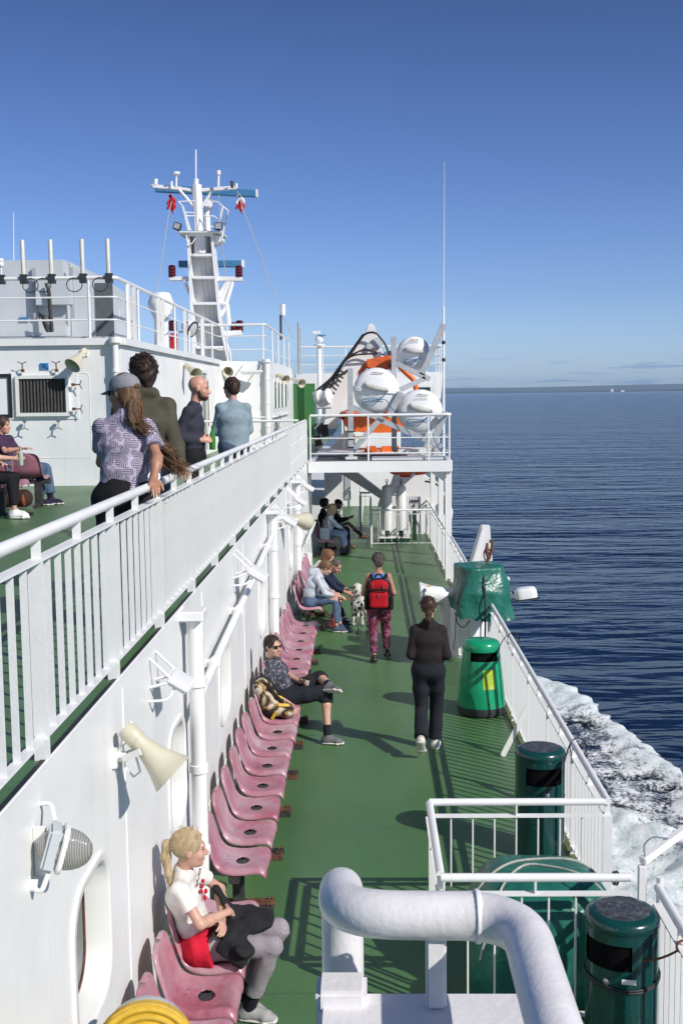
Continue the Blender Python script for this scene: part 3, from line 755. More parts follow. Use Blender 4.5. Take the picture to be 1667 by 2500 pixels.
def bench_frame(x, y0, y1, legs, label, z=0, rz=0):
    o = thing('bench_frame', label, 'bench frame', (x, y0, z), 0, 'steel frames under the seat rows')
    mb = MB(); mb.box((x-.07, y0, z+.33), (x+.01, y1, z+.388)); mb.build('beam', DARKIRON, o, bevel=.004)
    for k, y in enumerate(legs):
        mb = MB(); mb.box((x-.075, y-.035, z+.03), (x+.015, y+.035, z+.329)); lg = mb.build('leg', DARKIRON, o, bevel=.004)
        for dy in (-.06, .06):
            mb = MB(); mb.box((x-.20, y+dy-.025, z+.004), (x+.245, y+dy+.025, z+.045)); ft = mb.build('foot', RUSTIRON if (k+int(dy > 0)) % 2 else DARKIRON, o)
            mb = MB()
            for bx in (.20, .23): mb.lathe([(.008, 0), (.008, .022), (.004, .03)], (x+bx, y+dy, z+.045), seg=6)
            mb.build('stud', RUSTIRON, ft)
    return o
SX = -1.005
ORD = ['first', 'second', 'third', 'fourth', 'fifth', 'sixth', 'seventh', 'eighth', 'ninth']
place_seat(SX, 6.02, 0, 'pink seat nearest the yellow hose reel, half hidden behind it', 'pink moulded seats along the cabin wall')
place_seat(SX, 6.535, 0, 'empty pink seat just on the near side of the ponytailed woman')
place_seat(SX, 7.05, 0, 'pink seat the ponytailed woman in the white tee sits on')
place_seat(SX, 7.565, 0, 'empty pink seat just beyond the ponytailed woman, partly hidden by her jacket')
Y0 = 8.306+.235; DS = .565
for k in range(17):
    if k < 7: lab = f'empty pink seat, {ORD[k]} in the row after the gap beyond the ponytailed woman'
    elif k == 7: lab = 'pale pink seat under the black and yellow patterned rucksack'
    elif k == 8: lab = 'pink seat the man in sunglasses sits on'
    else: lab = f'empty faded pink seat, {ORD[k-9]} beyond the man in sunglasses'
    place_seat(SX, Y0+DS*k, 0, lab)
for k in range(8):
    lab = ['pink seat the young woman in the grey hoodie sits on', 'pink seat the man in the navy jacket sits on', 'pink seat under the auburn haired passenger in white'][k] if k < 3 else f'empty pink seat, {ORD[k-3]} beyond the auburn haired passenger'
    place_seat(SX, 19.22+.565*k, 0, lab)
for k, lab in enumerate(('far dark pink seat beside the pale tote bag', 'far dark pink seat under the blonde woman in white', 'far dark pink seat under the curly haired man in black', 'far dark pink seat under the man in the black cap')):
    place_seat(SX-.06, 28.10+.5*k, 0, lab)
bench_frame(SX, 5.85, 7.85, (6.28, 7.50), 'dark steel frame under the seats around the ponytailed woman')
bench_frame(SX, Y0-.24, Y0+DS*16+.24, [Y0+DS*k for k in (.12, 1.9, 3.7, 5.6, 7.4, 9.2, 11.0, 12.8, 14.6, 15.9)], 'long dark steel frame under the row of seats with the man in sunglasses')
bench_frame(SX, 18.98, 23.4, (19.3, 20.6, 22.0, 23.2), 'dark steel frame under the seats of the group with the dog')
bench_frame(SX-.06, 27.86, 29.9, (28.0, 29.6), 'dark steel frame under the far seats by the tote bag')

# ------------------------------------------------------------------ bins
def slot_cylinder(prof, th0, th1, z0, z1, nth=72):
    """lathe wall with a rectangular opening left out, opening centred on -y"""
    mb = MB(); zs = sorted(set([z for _, z in prof]+[z0, z1]))
    rs = lambda z: float(np.interp(z, [q[1] for q in prof], [q[0] for q in prof]))
    n = nth; vs = []; fs = []
    for z in zs:
        for k in range(n):
            a = -PI/2 + 2*PI*k/n; vs.append((rs(z)*math.cos(a), rs(z)*math.sin(a), z))
    for i in range(len(zs)-1):
        for k in range(n):
            a = 2*PI*(k+.5)/n; a = a if a < PI else a-2*PI
            if z0-1e-6 <= zs[i] and zs[i+1] <= z1+1e-6 and th0 < a < th1: continue
            fs.append((i*n+k, i*n+(k+1) % n, (i+1)*n+(k+1) % n, (i+1)*n+k))
    return mb.add(vs, fs)
def dark_bin(x, y, rz, label, lashed=False):
    o = thing('litter_bin', label, 'bin', (x, y, 0), rz, 'dark green steel bins')
    H, r = .93, .212
    prof = [(r-.012, .03), (r, .045), (r, .52), (r+.003, .521), (r+.003, .535), (r, .536), (r, .61), (r, .615), (r, .87)]
    slot_cylinder(prof, -.80, .80, .66, .81).build('body', BIN_DARK, o, local=True)
    mb = MB(); mb.lathe([(r-.05, .0), (r-.03, .035)], seg=32); mb.build('foot_ring', CHARCOAL, o, local=True)
    mb = MB(); mb.lathe([(r-.013, .60), (r-.013, .86)], seg=36); mb.build('shade_liner', VOIDBLACK, o, local=True, sharp=60)
    mb = MB(); mb.lathe([(r, .868), (r+.006, .875), (r+.006, .905), (r, .925), (r-.02, .94), (r-.05, .947)], seg=48, caps=False); mb.build('lid', BIN_DARK, o, local=True, sharp=60)
    mb = MB(); mb.lathe([(r-.045, .944), (r-.06, .950), (.04, .952)], seg=40); mb.build('ash_plate', SCORCH, o, local=True)
    mb = MB(); mb.lathe([(.020, 0), (.020, .008), (.012, .012)], (.02, -r+.002, .585), (0, -1, 0), 16); mb.build('lock', STEEL, o, local=True)
    if lashed:
        for zz in (.548, .562):
            mb = MB(); mb.tube([(math.cos(a)*(r+.008), math.sin(a)*(r+.008), zz+.012*math.sin(a*2)) for a in np.linspace(0, 2*PI, 40, endpoint=False)], .006, 6, closed=True); mb.build('strap', BLACK, o, local=True)
        mb = MB(); mb.box((.11, -.187, .60), (.19, -.185, .63), Matrix.Rotation(.55, 3, 'Z')); mb.build('worn_label', WHITE_RUSTY, o, local=True)
    return o
dark_bin(1.485, 6.56, -.72, 'dark green steel bin strapped to the rail, nearest the camera with an ashy top', True)
dark_bin(1.47, 9.70, .06, 'dark green steel bin standing beyond the railed bay with the tarped heap')
def light_bin(x, y, rz):
    o = thing('litter_bin', 'bright green tapered bin with a lime sticker below the tarped crane', 'bin', (x, y, 0), rz)
    prof = [(.298, .115), (.30, .13), (.283, .30), (.262, .50), (.243, .68), (.225, .85), (.222, .88)]
    slot_cylinder(prof, -.78, .78, .70, .81).build('body', BIN_LIGHT, o, local=True, sharp=60)
    mb = MB(); mb.lathe([(.25, .0), (.29, .02), (.305, .06), (.303, .114), (.28, .118)], seg=48); mb.build('base', CHARCOAL, o, local=True)
    mb = MB(); mb.lathe([(.21, .60), (.20, .86)], seg=36); mb.build('shade_liner', VOIDBLACK, o, local=True, sharp=60)
    mb = MB(); mb.lathe([(.232, .815), (.236, .83), (.232, .88), (.222, .91), (.195, .93), (.12, .942), (.002, .946)], seg=48, caps=False); mb.build('lid', BIN_LIGHT, o, local=True, sharp=70)
    mb = MB(); mb.lathe([(.018, 0), (.018, .004)], (0, 0, .945), seg=12); mb.build('lid_cap', CHARCOAL, o, local=True)
    mb = MB(); mb.grid(lambda u, v: ((float(np.interp(.36+.24*v, [.30, .50, .68], [.285, .264, .245])))*math.sin(-.12+.62*u), -float(np.interp(.36+.24*v, [.30, .50, .68], [.285, .264, .245]))*math.cos(-.12+.62*u), .36+.24*v), 10, 4)
    s_ = mb.build('sticker', STICKER, o, local=True)
    cyl = lambda a, z: (lambda r_: (r_*math.sin(a), -r_*math.cos(a), z))(float(np.interp(z, [.30, .50, .68], [.2865, .2655, .2465])))
    mb = MB(); mb.tube([cyl(.12+.07*math.cos(a), .49+.022*math.sin(a)) for a in np.linspace(0, 2*PI, 20, endpoint=False)], .0018, 5, closed=True)
    mb.build('can_print', STICKER_INK, s_, local=True)
    mb = MB(); mb.tube([cyl(a, z) for a, z in ((.27, .455), (.27, .50), (.29, .515), (.29, .545), (.31, .545), (.31, .515), (.33, .50), (.33, .455), (.27, .455))], .0018, 5)
    mb.build('bottle_print', STICKER_INK, s_, local=True)
    for a0, a1, z in ((.22, .34, .392), (.19, .36, .377)):
        mb = MB(); mb.tube([cyl(a0+(a1-a0)*k/6, z) for k in range(7)], .0028, 5); mb.build('small_print', WHITE_CLEAN, s_, local=True)
    mb = MB(); mb.tube([cyl(-.05+.022*math.cos(a), .387+.008*math.sin(a)) for a in np.linspace(0, 2*PI, 12, endpoint=False)], .0018, 5, closed=True); mb.build('small_print', STICKER_INK, s_, local=True)
    mb = MB(); mb.cbox((.035, -.289, .18), (.028, .01, .02)); mb.build('drain_slot', BLACK, o, local=True)
    return o
light_bin(1.40, 14.12, .10)
def lashing(label, pts, mat=BLACK, r=.006):
    mb = MB(); mb.tube(pts, r, 6); return tag(mb.build('lashing_line', mat), label, 'rope')
def loop_pts(c, rx, rz_, n=22, tilt=.3): return [(c[0]+rx*math.cos(a), c[1]+tilt*rx*math.sin(a)*.4, c[2]+rz_*math.sin(a)) for a in np.linspace(0, 2*PI, n)]
lashing('thin black wire loop tying the bright green bin to the handrail', [(1.60, 14.05, .86)]+catenary((1.62, 14.05, .86), (1.74, 14.1, .99), -.03, 6)+loop_pts((1.80, 14.12, .93), .075, .09))
lashing('thin black wire loop tying the dark bin beyond the bay to the handrail', [(1.66, 9.66, .80)]+catenary((1.67, 9.66, .80), (1.74, 9.7, .99), -.03, 6)+loop_pts((1.80, 9.72, .93), .07, .085))
lashing('brown rope from the nearest bin mouth to the aft railing', catenary((1.56, 6.37, .72), (1.755, 6.25, .86), .02, 8)+loop_pts((1.757, 6.24, .87), .035, .035), RUSTIRON, .007)
lashing('short rope hitch round the bay handrail above the nearest bin', loop_pts((1.52, 6.95, .965), .012, .042, 14)+loop_pts((1.535, 6.95, .965), .012, .045, 14), DARKIRON, .007)

# ------------------------------------------------------------------ tarps
def sn(p, s, seed):
    r_ = random.Random(seed); o = 0
    for k in range(6):
        d_ = Vector((r_.gauss(0, 1), r_.gauss(0, 1), r_.gauss(0, 1))).normalized(); o += math.sin(p.dot(d_)*s*r_.uniform(.6, 1.7)+r_.uniform(0, 6.3))
    return o/6
heap = thing('tarped_heap', 'low heap under a green tarpaulin inside the railed bay', 'tarpaulin heap', (1.14, 7.62, 0))
def heapf(u, v):
    a = 2*PI*u; ph = PI/2*v
    c, s_ = math.cos(a), math.sin(a)
    e = lambda q, n: math.copysign(abs(q)**n, q)
    rr = math.sin(ph)**.62 if v > 0 else 0
    p = Vector((1.15+.47*e(c, .55)*rr*(1.0), 7.60+.46*e(s_, .55)*rr, .78*math.cos(ph)**.42 if v < 1 else .004))
    q = sn(p, 5, 2); q2 = 1-abs(sn(p, 7, 5))*1.6
    k = 1+.045*q+.055*q2*(.3+v)+.02*(1-abs(sn(p, 16, 12))*2)
    top = .05*sn(p, 3, 8)*(1-v)
    return (1.15+(p.x-1.15)*k, 7.60+(p.y-7.60)*k, max(.004, p.z*(1+.05*q)+top))
mb = MB(); mb.grid(heapf, 90, 40); _hc = mb.build('cover', TARP, heap, sharp=180)
from mathutils.bvhtree import BVHTree
_bv = BVHTree.FromPolygons([Vector(p) for p in mb.v], mb.f)
for pts in ([(.70, 7.5, .60), (.80, 7.55, .735), (1.0, 7.7, .80), (1.25, 7.75, .815), (1.50, 7.72, .80), (1.60, 7.7, .71)], [(.82, 7.28, .70), (.95, 7.5, .775), (1.08, 7.66, .805), (1.25, 7.58, .80), (1.45, 7.45, .765), (1.57, 7.35, .68)],
            [(.70, 7.2, .40), (.78, 7.22, .62), (.90, 7.26, .73)]):
    pts = [Vector(p) for p in pts]; pp = [Vector(p) for p in bend(pts, .15, 4)]; pts = []
    for i in range(len(pp)-1):
        for k in range(6):
            a = pp[i].lerp(pp[i+1], k/6); h = _bv.ray_cast(Vector((a.x, a.y, 2)), Vector((0, 0, -1)))[0]
            if h is not None: pts.append(h+Vector((0, 0, .006)))
    mb = MB(); mb.tube(pts, .0085, 8); mb.build('rope', ROPE, heap)
# davit crane with tarp
cr = thing('deck_crane', 'white crane pillar at the rail with its head wrapped in green tarpaulin', 'crane', (1.53, 17.35, 0))
mb = MB(); mb.lathe([(.30, .0), (.30, .05), (.285, .06), (.285, .93), (.24, .98)], (1.53, 17.35, 0), seg=28); mb.build('pillar', WHITE, cr)
mb = MB()
for a in (-2.2, -1.55, -.95): mb.beam((1.53+.29*math.cos(a), 17.35+.29*math.sin(a), .06), (1.53+.29*math.cos(a), 17.35+.29*math.sin(a), .9), .03, .05, up=(math.cos(a), math.sin(a), 0))
mb.build('stiffener', WHITE, cr)
mb = MB(); mb.prism([(1.48, 1.15), (1.93, 1.05), (1.86, 1.98), (1.73, 1.98)], (0, 17.45, 0), (1, 0, 0), (0, 0, 1), (0, .16, 0)); mb.prism([(1.50, 1.2), (1.55, 1.2), (1.775, 1.97), (1.73, 1.97)], (0, 17.36, 0), (1, 0, 0), (0, 0, 1), (0, .088, 0)); mb.build('jib', WHITE_CLEAN, cr, bevel=.008)
for dx in (0, .075): mb = MB(); mb.tube([(1.80+dx, 17.34, 1.72), (1.79+dx, 17.33, 1.60), (1.81, 17.33, 1.50), (1.79, 17.33, 1.40)], [.018, .03, .02, .016], 8); mb.build('hook', RUSTIRON, cr)
mb = MB(); mb.lathe([(.03, -.02), (.03, .02)], (1.86, 17.36, 1.74), (0, 1, 0), 12); mb.tube(loop_pts((1.80, 17.33, 1.55), .05, .09, 16), .012, 6); mb.build('shackle', RUSTIRON, cr)
def tarpf(u, v):
    a = 2*PI*u; c, s_ = math.cos(a), math.sin(a)
    e = lambda q, n: math.copysign(abs(q)**n, q)
    w = .355+.10*(v-.16)/.84 if v > .16 else .355*(v/.16)**.9
    z = 1.44-.03*v if v < .16 else 1.435-.66*(v-.16)/.84
    fold = math.sin(a*7+1.1)*.5+math.sin(a*4+.4)*.5
    w *= 1+.05*fold*v
    x_, y_ = w*e(c, .42)*.90, w*e(s_, .42)*.72
    p = Vector((1.685+x_*.94-y_*.34, 17.15+x_*.34+y_*.94, z))
    k = sn(p, 8, 3)*.040+(.05-.15*abs(sn(p, 9, 6)))+.018*(1-2*abs(sn(p, 22, 8)))
    z2 = z-.07*v*math.cos(a+1.4)-.03*v*fold+.03*sn(p, 6, 9)*v-.05*v*max(0, -s_)
    return (p.x+k*c, p.y+k*s_, z2)
mb = MB(); mb.grid(tarpf, 96, 36); mb.build('cover', TARP, cr, sharp=180)
mb = MB(); mb.tube([(1.69, 16.90, 1.43), (1.705, 16.78, 1.2), (1.71, 16.74, .9), (1.715, 16.76, .62), (1.72, 16.9, .2)], .014, 6); mb.build('strap', BLACK, cr)
mb = MB(); mb.tube(bend([(1.30, 16.95, .76), (1.33, 16.88, .60), (1.42, 16.86, .55), (1.50, 16.86, .66)], .06), .008, 6); mb.tube(bend([(1.31, 16.95, .72), (1.30, 16.92, .4), (1.27, 16.95, .25), (1.29, 17.0, .2)], .05), .006, 6); mb.build('cord', BLACK, cr)
mb = MB(); mb.tube([(1.45, 17.0, 1.36), (1.40, 16.83, 1.15), (1.30, 16.80, .9)], .012, 6); mb.build('strap', BLACK, cr)
for _o in cr.children:
    if _o.name.split('.')[0] in ('cover', 'strap', 'cord', 'hook', 'shackle'): _o.data.transform(Matrix.Translation((-.055, -.60, .085)))
# vent cowl
vt = thing('vent_cowl', 'white square mouthed ventilation cowl left of the tarped crane', 'ventilator', (1.26, 17.70, 0))
def cowl(u, v):
    cx, cz, rr, sq = [(.79, .845, .185, 1), (.80, .845, .20, 1), (.93, .855, .165, .8), (1.02, .86, .15, .3), (1.12, .855, .145, 0), (1.20, .83, .145, 0), (1.25, .76, .145, 0), (1.26, .66, .14, 0), (1.26, .02, .14, 0)][int(round(v*8))]
    ang = [0, 0, 0, 0, -.25, -.75, -1.25, -1.57, -1.57][int(round(v*8))]
    a = 2*PI*u; y, z = math.cos(a), math.sin(a); m = max(abs(y), abs(z)); y, z = y*(1-sq)+y/m*sq, z*(1-sq)+z/m*sq
    return (cx+rr*z*(-math.sin(ang)), 17.70+rr*y, cz+rr*z*math.cos(ang))
mb = MB(); mb.grid(cowl, 40, 8); mb.build('duct', WHITE_CLEAN, vt, sharp=50)
mb = MB(); mb.add([cowl(k/40, .0) for k in range(40)], [tuple(range(40))]); o = mb.build('mesh_screen', GREY, vt, flat=True)
mb = MB(); mb.cbox((.93, 17.62, 1.026), (.09, .05, .004)); mb.build('warning_plate', YELLOWP, vt)
# floodlight on an outrigger over the sea
fl = thing('outboard_floodlight', 'white floodlight on an outboard bracket over the sea beside the tarped crane', 'lamp', (2.35, 17.1, .9))
mb = MB(); mb.tube(bend([(1.78, 17.3, 1.0), (2.02, 17.2, 1.05), (2.22, 17.1, .93)], .06), .022, 8); mb.tube([(2.10, 17.2, 1.0), (2.10, 17.2, 1.17)], .02, 8); mb.build('bracket', WHITE_RUSTY, fl)
mb = MB(); mb.ell((2.10, 17.2, 1.19), (.035, .035, .04)); mb.build('photo_cell', WHITE_CLEAN, fl)
Rf = Matrix.Rotation(-.14, 3, 'Y')
mb = MB()
def hood(u, v):
    a = 2*PI*u; m = (abs(math.cos(a))**4+abs(math.sin(a))**4)**.25; r_ = [1, 1, .97, .85, .5, .02][int(round(v*5))]; z = [0, .06, .11, .145, .16, .162][int(round(v*5))]
    q = Rf @ Vector((.165*math.cos(a)/m*r_, .12*math.sin(a)/m*r_, z)); return tuple(q+Vector((2.37, 17.1, .925)))
mb.grid(hood, 32, 5); mb.build('hood', WHITE_CLEAN, fl, sharp=60)
mb = MB(); mb.cbox((2.37, 17.1, .915), (.36, .26, .018), Rf); mb.build('rim', BLACK, fl)
mb = MB(); mb.cbox((2.37, 17.1, .900), (.31, .21, .012), Rf); mb.build('lens', LENS, fl)

# ------------------------------------------------------------------ fixtures on the cabin wall
def horn(label, base, throat, mouth, r=.145, drv=.065, wallx=XW, wall_n=(1, 0, 0), loops=True, deco=True):
    o = thing('horn_loudspeaker', label, 'loudspeaker', tuple(base), 0, 'cream horn loudspeakers')
    th = Vector(throat); mo = Vector(mouth); ax = (mo-th); L = ax.length; ax.normalize()
    prof = [(.0, -.10*L/.28), (drv*.8, -.10*L/.28), (drv, -.08*L/.28), (drv, -.01), (drv*.98, 0)]
    mb = MB(); mb.lathe(prof+[(drv*.92+(r-drv*.92)*(t_**1.7), t_*L) for t_ in np.linspace(.06, 1, 10)]+[(r*.985, L+.004), (r*.93, L-.015)]+[(drv*.7+(r*.93-drv*.7)*(t_**1.7), t_*L-.012) for t_ in np.linspace(.95, .1, 8)], th, ax, 28); mb.build('horn', HORN, o, sharp=50)
    mb = MB(); mb.ell(th+ax*L*.55, (.022, .022, .022)); mb.build('phase_plug', HORN, o)
    mb = MB(); mb.lathe([(drv*1.00, 0), (drv*1.07, .002), (drv*1.07, .008), (drv*1.00, .010)], th-ax*.006, ax, 28, caps=False); mb.build('joint_ring', HORN, o)
    if deco:
        sd = ax.cross(Vector((0, 0, 1))).normalized(); b = Vector(base); wn_ = Vector(wall_n)
        for s_ in (-1, 1):
            mb = MB(); mb.beam(th+ax*L*.22+sd*s_*(drv+.02), b+wn_*.06+sd*s_*.04, .035, .008, up=sd); mb.build('bracket_arm', WHITE_CLEAN, o)
        mb = MB(); mb.tube([b, b+wn_*.07], .028, 10); mb.cbox(b+wn_*.01, (.03 if wall_n[0] else .10, .10 if wall_n[0] else .03, .10)); mb.build('wall_mount', WHITE_RUSTY, o)
    if loops:
        b = Vector(base)
        mb = MB(); mb.tube([b+Vector((.03, 0, .02)), b+Vector((.05, -.02, .10)), b+Vector((.07, -.02, .17)), b+Vector((.10, .01, .19)), b+Vector((.11, .03, .15)), b+Vector((.09, .03, .09)), b+Vector((.05, .01, .06)), b+Vector((.06, .0, -.06)), b+Vector((.10, .02, -.12)), b+Vector((.13, .05, -.10)), b+Vector((.11, .05, -.02))], .0065, 6); mb.build('cable_loop', WHITE_CLEAN, o)
    return o
horn('large cream horn loudspeaker on the cabin wall above the nearest seats', (XW, 5.99, 2.07), (-1.250, 5.98, 2.165), (-1.058, 5.956, 1.985), .125, .052)
horn('smaller cream horn loudspeaker far along the cabin wall beyond the long pipe', (XW, 17.7, 2.09), (-1.22, 17.95, 2.06), (-1.0, 18.4, 1.97), .15)
horn('cream horn loudspeaker high on the deckhouse wall beside the louvre', (-4.88, 20, 4.76), (-4.90, 19.86, 4.74), (-5.02, 19.66, 4.54), .15, wall_n=(0, -1, 0), loops=False)
horn('cream horn loudspeaker above the bald man on the deckhouse side', (-4.25, 26.9, 4.70), (-4.12, 26.7, 4.66), (-3.90, 26.4, 4.50), .15, loops=False)
horn('small cream horn loudspeaker above the grey sweater man, facing aft', (-4.05, 33.9, 4.78), (-4.0, 33.68, 4.76), (-4.0, 33.35, 4.68), .16, wall_n=(0, -1, 0), loops=False)
horn('cream horn loudspeaker past the deckhouse corner near the green screen', (-2.84, 36.3, 4.62), (-2.72, 36.1, 4.60), (-2.5, 35.85, 4.47), .15, loops=False)
horn('last cream horn loudspeaker above the green screen', (-2.84, 41.6, 4.55), (-2.6, 41.6, 4.53), (-2.3, 41.2, 4.40), .16, loops=False)
# bulkhead lamp close to the camera
bl = thing('bulkhead_lamp', 'grey bulkhead lamp with ribbed oval glass on the near cabin wall', 'lamp', (XW, 4.60, 2.16))
fx = Vector((.93, .25, -.28)).normalized(); sy = Vector((-.25, .93, 0)).normalized(); uz_ = sy.cross(fx)*-1
uz_ = fx.cross(sy); uz_ = uz_ if uz_.z > 0 else -uz_
Rl = Matrix((fx, sy, uz_)).transposed(); cl = Vector((-1.292, 4.47, 2.185))
mb = MB(); mb.cbox(cl, (.06, .125, .175), Rl); mb.build('housing', GREY_PALE, bl, bevel=.012)
mb = MB(); mb.prism(rrect(.145, .195, .045), cl+fx*.030, sy, uz_, fx*.022); mb.build('rim', WHITE_RUSTY, bl, bevel=.004)
mb = MB(); mb.ell(cl+fx*.050, (.115, .062, .088), Rl, 24, 16); mb.build('glass', LAMPGLASS, bl, sharp=180)
mb = MB(); mb.tube(bend([(XW, 4.62, 2.31), (-1.33, 4.61, 2.315), (-1.30, 4.55, 2.26)], .02), .010, 8); mb.build('bracket_arm', WHITE_CLEAN, bl)
mb = MB(); mb.tube(bend([(XW, 4.45, 2.03), (-1.33, 4.42, 2.01), (-1.30, 4.43, 2.09)], .03), .011, 8); mb.tube([(XW, 4.45, 2.03), (XW+.03, 4.45, 2.03)], .026, 10); mb.build('conduit', WHITE_CLEAN, bl)
mb = MB(); mb.box((XW+.002, 4.50, 2.05), (XW+.05, 4.53, 2.25)); mb.build('wall_bracket', WHITE_RUSTY, bl)
# floodlights
def flood(label, y, z, s=1.0, ang=.55):
    o = thing('floodlight', label, 'lamp', (XW, y, z), 0, 'floodlights on the cabin wall')
    for dy in (-.14, .14):
        mb = MB(); mb.tube([(XW, y+dy*s, z+.22*s), (XW+.20*s, y+dy*s, z+.02*s)], .010, 6); mb.build('stay', WHITE_CLEAN, o)
        mb = MB(); mb.tube([(XW, y+dy*s, z-.03*s), (XW+.20*s, y+dy*s, z+.02*s)], .010, 6); mb.build('arm', WHITE_CLEAN, o)
    Rm = Matrix.Rotation(ang, 3, 'Y')
    c = Vector((XW+.235*s, y, z-.005))
    mb = MB(); mb.cbox(c, (.22*s, .32*s, .07*s), Rm); mb.build('housing', WHITE_CLEAN, o, bevel=.015)
    mb = MB(); mb.cbox(c+Rm @ Vector((0, 0, -.040*s)), (.18*s, .27*s, .012), Rm); mb.build('lens', LENS, o)
    mb = MB(); mb.tube(bend([(XW, y-.2*s, z-.10), (XW+.12, y-.17*s, z-.10), (XW+.2*s, y-.08, z-.03)], .05), .009, 6); mb.build('conduit', WHITE_CLEAN, o)
    return o
flood('white floodlight on triangular stays beside the near downpipe', 7.15, 2.20, .75)
flood('white floodlight on stays above the middle of the seat row', 11.75, 2.17)
flood('white floodlight on stays just before the far loudspeaker', 16.8, 2.16)
flood('white floodlight on stays just beyond the far loudspeaker', 19.7, 2.18)
flood('last white floodlight on the cabin wall before the liferaft platform', 22.4, 2.20)
o = thing('deckhouse_light', 'white strip light on a bracket above the grey sweater man', 'lamp', (-3.35, 33.9, 4.75))
mb = MB()
for dx in (-.27, .27): mb.tube(bend([(-3.35+dx, 33.99, 4.92), (-3.35+dx, 33.7, 4.80), (-3.35+dx, 33.6, 4.72)], .05), .014, 6)
mb.build('bracket', WHITE_CLEAN, o)
mb = MB(); mb.box((-3.68, 33.50, 4.66), (-3.02, 33.70, 4.73)); mb.build('housing', WHITE_CLEAN, o, bevel=.01)
mb = MB(); mb.box((-3.64, 33.485, 4.60), (-3.06, 33.69, 4.658)); mb.build('tube_cover', LENS, o)
# pipes on the cabin wall
o = downpipe('white downpipe with a flanged cup on the cabin wall behind the ponytailed woman', -1.275, 8.30, .02, 2.36, .058, cup=False)
mb = MB(); mb.box((-1.40, 8.18, 2.362), (-1.20, 8.42, 2.44)); mb.build('gutter_box', WHITE_CLEAN, o, bevel=.012)
o = thing('wall_pipe', 'long white pipe running level along the cabin wall from the near downpipe', 'pipe', (-1.29, 8.36, 1.95))
mb = MB(); mb.tube(bend([(-1.285, 8.34, 1.66), (-1.29, 8.7, 1.735), (-1.29, 15.0, 2.085), (-1.30, 15.5, 2.10)], .1), .036, 12); mb.build('pipe', WHITE_CLEAN, o)
for y, z in ((9.4, 1.774), (11.2, 1.874), (13.0, 1.974), (14.6, 2.063)):
    mb = MB(); mb.lathe([(.037, -.05), (.052, -.045), (.052, .045), (.037, .05)], (-1.29, y, z), (0, 1, .0556), 12, caps=False); mb.box((XW+.002, y-.03, z-.03), (-1.335, y+.03, z+.03)); mb.build('clamp', WHITE_CLEAN, o)
o = downpipe('white downpipe with a gutter box at the far end of the long pipe', -1.295, 15.6, .02, 2.38, .055, cup=False)
mb = MB(); mb.box((-1.40, 15.45, 2.382), (-1.20, 15.77, 2.44)); mb.build('gutter_box', WHITE_CLEAN, o, bevel=.012)
o = downpipe('white downpipe with a gutter box near the liferaft platform', -1.295, 21.1, .02, 2.38, .055, cup=False)
mb = MB(); mb.box((-1.40, 20.9, 2.382), (-1.20, 21.3, 2.44)); mb.build('gutter_box', WHITE_CLEAN, o, bevel=.012)
o = thing('grab_rail', 'white grab rail along the cabin wall before the far seats', 'handrail', (-1.28, 21.4, .95))
mb = MB(); mb.tube([(-1.27, 23.6, .95), (-1.27, 27.6, .95)], .03, 10); mb.build('rail', WHITE_CLEAN, o)
for y in (23.7, 25.6, 27.5): mb = MB(); mb.tube([(XW, y, .90), (-1.27, y, .93)], .014, 6); mb.build('bracket', WHITE_CLEAN, o)
o = thing('junction_box', 'white box on the cabin wall before the far seats', 'box', (-1.30, 23.8, .3))
mb = MB(); mb.box((XW+.002, 23.9, .02), (-1.20, 24.5, .62)); mb.build('case', WHITE_CLEAN, o, bevel=.02)
# yellow hose reel at the bottom edge
hr = thing('hose_reel', 'yellow hose wound on a white reel at the foot of the picture', 'hose reel', (-1.05, 5.0, 0))
ax = Vector((.16, -.96, .10)).normalized(); c = Vector((-1.05, 5.0, .985))
mb = MB(); mb.lathe([(.20, -.04), (.235, .0), (.235, .04), (.20, .055), (.17, .07), (.02, .075)], c-ax*.02, ax, 40); mb.build('drum_cap', YELLOW, hr, sharp=40)
for k in range(5):
    rr = .218-.034*k
    mb = MB(); mb.tube([c+ax*(.045+.004*k)+(ax.cross(Vector((1, 0, 0))).normalized()*math.cos(a)+ax.cross(ax.cross(Vector((1, 0, 0)))).normalized()*math.sin(a))*rr for a in np.linspace(0, 2*PI, 40, endpoint=False)], .017, 8, closed=True); mb.build('hose_turn', YELLOW, hr)
mb = MB(); mb.lathe([(.185, -.16), (.20, -.15), (.215, -.02)], c, ax, 36); mb.build('reel_drum', WHITE_CLEAN, hr, sharp=60)
mb = MB(); mb.beam(c-ax*.25, (c.x-.1, c.y+.16, .002), .08, .05); mb.build('stand', GREY, hr)

# ------------------------------------------------------------------ far end of the lower deck and the liferaft platform
pf = thing('liferaft_platform', 'white steel platform bridging the deck under the liferafts', 'platform', (.3, 26.2, ZU))
mb = MB()
for a, b in (((-1.355, 26.20, 2.22), (1.94, 26.42, 2.468)), ((1.0, 26.421, 2.222), (1.939, 33.0, 2.467)), ((-1.354, 29.2, 2.222), (.999, 33.0, 2.467)), ((-1.354, 26.421, 2.222), (-1.22, 29.199, 2.467))): mb.box(a, b)
mb.build('deck_beam', WHITE, pf)
mb = MB()
for k in range(56): y = 26.44+k*.049; mb.box((-1.219, y, 2.43), (.999, y+.012, 2.464))
for k in range(12): x = -1.15+k*.19; mb.box((x, 26.425, 2.440), (x+.010, 29.198, 2.460))
mb.build('grating', GRATING, pf)
mb = MB(); mb.box((.1, 26.32, 2.480), (1.85, 26.6, 2.56)); mb.build('toe_beam', GREY_PALE, pf, bevel=.01)
for x, y in ((1.86, 26.33), (1.80, 28.2), (1.76, 31.0)):
    mb = MB(); mb.box((x-.065, y-.065, .002), (x+.065, y+.065, 2.218)); mb.build('leg', WHITE_CLEAN, pf, bevel=.008)
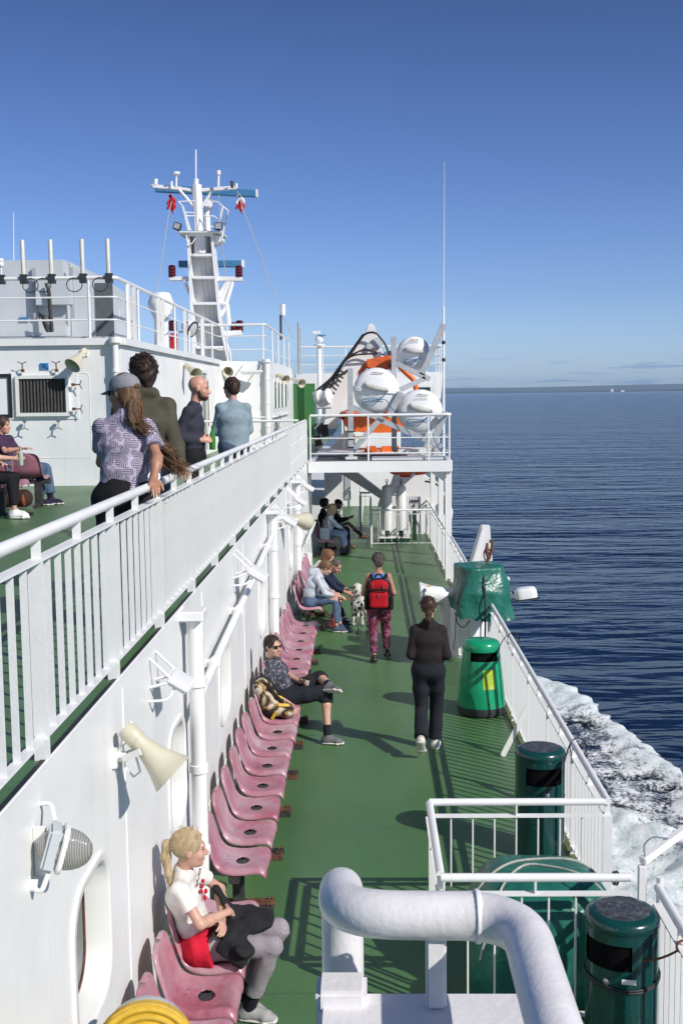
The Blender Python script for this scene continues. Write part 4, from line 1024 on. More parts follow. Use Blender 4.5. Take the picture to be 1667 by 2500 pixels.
mb = MB(); mb.prism([(1.42, 2.218), (1.79, 2.218), (1.79, 1.95)], (0, 26.4, 0), (1, 0, 0), (0, 0, 1), (0, .02, 0)); mb.build('gusset', WHITE_CLEAN, pf)
mb = MB(); mb.tube([(1.66, 24.35, .002), (1.66, 24.35, 1.0), (1.66, 24.4, 2.2)], .022, 8); tag(mb.build('signal_pole', WHITE_RUSTY), 'thin white pole standing inside the side rail before the liferaft platform', 'pole')
# bulkheads under the platform
mb = MB(); mb.box((-1.36, 36.0, .002), (-.80, 36.2, 2.30)); mb.box((-.86, 33.6, .002), (-.80, 35.99, .35)); tag(mb.build('bulkhead', WHITE), 'shaded white bulkhead behind the far seated passengers', 'bulkhead')
mb = MB(); mb.box((-.90, 41.0, .002), (1.2, 46.0, 3.9)); o = mb.build('machinery_house', WHITE); tag(o, 'white house across the far end of the lower deck', 'deckhouse')
mb = MB(); mb.box((-.82, 40.96, .25), (-.60, 40.99, 2.2)); mb.build('door_seal', GREY, o)
fe = picket_rail('far_enclosure_railing', 'white railing round the gas cylinders, side facing the camera', (.09, 29.9), (1.68, 29.9), 0, .165, 9, bottom=.10)
picket_rail('far_enclosure_railing', 'white railing at the walkway side of the gas cylinders', (.085, 29.96), (.085, 33.6), 0, .165, 9, bottom=.10)
picket_rail('far_enclosure_railing', 'short white railing left of the gas cylinders, further forward', (-.22, 34.0), (.08, 34.0), 0, .15, 2, bottom=.10, h=1.08)
picket_rail('far_enclosure_railing', 'white railing running forward towards the white house', (-.22, 34.1), (-.18, 40.6), 0, .2, 8, bottom=.10, h=1.08)
for x, lab in ((.52, 'white gas cylinder, left one behind the far railing'), (.90, 'white gas cylinder, right one behind the far railing')):
    o = thing('gas_cylinder', lab, 'gas cylinder', (x, 31.0, .14), 0, 'gas cylinders behind the far railing')
    mb = MB(); mb.lathe([(.04, .30), (.125, .31), (.14, .34), (.14, 1.43), (.125, 1.50), (.07, 1.54), (.03, 1.55)], (x, 31, 0), seg=24); mb.build('bottle', WHITE_CLEAN, o, sharp=50)
    mb = MB(); mb.tube([(x, 31, 1.54), (x, 31, 1.64)], .02, 8); mb.tube(loop_pts((x, 31, 1.66), .035, .03, 12), .010, 6); mb.build('valve', DARKIRON, o)
    mb = MB(); mb.tube([(x, 31, .14), (x, 31, .305)], .07, 10); mb.build('pedestal', CHARCOAL, o)
o = thing('cylinder_stand', 'dark green stand under the gas cylinders', 'stand', (.7, 31, 0))
mb = MB(); mb.box((.32, 30.75, .002), (1.12, 31.3, .118)); mb.build('plinth', DECK_GREEN_TRIM, o)
mb = MB(); mb.box((.30, 30.72, .119), (1.14, 31.33, .140)); mb.build('top_plate', WHITE_CLEAN, o)
mb = MB(); mb.tube([(.36, 31.17, 1.25), (1.08, 31.17, 1.25)], .02, 6); mb.tube([(.36, 31.2, .14), (.36, 31.2, 1.3)], .02, 6); mb.tube([(1.08, 31.2, .14), (1.08, 31.2, 1.3)], .02, 6); mb.build('clamp_frame', WHITE_CLEAN, o)
o = thing('control_box', 'grey control box with black levers right of the gas cylinders', 'control box', (1.27, 31.2, .5))
mb = MB(); mb.box((1.12, 31.2, .83), (1.44, 31.35, 1.19)); mb.build('case', GREY_PALE, o, bevel=.01)
mb = MB()
for x in (1.2, 1.28, 1.36): mb.box((x-.02, 31.15, 1.06), (x+.02, 31.198, 1.12))
mb.box((1.25, 31.15, .92), (1.28, 31.198, 1.0)); mb.build('lever', BLACK, o)
mb = MB(); mb.tube([(1.28, 31.3, .002), (1.28, 31.3, .83)], .05, 8); mb.build('pedestal', DECK_GREEN_TRIM, o)
# boat davit
dv = thing('boat_davit', 'large white boat davit rising behind the liferafts with black hydraulic hoses', 'davit', (.3, 33, 0))
def P2(pts, Y, d=.35): 
    q = [at(a, b, Y) for a, b in pts]; mb = MB(); mb.prism([(p.x, p.z) for p in q], (0, Y, 0), (1, 0, 0), (0, 0, 1), (0, d, 0)); return mb
P2([(872, 1250), (868, 1160), (880, 1128), (898, 1112), (905, 1090), (930, 1078), (962, 1080), (985, 1098), (1010, 1112), (1030, 1140), (1040, 1175), (1034, 1215), (1018, 1245)], 32.6, .5).build('base', WHITE, dv, bevel=.02)
P2([(742, 1062), (790, 1062), (905, 1150), (880, 1150)], 33.3, .4).build('strut', WHITE, dv, bevel=.02)
P2([(716, 905), (735, 888), (772, 868), (838, 764), (845, 746), (853, 742), (860, 750), (872, 792), (884, 828), (862, 850), (833, 838), (798, 898), (768, 985), (742, 985), (748, 930), (722, 925)], 33.8, .42).build('arm', WHITE, dv, bevel=.02)
P2([(735, 1050), (800, 985), (815, 1000), (815, 1055)], 33.2, .4).build('foot', WHITE, dv, bevel=.02)
mb = MB(); p = at(738, 912, 33.7); mb.lathe([(.22, -.06), (.22, 0), (.17, .01), (.17, .22), (.22, .23), (.22, .28)], p-Vector((0, .28, 0)), (1, -.5, .15), 28); mb.build('winch_drum', WHITE_CLEAN, dv)
for k in range(6):
    mb = MB(); mb.beam(at(752+k*5, 892-k*9, 33.5), at(768+k*5, 905-k*9, 33.5), .03, .05); mb.build('hose_rung', BLACK, dv)
mb = MB(); p = at(745, 925, 33.4); mb.cbox(p, (.5, .2, .35)); mb.build('winch_motor', WHITE_RUSTY, dv, bevel=.04)
mb = MB(); mb.tube(bend([at(722, 985, 32), at(745, 960, 32), at(790, 952, 32), at(800, 980, 32)], .15), .03, 6); mb.build('guard_bar', WHITE_CLEAN, dv)
mb = MB(); mb.tube(bend([at(722, 1010, 32), at(760, 1002, 32), at(790, 1002, 32)], .15), .02, 6); mb.build('guard_bar', WHITE_CLEAN, dv)
mb = MB(); mb.tube([at(790, 955, 32), at(790, 1040, 32)], .03, 6); mb.build('guard_bar', WHITE_CLEAN, dv)
for a, b, w in (((732, 972), (738, 996), .16), ((744, 975), (748, 1005), .10), ((727, 1000), (733, 1024), .12)):
    mb = MB(); mb.beam(at(*a, 33), at(*b, 33), w, .2); mb.build('hydraulic_unit', DARKIRON, dv)
mb = MB(); p = at(808, 992, 31.6); q = at(808, 962, 31.6); mb.lathe([(.13, 0), (.13, q.z-p.z-.08), (.05, q.z-p.z)], p, seg=16); tag(mb.build('fire_bottle', RED), 'red cylinder standing behind the platform rail left of the raft rack', 'cylinder')
mb = MB(); mb.cbox(at(818, 1005, 31.7), (.42, .3, .06)); tag(mb.build('step_pad', YELLOWP), 'yellow step pad beside the red cylinder on the davit foot', 'step')
mb = MB(); p = at(865, 788, 33.78); mb.lathe([(.17, 0), (.17, .08), (.08, .09)], p+Vector((0, 0, 0)), (0, -1, 0), 20); mb.build('sheave', GREY_PALE, dv)
mb = MB(); p = at(848, 796, 33.78); mb.lathe([(.09, 0), (.09, .1)], p, (0, -1, 0), 16); mb.build('sheave', GREY_PALE, dv)
for pts, r_ in (([(725, 898), (760, 870), (800, 820), (838, 765), (862, 762), (885, 790), (892, 812)], .035), ([(735, 890), (768, 872), (790, 832), (800, 818), (840, 800), (870, 812)], .028),
               ([(745, 905), (765, 880), (775, 845), (806, 815), (860, 812), (890, 815)], .028), ([(730, 905), (745, 893), (775, 850), (812, 800), (835, 768)], .05)):
    mb = MB(); mb.tube(bend([at(a, b, 33.55) for a, b in pts], .25), r_, 6); mb.build('hose', BLACK, dv)
mb = MB(); mb.tube(bend([at(a, b, 31.9) for a, b in ((975, 1105), (1003, 1110), (1018, 1135), (1022, 1170), (1012, 1195))], .2), .03, 6); mb.tube(bend([at(a, b, 31.9) for a, b in ((985, 1100), (1015, 1120), (1038, 1150), (1036, 1165))], .2), .025, 6); mb.build('hose', BLACK, dv)
mb = MB(); p = at(1026, 1152, 32.5); mb.lathe([(.13, 0), (.13, .12), (.07, .13)], p, (0, -1, 0), 18); mb.build('pulley', WHITE_RUSTY, dv)
for a, b in (((795, 990), (775, 1018)), ((772, 868), (800, 850))): mb = MB(); mb.beam(at(*a, 33.5), at(*b, 33.5), .10, .08); mb.build('pump', DARKIRON, dv)
for a, b, w in (((886, 808), (880, 845), .12), ((893, 806), (900, 850), .10), ((905, 800), (898, 828), .10), ((872, 808), (868, 832), .14)):
    mb = MB(); mb.beam(at(*a, 33.4), at(*b, 33.4), w, .1); mb.build('block', DARKIRON if w < .12 else STEEL, dv)
o = P2([(915, 1086), (945, 1086), (942, 1096), (920, 1096)], 31.8, .3).build('life_jacket_bundle', RED); tag(o, 'red bundle hanging under the liferaft platform', 'bundle')
for pts in ([(868, 1092), (905, 1108), (915, 1118)], [(860, 1088), (890, 1112)]):
    pass
# rescue boat
rb = thing('rescue_boat', 'orange rescue boat stowed behind the liferaft rack', 'boat', (.35, 31, ZU))
def hullf(u, v):
    a = PI*(v-.5); y = 31.0+5.5*u; taper = 1-max(0, (u-.55)/.45)**2*.85
    w = 1.02*taper; d = .75*(1-.25*max(0, u-.6))
    x = w*math.copysign(abs(math.sin(a))**.6, a); z = 3.42-.62*d*max(0, math.cos(a))**.8+.25*max(0, u-.6)
    return (.35+x, y, z)
mb = MB(); mb.grid(hullf, 16, 16); mb.add([hullf(0, j/16) for j in range(17)], [tuple(range(17))]); mb.build('hull', ORANGE, rb, sharp=50)
mb = MB(); mb.tube([hullf(u, 0) for u in np.linspace(0, 1, 12)]+[hullf(u, 1) for u in np.linspace(1, 0, 12)], .10, 10); mb.build('fender_tube', ORANGE, rb)
for (a, b), (c, d_), Y in (((836, 1026), (868, 1070), 30.2), ((872, 1026), (920, 1068), 30.5), ((905, 1050), (950, 1070), 30.3)):
    p = at(a, b, Y); q = at(c, d_, Y); mb = MB(); mb.box((p.x, Y, q.z), (q.x, Y+.5, p.z)); mb.build('locker', ORANGE, rb, bevel=.05)
P2([(870, 1062), (915, 1044), (958, 1040), (985, 1056), (960, 1080), (940, 1092), (900, 1090)], 30.05, .4).build('cover', ORANGE_TARP, rb, bevel=.02)
P2([(958, 1068), (1006, 1064), (1000, 1076), (972, 1090), (952, 1092)], 30.5, .4).build('cover', ORANGE_TARP, rb, bevel=.02)
mb = MB(); mb.tube(bend([at(824, 878, 31.5), at(832, 846, 31.5), at(848, 832, 31.5), at(905, 826, 31.5), at(925, 850, 31.5), at(952, 874, 31.5), at(955, 895, 31.5)], .25), .075, 10); mb.build('arch', ORANGE, rb)
P2([(838, 826), (860, 822), (905, 814), (914, 832), (906, 846), (850, 850), (840, 842)], 31.2, .9).build('arch_cover', ORANGE_TARP, rb, bevel=.04)
mb = MB(); mb.beam(at(866, 846, 31.3), at(858, 858, 31.3), .08, .08); mb.beam(at(893, 840, 31.2), at(905, 838, 31.2), .12, .1); mb.build('arch_light', DARKIRON, rb)
P2([(880, 1068), (895, 1068), (895, 1082), (882, 1082)], 29.9, .1).build('outboard_motor', BLACK, rb, bevel=.02)

# liferaft rack
def c3(zx, zy): return ((820+zx*.18495)/1.06314, (780+zy*.18495)/1.06314)
rk = thing('liferaft_rack', 'grey steel rack of slanted beams holding the white liferafts', 'rack', (.3, 27.4, ZU))
def rbeam(a, b, Y, w=.125, d=.12, name='beam'):
    mb = MB(); mb.beam(at(*c3(*a), Y), at(*c3(*b), Y), d, w, up=(at(*c3(*b), Y)-at(*c3(*a), Y)).cross(Vector((0, 1, 0)))); mb.build(name, GALV, rk, bevel=.006)
for Y in (27.0, 28.3):
    k = 27.0/Y
    rbeam((188, 645), (198, 1835 if Y < 28 else 1800), Y, .125, .12, 'upright')
rbeam((763, 228), (768, 1740), 28.6, .13, .12, 'upright')
for Y in (27.05, 28.4):
    rbeam((215, 1740), (585, 1310), Y); rbeam((175, 1140), (640, 1335), Y); rbeam((590, 1330), (1390, 1675), Y)
for Y in (28.9, 30.2):
    rbeam((1425, 60), (1130, 730), Y, .15); rbeam((790, 580), (1240, 790), Y); rbeam((835, 930), (1180, 775), Y); 
for Y in (27.15, 28.5): rbeam((1440, 1220), (1290, 1610), Y, .15); rbeam((860, 960), (690, 1290), Y, .15)
rbeam((1310, 1640), (1310, 1800), 27.3, .18); rbeam((1210, 1500), (1205, 1800), 28.4, .14)
mb = MB(); p = at(*c3(820, 1710), 27.8); q = at(*c3(1190, 1760), 27.8); mb.box((p.x, 27.6, q.z), (q.x, 28.2, p.z)); mb.build('foot_beam', WHITE_RUSTY, rk)
for a in ((205, 1840), (1230, 1810)):
    p = at(*c3(*a), 26.9); mb = MB(); mb.cbox((p.x, 26.95, 2.51), (.28, .28, .055)); mb.build('base_plate', WHITE_RUSTY, rk)
for zz in (1480, 1580, 1690):
    p = at(*c3(195, zz), 26.9); mb = MB(); mb.box((p.x-.075, 26.925, p.z-.012), (p.x+.075, 27.07, p.z+.012)); mb.build('band', BLACK, rk)
def raft(label, cu, r, Y, tilt, L=1.55):
    c = at(*cu, Y)
    o = thing('liferaft_canister', label, 'liferaft', tuple(c), 0, 'white liferaft canisters on the rack')
    ay = Vector((0, 1, 0)); ex = Vector((math.cos(tilt), 0, math.sin(tilt))); ez = Vector((-math.sin(tilt), 0, math.cos(tilt)))
    prof = [(.002, -.16), (r*.30, -.152), (r*.58, -.125), (r*.82, -.075), (r*.94, -.02), (r*.985, .05), (r, .14), (r, L-.14), (r*.98, L-.05), (r*.9, L+.03), (r*.5, L+.12), (.002, L+.16)]
    mb = MB(); mb.lathe(prof, c, ay, 48, caps=False); mb.build('shell', RAFT, o, sharp=70)
    out = [(rr+.034, zz) for rr, zz in prof]
    poly = [(-a, b-.02) for a, b in out]+[(a, b-.02) for a, b in reversed(out)]
    mb = MB(); mb.prism(poly, c-ez*.06-ay*.012, ex, ay, ez*.12); mb.build('seam_flange', RAFT, o, bevel=.02)
    # rolled canvas, ropes, maker's marks
    f = lambda a, b, dd=-.02: c+ex*(a*r)+ez*(b*r)+ay*(-.16*max(0, 1-(a*a+b*b))**.5+dd)
    mb = MB(); mb.tube([f(-.48, .26, -.03), f(-.40, .17, -.05), f(-.1, .11, -.06), f(.25, .08, -.055), f(.50, .06, -.04)], [.035, .075, .07, .06, .04], 10)
    mb.tube([f(-.50, .36, -.02), f(-.44, .2, -.05)], [.01, .06], 8); mb.build('canvas_roll', simple('canvas_roll_%d' % len(MATS), (.50, .49, .45, 1), .8, 0, .2, 8, .4, 20, .01), o, sharp=80)
    for k in range(5):
        a = -.20+.10*k; mb = MB(); mb.prism([(0, 0), (.045, 0), (.045, .028), (0, .028)] if k != 2 else [(.0, .02), (.02, -.02), (.045, .008), (.025, .05)], f(a-.04, .74, -.022), ex*r*1.7, ez*r*1.5, (0, -.006, 0)); mb.build('maker_mark', BLACK if k != 2 else ORANGE, o)
    for row, zz in enumerate((-.24, -.33) if Y < 28 and cu[0] < 900 else ((.66,) if Y > 28 else (.60,))):
        lettering('LIFERAFT' if row == 0 else 'SOLAS', .085, tuple(f(0, zz, -.03)), ex, ez, simple('faded_grey_print_%d' % len(MATS), (.50, .52, .52, 1), .6), o, 'stencil')
    for pts in ([(.50, .05), (.35, -.18), (.1, -.40), (-.2, -.45), (-.60, -.60), (-.55, -.40), (-.30, -.38), (.05, -.36), (.40, -.36)], [(.48, .05), (.30, -.25), (-.05, -.62), (-.35, -.70), (-.60, -.62)]):
        mb = MB(); mb.tube(bend([f(a, b, -.035) for a, b in pts], .08), .010, 5); mb.build('painter_rope', BLUE_ROPE, o)
    return o
raft('white liferaft canister at the left of the rack, tangled in blue rope', (864, 897), .545, 27.3, -.09)
raft('white liferaft canister perched highest on the rack', (950, 811), .430, 29.2, 0)
raft('white liferaft canister at the right of the rack, lower than the others', (966, 945), .525, 27.4, -.10)
lashing('pale blue rope stretched from the left liferaft down to the platform', [at(*c3(660, 1060), 27.0), at(*c3(830, 1300), 26.9), at(*c3(1030, 1600), 26.9)], BLUE_ROPE, .012)
lashing('blue rope from the right liferaft down to the platform edge', [at(*c3(1260, 1190), 26.95), at(*c3(1235, 1320), 26.9), at(*c3(1280, 1550), 26.9), at(*c3(1400, 1790), 26.9)], BLUE_ROPE, .012)
# bridge wing far forward
bw = thing('bridge_wing', 'white bridge wing reaching outboard behind the liferafts', 'bridge wing', (0, 46, 4))
mb = MB(); mb.prism([(-2.82, 3.9), (1.4, 3.9), (2.95, 3.75), (3.05, 4.85), (-2.82, 4.85)], (0, 46.2, 0), (1, 0, 0), (0, 0, 1), (0, 4, 0)); mb.build('wall', WHITE, bw)
mb = MB(); mb.beam((2.9, 46.3, 4.7), (2.3, 46.3, 1.0), .22, .3); mb.build('strut', WHITE, bw)
p = at(*c3(1080, 895), 46.1); q = at(*c3(1245, 945), 46.1); mb = MB(); mb.box((p.x, 46.14, q.z-.2), (q.x, 46.19, p.z)); mb.build('window', GLASSDARK, bw)
pipe_rail('bridge_wing_railing', 'white railing along the top of the bridge wing', [(-2.7, 46.4), (3.0, 46.4), (3.0, 50)], 4.85, [1.05, .7, .35], [0, .1, .2, .3, .42, .55, .64, .8, 1], r=.025, rt=.035)
o = thing('searchlight_post', 'white post with a small searchlight before the davit', 'searchlight', (-2.0, 46, 4.85))
mb = MB(); a = at(733, 850, 44); b = at(733, 790, 44); mb.tube([(a.x, 44, 2.5), (a.x, 44, b.z)], .085, 10); mb.build('post', WHITE_CLEAN, o)
mb = MB(); mb.ell((b.x, 44, b.z+.18), (.16, .16, .17)); mb.build('globe', WHITE_CLEAN, o)
mb = MB(); mb.lathe([(.22, -.05), (.22, .0)], (b.x, 44, b.z-.02), seg=16); mb.box((b.x-.22, 43.8, b.z+.38), (b.x+.05, 44.1, b.z+.48)); mb.build('visor', WHITE_CLEAN, o)
mb = MB(); mb.box((b.x+.0, 43.85, b.z+.30), (b.x+.26, 44.05, b.z+.34)); mb.build('blue_vane', BLUEPAINT, o)
# whip antenna and its stays
o = thing('whip_antenna', 'tall thin white whip antenna rising beside the liferafts', 'antenna', (1.95, 29, ZU))
a = at(1018, 760, 29); b = at(1020, 372, 29)
mb = MB(); mb.tube([(a.x, 29, 2.4), (a.x, 29, a.z+.6)], .03, 8); mb.build('mount_pole', WHITE_CLEAN, o)
mb = MB(); mb.tube([(a.x, 29, a.z+.6), at(1019, 560, 29), b], [.013, .010, .005], 6); mb.build('whip', WHITE_CLEAN, o)
for yy in (790, 830): mb = MB(); mb.lathe([(.045, 0), (.045, .08)], at(1018, yy, 29), seg=8); mb.build('clamp', BLACK, o)
# ------------------------------------------------------------------ mast and roof gear
def m2(zx, zy): return ((340+zx*.24235)/1.06314, (340+zy*.24235)/1.06314)
YM = 45.0
def mp_(zx, zy, Y=YM): return at(*m2(zx, zy), Y)
ms = thing('radar_mast', 'tall white ladder shaped mast with blue radar scanners on the deckhouse roof', 'mast', (-6, YM, ZR))
def Mx(pts, Y, d): 
    q = [mp_(a, b, Y) for a, b in pts]; mb = MB(); mb.prism([(p.x, p.z) for p in q], (0, Y, 0), (1, 0, 0), (0, 0, 1), (0, d, 0)); return mb
def mtube(pts, r, mat=WHITE_CLEAN, name='strut', Y=YM, parent=None):
    mb = MB(); mb.tube([mp_(a, b, Y) for a, b in pts], r, 8); return mb.build(name, mat, parent or ms)
Mx([(478, 945), (505, 945), (575, 2330), (545, 2330)], YM, .75).build('side_plate', WHITE, ms)
Mx([(715, 945), (738, 945), (822, 1790), (950, 2330), (905, 2330), (795, 1800)], YM, .75).build('side_plate', WHITE, ms)
Mx([(506, 945), (714, 945), (790, 1780), (905, 2330), (575, 2330)], YM+.68, .06).build('back_plate', WHITE, ms)
for y, x0, x1 in ((958, 508, 714), (1163, 517, 730), (1390, 530, 754), (1652, 543, 780), (1868, 556, 808), (2095, 567, 850)):
    Mx([(x0, y-13), (x1, y-13), (x1+1, y+13), (x0+1, y+13)], YM+.01, .66).build('shelf', WHITE_CLEAN, ms)
mtube([(618, 970), (622, 1150)], .26, name='mast_tube', Y=YM+.35)
Mx([(725, 945), (838, 985), (838, 1018), (748, 1062)], YM+.2, .8).build('bracket_plate', WHITE_CLEAN, ms)
Mx([(385, 925), (835, 925), (835, 938), (385, 938)], YM-.2, 1.8).build('platform', WHITE_RUSTY, ms)
mtube([(597, 925), (590, 690), (580, 460)], .19, WHITE, 'pole', YM+.3)
mtube([(685, 925), (680, 780), (690, 700)], .14, WHITE, 'pole', YM+.8)
Mx([(640, 585), (728, 580), (732, 690), (650, 685)], YM+.5, .5).build('scanner_motor', WHITE_CLEAN, ms, bevel=.05)
mtube([(573, 465), (573, 400)], .10, WHITE_CLEAN, 'mast_head', YM+.3)
mtube([(571, 400), (570, 105)], .03, WHITE_CLEAN, 'whip', YM+.3)
def mbeam(a, b, w, h, mat, name, Y=YM):
    mb = MB(); mb.beam(mp_(*a, Y), mp_(*b, Y), w, h); return mb.build(name, mat, ms, bevel=.02)
mbeam((120, 472), (440, 500), .14, .14, WHITE_CLEAN, 'yard', YM+.3); mbeam((440, 500), (560, 520), .12, .12, WHITE_CLEAN, 'yard', YM+.3); mbeam((605, 515), (985, 487), .14, .14, WHITE_CLEAN, 'yard', YM+.3)
mbeam((165, 497), (1180, 550), .24, .27, BLUEPAINT, 'radar_scanner', YM+.9)
mbeam((400, 1258), (1040, 1256), .24, .26, BLUEPAINT, 'radar_scanner', YM+1.6)
mb = MB(); mb.cbox(mp_(1186, 546, YM+.9), (.08, .26, .28)); mb.build('scanner_cap', WHITE_CLEAN, ms); mb = MB(); mb.cbox(mp_(1046, 1256, YM+1.6), (.10, .26, .29)); mb.build('scanner_cap', WHITE_CLEAN, ms)
for pts in ([(405, 510), (560, 690)], [(735, 520), (625, 690)]): mtube(pts, .06, Y=YM+.25)
for pts, r_ in (([(165, 460), (168, 400)], .08), ([(326, 500), (326, 425)], .05), ([(374, 490), (374, 375)], .04), ([(797, 480), (798, 360)], .05), ([(937, 490), (935, 420)], .06), ([(978, 490), (978, 445)], .05)):
    mtube(pts, r_, WHITE_CLEAN if r_ != .06 else DARKIRON, 'yard_fitting')
mb = MB(); mb.lathe([(.06, 0), (.16, .08), (.15, .15), (.02, .18)], mp_(374, 372), seg=12); mb.build('gps_dome', WHITE_CLEAN, ms)
mb = MB(); mb.lathe([(.09, 0), (.09, .16)], mp_(798, 358), seg=10); mb.build('antenna_cap', WHITE_CLEAN, ms)
for pts in ([(395, 628), (435, 670)], [(395, 628), (560, 622)], [(440, 770), (570, 772)], [(470, 735), (560, 742)], [(740, 625), (785, 628), (900, 722)], [(640, 770), (755, 775), (862, 858)], [(720, 880), (840, 880)]):
    mtube(pts, .025, WHITE_CLEAN, 'guard_rail')
for q in ([(430, 670), (445, 668), (525, 915), (490, 918)], [(835, 680), (852, 685), (812, 860), (795, 860)], [(888, 720), (900, 725), (845, 985), (828, 985)]): Mx(q, YM-.1, .08).build('guard_post', WHITE_CLEAN, ms)
for c, tilt in ((385, 1), (797, 0)):
    mb = MB(); p = mp_(c, 878, YM-.4); mb.cbox(p, (.30, .25, .28), Matrix.Rotation(.35*tilt, 3, 'Y')); mb.build('work_lamp', CHARCOAL, ms, bevel=.03)
    mb = MB(); mb.cbox(p+Vector((0, -.13, 0)), (.22, .02, .20), Matrix.Rotation(.35*tilt, 3, 'Y')); mb.build('lamp_lens', GREY, ms)  # lens coloured dark grey to stand for the shadow it lies in
    mtube([(c+8, 895), (c+15, 925)], .04, DARKIRON, 'lamp_stand', YM-.4)
mbeam((305, 1405), (500, 1405), .2, .16, WHITE_RUSTY, 'lantern_arm', YM+.3); mbeam((785, 1408), (1040, 1408), .2, .18, WHITE_RUSTY, 'lantern_arm', YM+.3)
mtube([(450, 1415), (510, 1560)], .06, Y=YM+.2)
for pts in ([(895, 1425), (800, 1590)], [(905, 1430), (820, 1650)], [(940, 1430), (875, 1655)], [(805, 1640), (890, 1665)], [(885, 1665), (905, 1870)], [(820, 1780), (880, 1690)]): mtube(pts, .09, Y=YM+.3)
def lantern(zx, z0, z1, Y, parent):
    a = mp_(zx, z1, Y); b = mp_(zx, z0, Y); h = b.z-a.z
    mb = MB(); mb.lathe([(kk*.78, zz*h) for kk, zz in ((.18, 0), (.20, .05), (.16, .1), (.19, .14), (.19, .30), (.15, .34), (.19, .38), (.19, .54), (.15, .58), (.19, .62), (.19, .80), (.15, .84), (.19, .9), (.12, 1))], a, seg=14); mb.build('red_lantern', LAMPRED, parent)
lantern(333, 1268, 1388, YM+.3, ms); lantern(1005, 1272, 1388, YM+.3, ms)
lantern(955, 1845, 1945, YM+.5, ms); lantern(1012, 1825, 1940, YM+.5, ms)
mbeam((860, 1960), (1035, 1950), .3, .2, WHITE_CLEAN, 'lantern_shelf', YM+.4)
lantern(340, 1825, 1930, 40, ms)
for k, x in enumerate((600, 640, 690, 720)): mtube([(x, 1180), (x+50, 1640), (x+85, 2250)], .02, WHITE_CLEAN, 'cable_run', YM+.6)
mtube(bend([mp_(470, 950, YM).to_tuple() and (470, 950), (500, 1050), (560, 1000)], .1) if False else [(470, 950), (485, 1030), (530, 1055), (565, 1000)], .025, WHITE_CLEAN, 'cable', YM-.1)
# flag halyards
for pts, lab in (([(340, 560), (290, 800), (180, 1545)], 'thin white halyard on the left of the radar mast'), ([(990, 520), (1050, 720), (1180, 1060), (1430, 1745), (1560, 2010)], 'thin white halyard sloping right from the radar mast'), ([(800, 560), (825, 940), (870, 1380)], None)):
    mb = MB(); mb.tube([mp_(a, b, YM-.5-2*(i/len(pts))) for i, (a, b) in enumerate(pts)], .016, 5); o = mb.build('halyard', ROPE if lab else ROPE, None if lab else ms)
    if lab: tag(o, lab, 'halyard', 'halyards of the radar mast')
def flag(cx, cy, label, mats):
    o = thing('signal_flag', label, 'flag', tuple(mp_(cx, cy, YM-.6)), 0, 'small flags on the halyards')
    for i, m_ in enumerate(mats):
        def ff(u, v, i=i):
            a = mp_(cx, cy+i*48, YM-.6); return (a.x+.24*u-.08+.06*math.sin(v*6)-.08*i*0, a.y+.10*math.sin(u*7+v*4), a.z-.36*v-.10*u*v+.08*math.sin(u*5))
        mb = MB(); mb.grid(ff, 8, 8); mb.build('cloth', m_, o, solid=.01, sharp=180)
FLAGRED = simple('red_flag_cloth', (.50, .015, .03, 1), .8)
FLAGWHITE = simple('white_flag_cloth', (.75, .75, .76, 1), .8)
flag(312, 570, 'small red flag furled on the left halyard', [FLAGRED, FLAGRED])
flag(1005, 568, 'small white and red flag on the right halyard', [FLAGWHITE, FLAGRED])
# rod antenna at the end of the right halyard
o = thing('rod_antenna', 'short antenna post where the right halyard is made fast on the roof rail', 'antenna', tuple(mp_(1440, 1990, 44)))
mb = MB(); mb.tube([mp_(1428, 2020, 44), mp_(1425, 1770, 44)], .05, 6); mb.build('lattice', DARKIRON, o)
mb = MB(); mb.lathe([(.10, 0), (.10, .42)], mp_(1447, 1775, 44), seg=10); mb.build('cap', WHITE_CLEAN, o)
o = thing('rod_antenna', 'thin grey twin rod antenna at the forward end of the deckhouse roof', 'antenna', tuple(at(687, 860, 44)))
mb = MB(); mb.tube([at(686, 860, 44), at(685, 740, 44)], .045, 6); mb.tube([at(689, 860, 44), at(689, 752, 44)], .03, 6); mb.build('rods', GREY, o)
# roof gear near the aft edge
AX0 = 20.1
for k, (x, lab) in enumerate(((-6.28, 'cream stick antenna, leftmost of the row on the roof rail'), (-5.60, 'cream stick antenna second from the left on the roof rail'), (-4.83, 'cream stick antenna third from the left on the roof rail'), (-4.345, 'cream stick antenna at the right end of the roof rail row'))):
    x = at((55, 119, 191, 250)[k], 640, AX0).x; o = thing('stick_antenna', lab, 'antenna', (x, AX0, ZR+1.05), 0, 'cream stick antennas on the roof rail')
    mb = MB(); mb.lathe([(.036, .12), (.035, .70), (.030, .72)], (x, AX0, ZR+1.0), seg=14); mb.build('rod', CREAM, o)
    mb = MB(); mb.box((x-.05, AX0-.07, ZR+.97), (x+.07, AX0+.05, ZR+1.13)); mb.build('clamp', CHARCOAL, o)
    mb = MB(); mb.tube(loop_pts((x+(.13 if k == 0 else -.14), AX0-.05, ZR+.94), .135, .12, 24, .1), .009, 6); mb.build('cable_coil', BLACK, o)
o = thing('camera_dome', 'small white dome camera on the roof rail at the left picture edge', 'camera', (at(6, 640, AX0).x, AX0, ZR+1.05))
x = at(4, 640, AX0).x
mb = MB(); mb.box((x-.06, AX0-.05, ZR+.97), (x+.06, AX0+.05, ZR+1.13)); mb.build('clamp', CHARCOAL, o)
mb = MB(); mb.tube([(x, AX0, ZR+1.13), (x, AX0, ZR+1.27)], .018, 6); mb.ell((x, AX0, ZR+1.31), (.055, .055, .06)); mb.lathe([(.05, 0), (.05, .05)], (x, AX0, ZR+1.36), seg=12); mb.build('dome', WHITE_CLEAN, o)
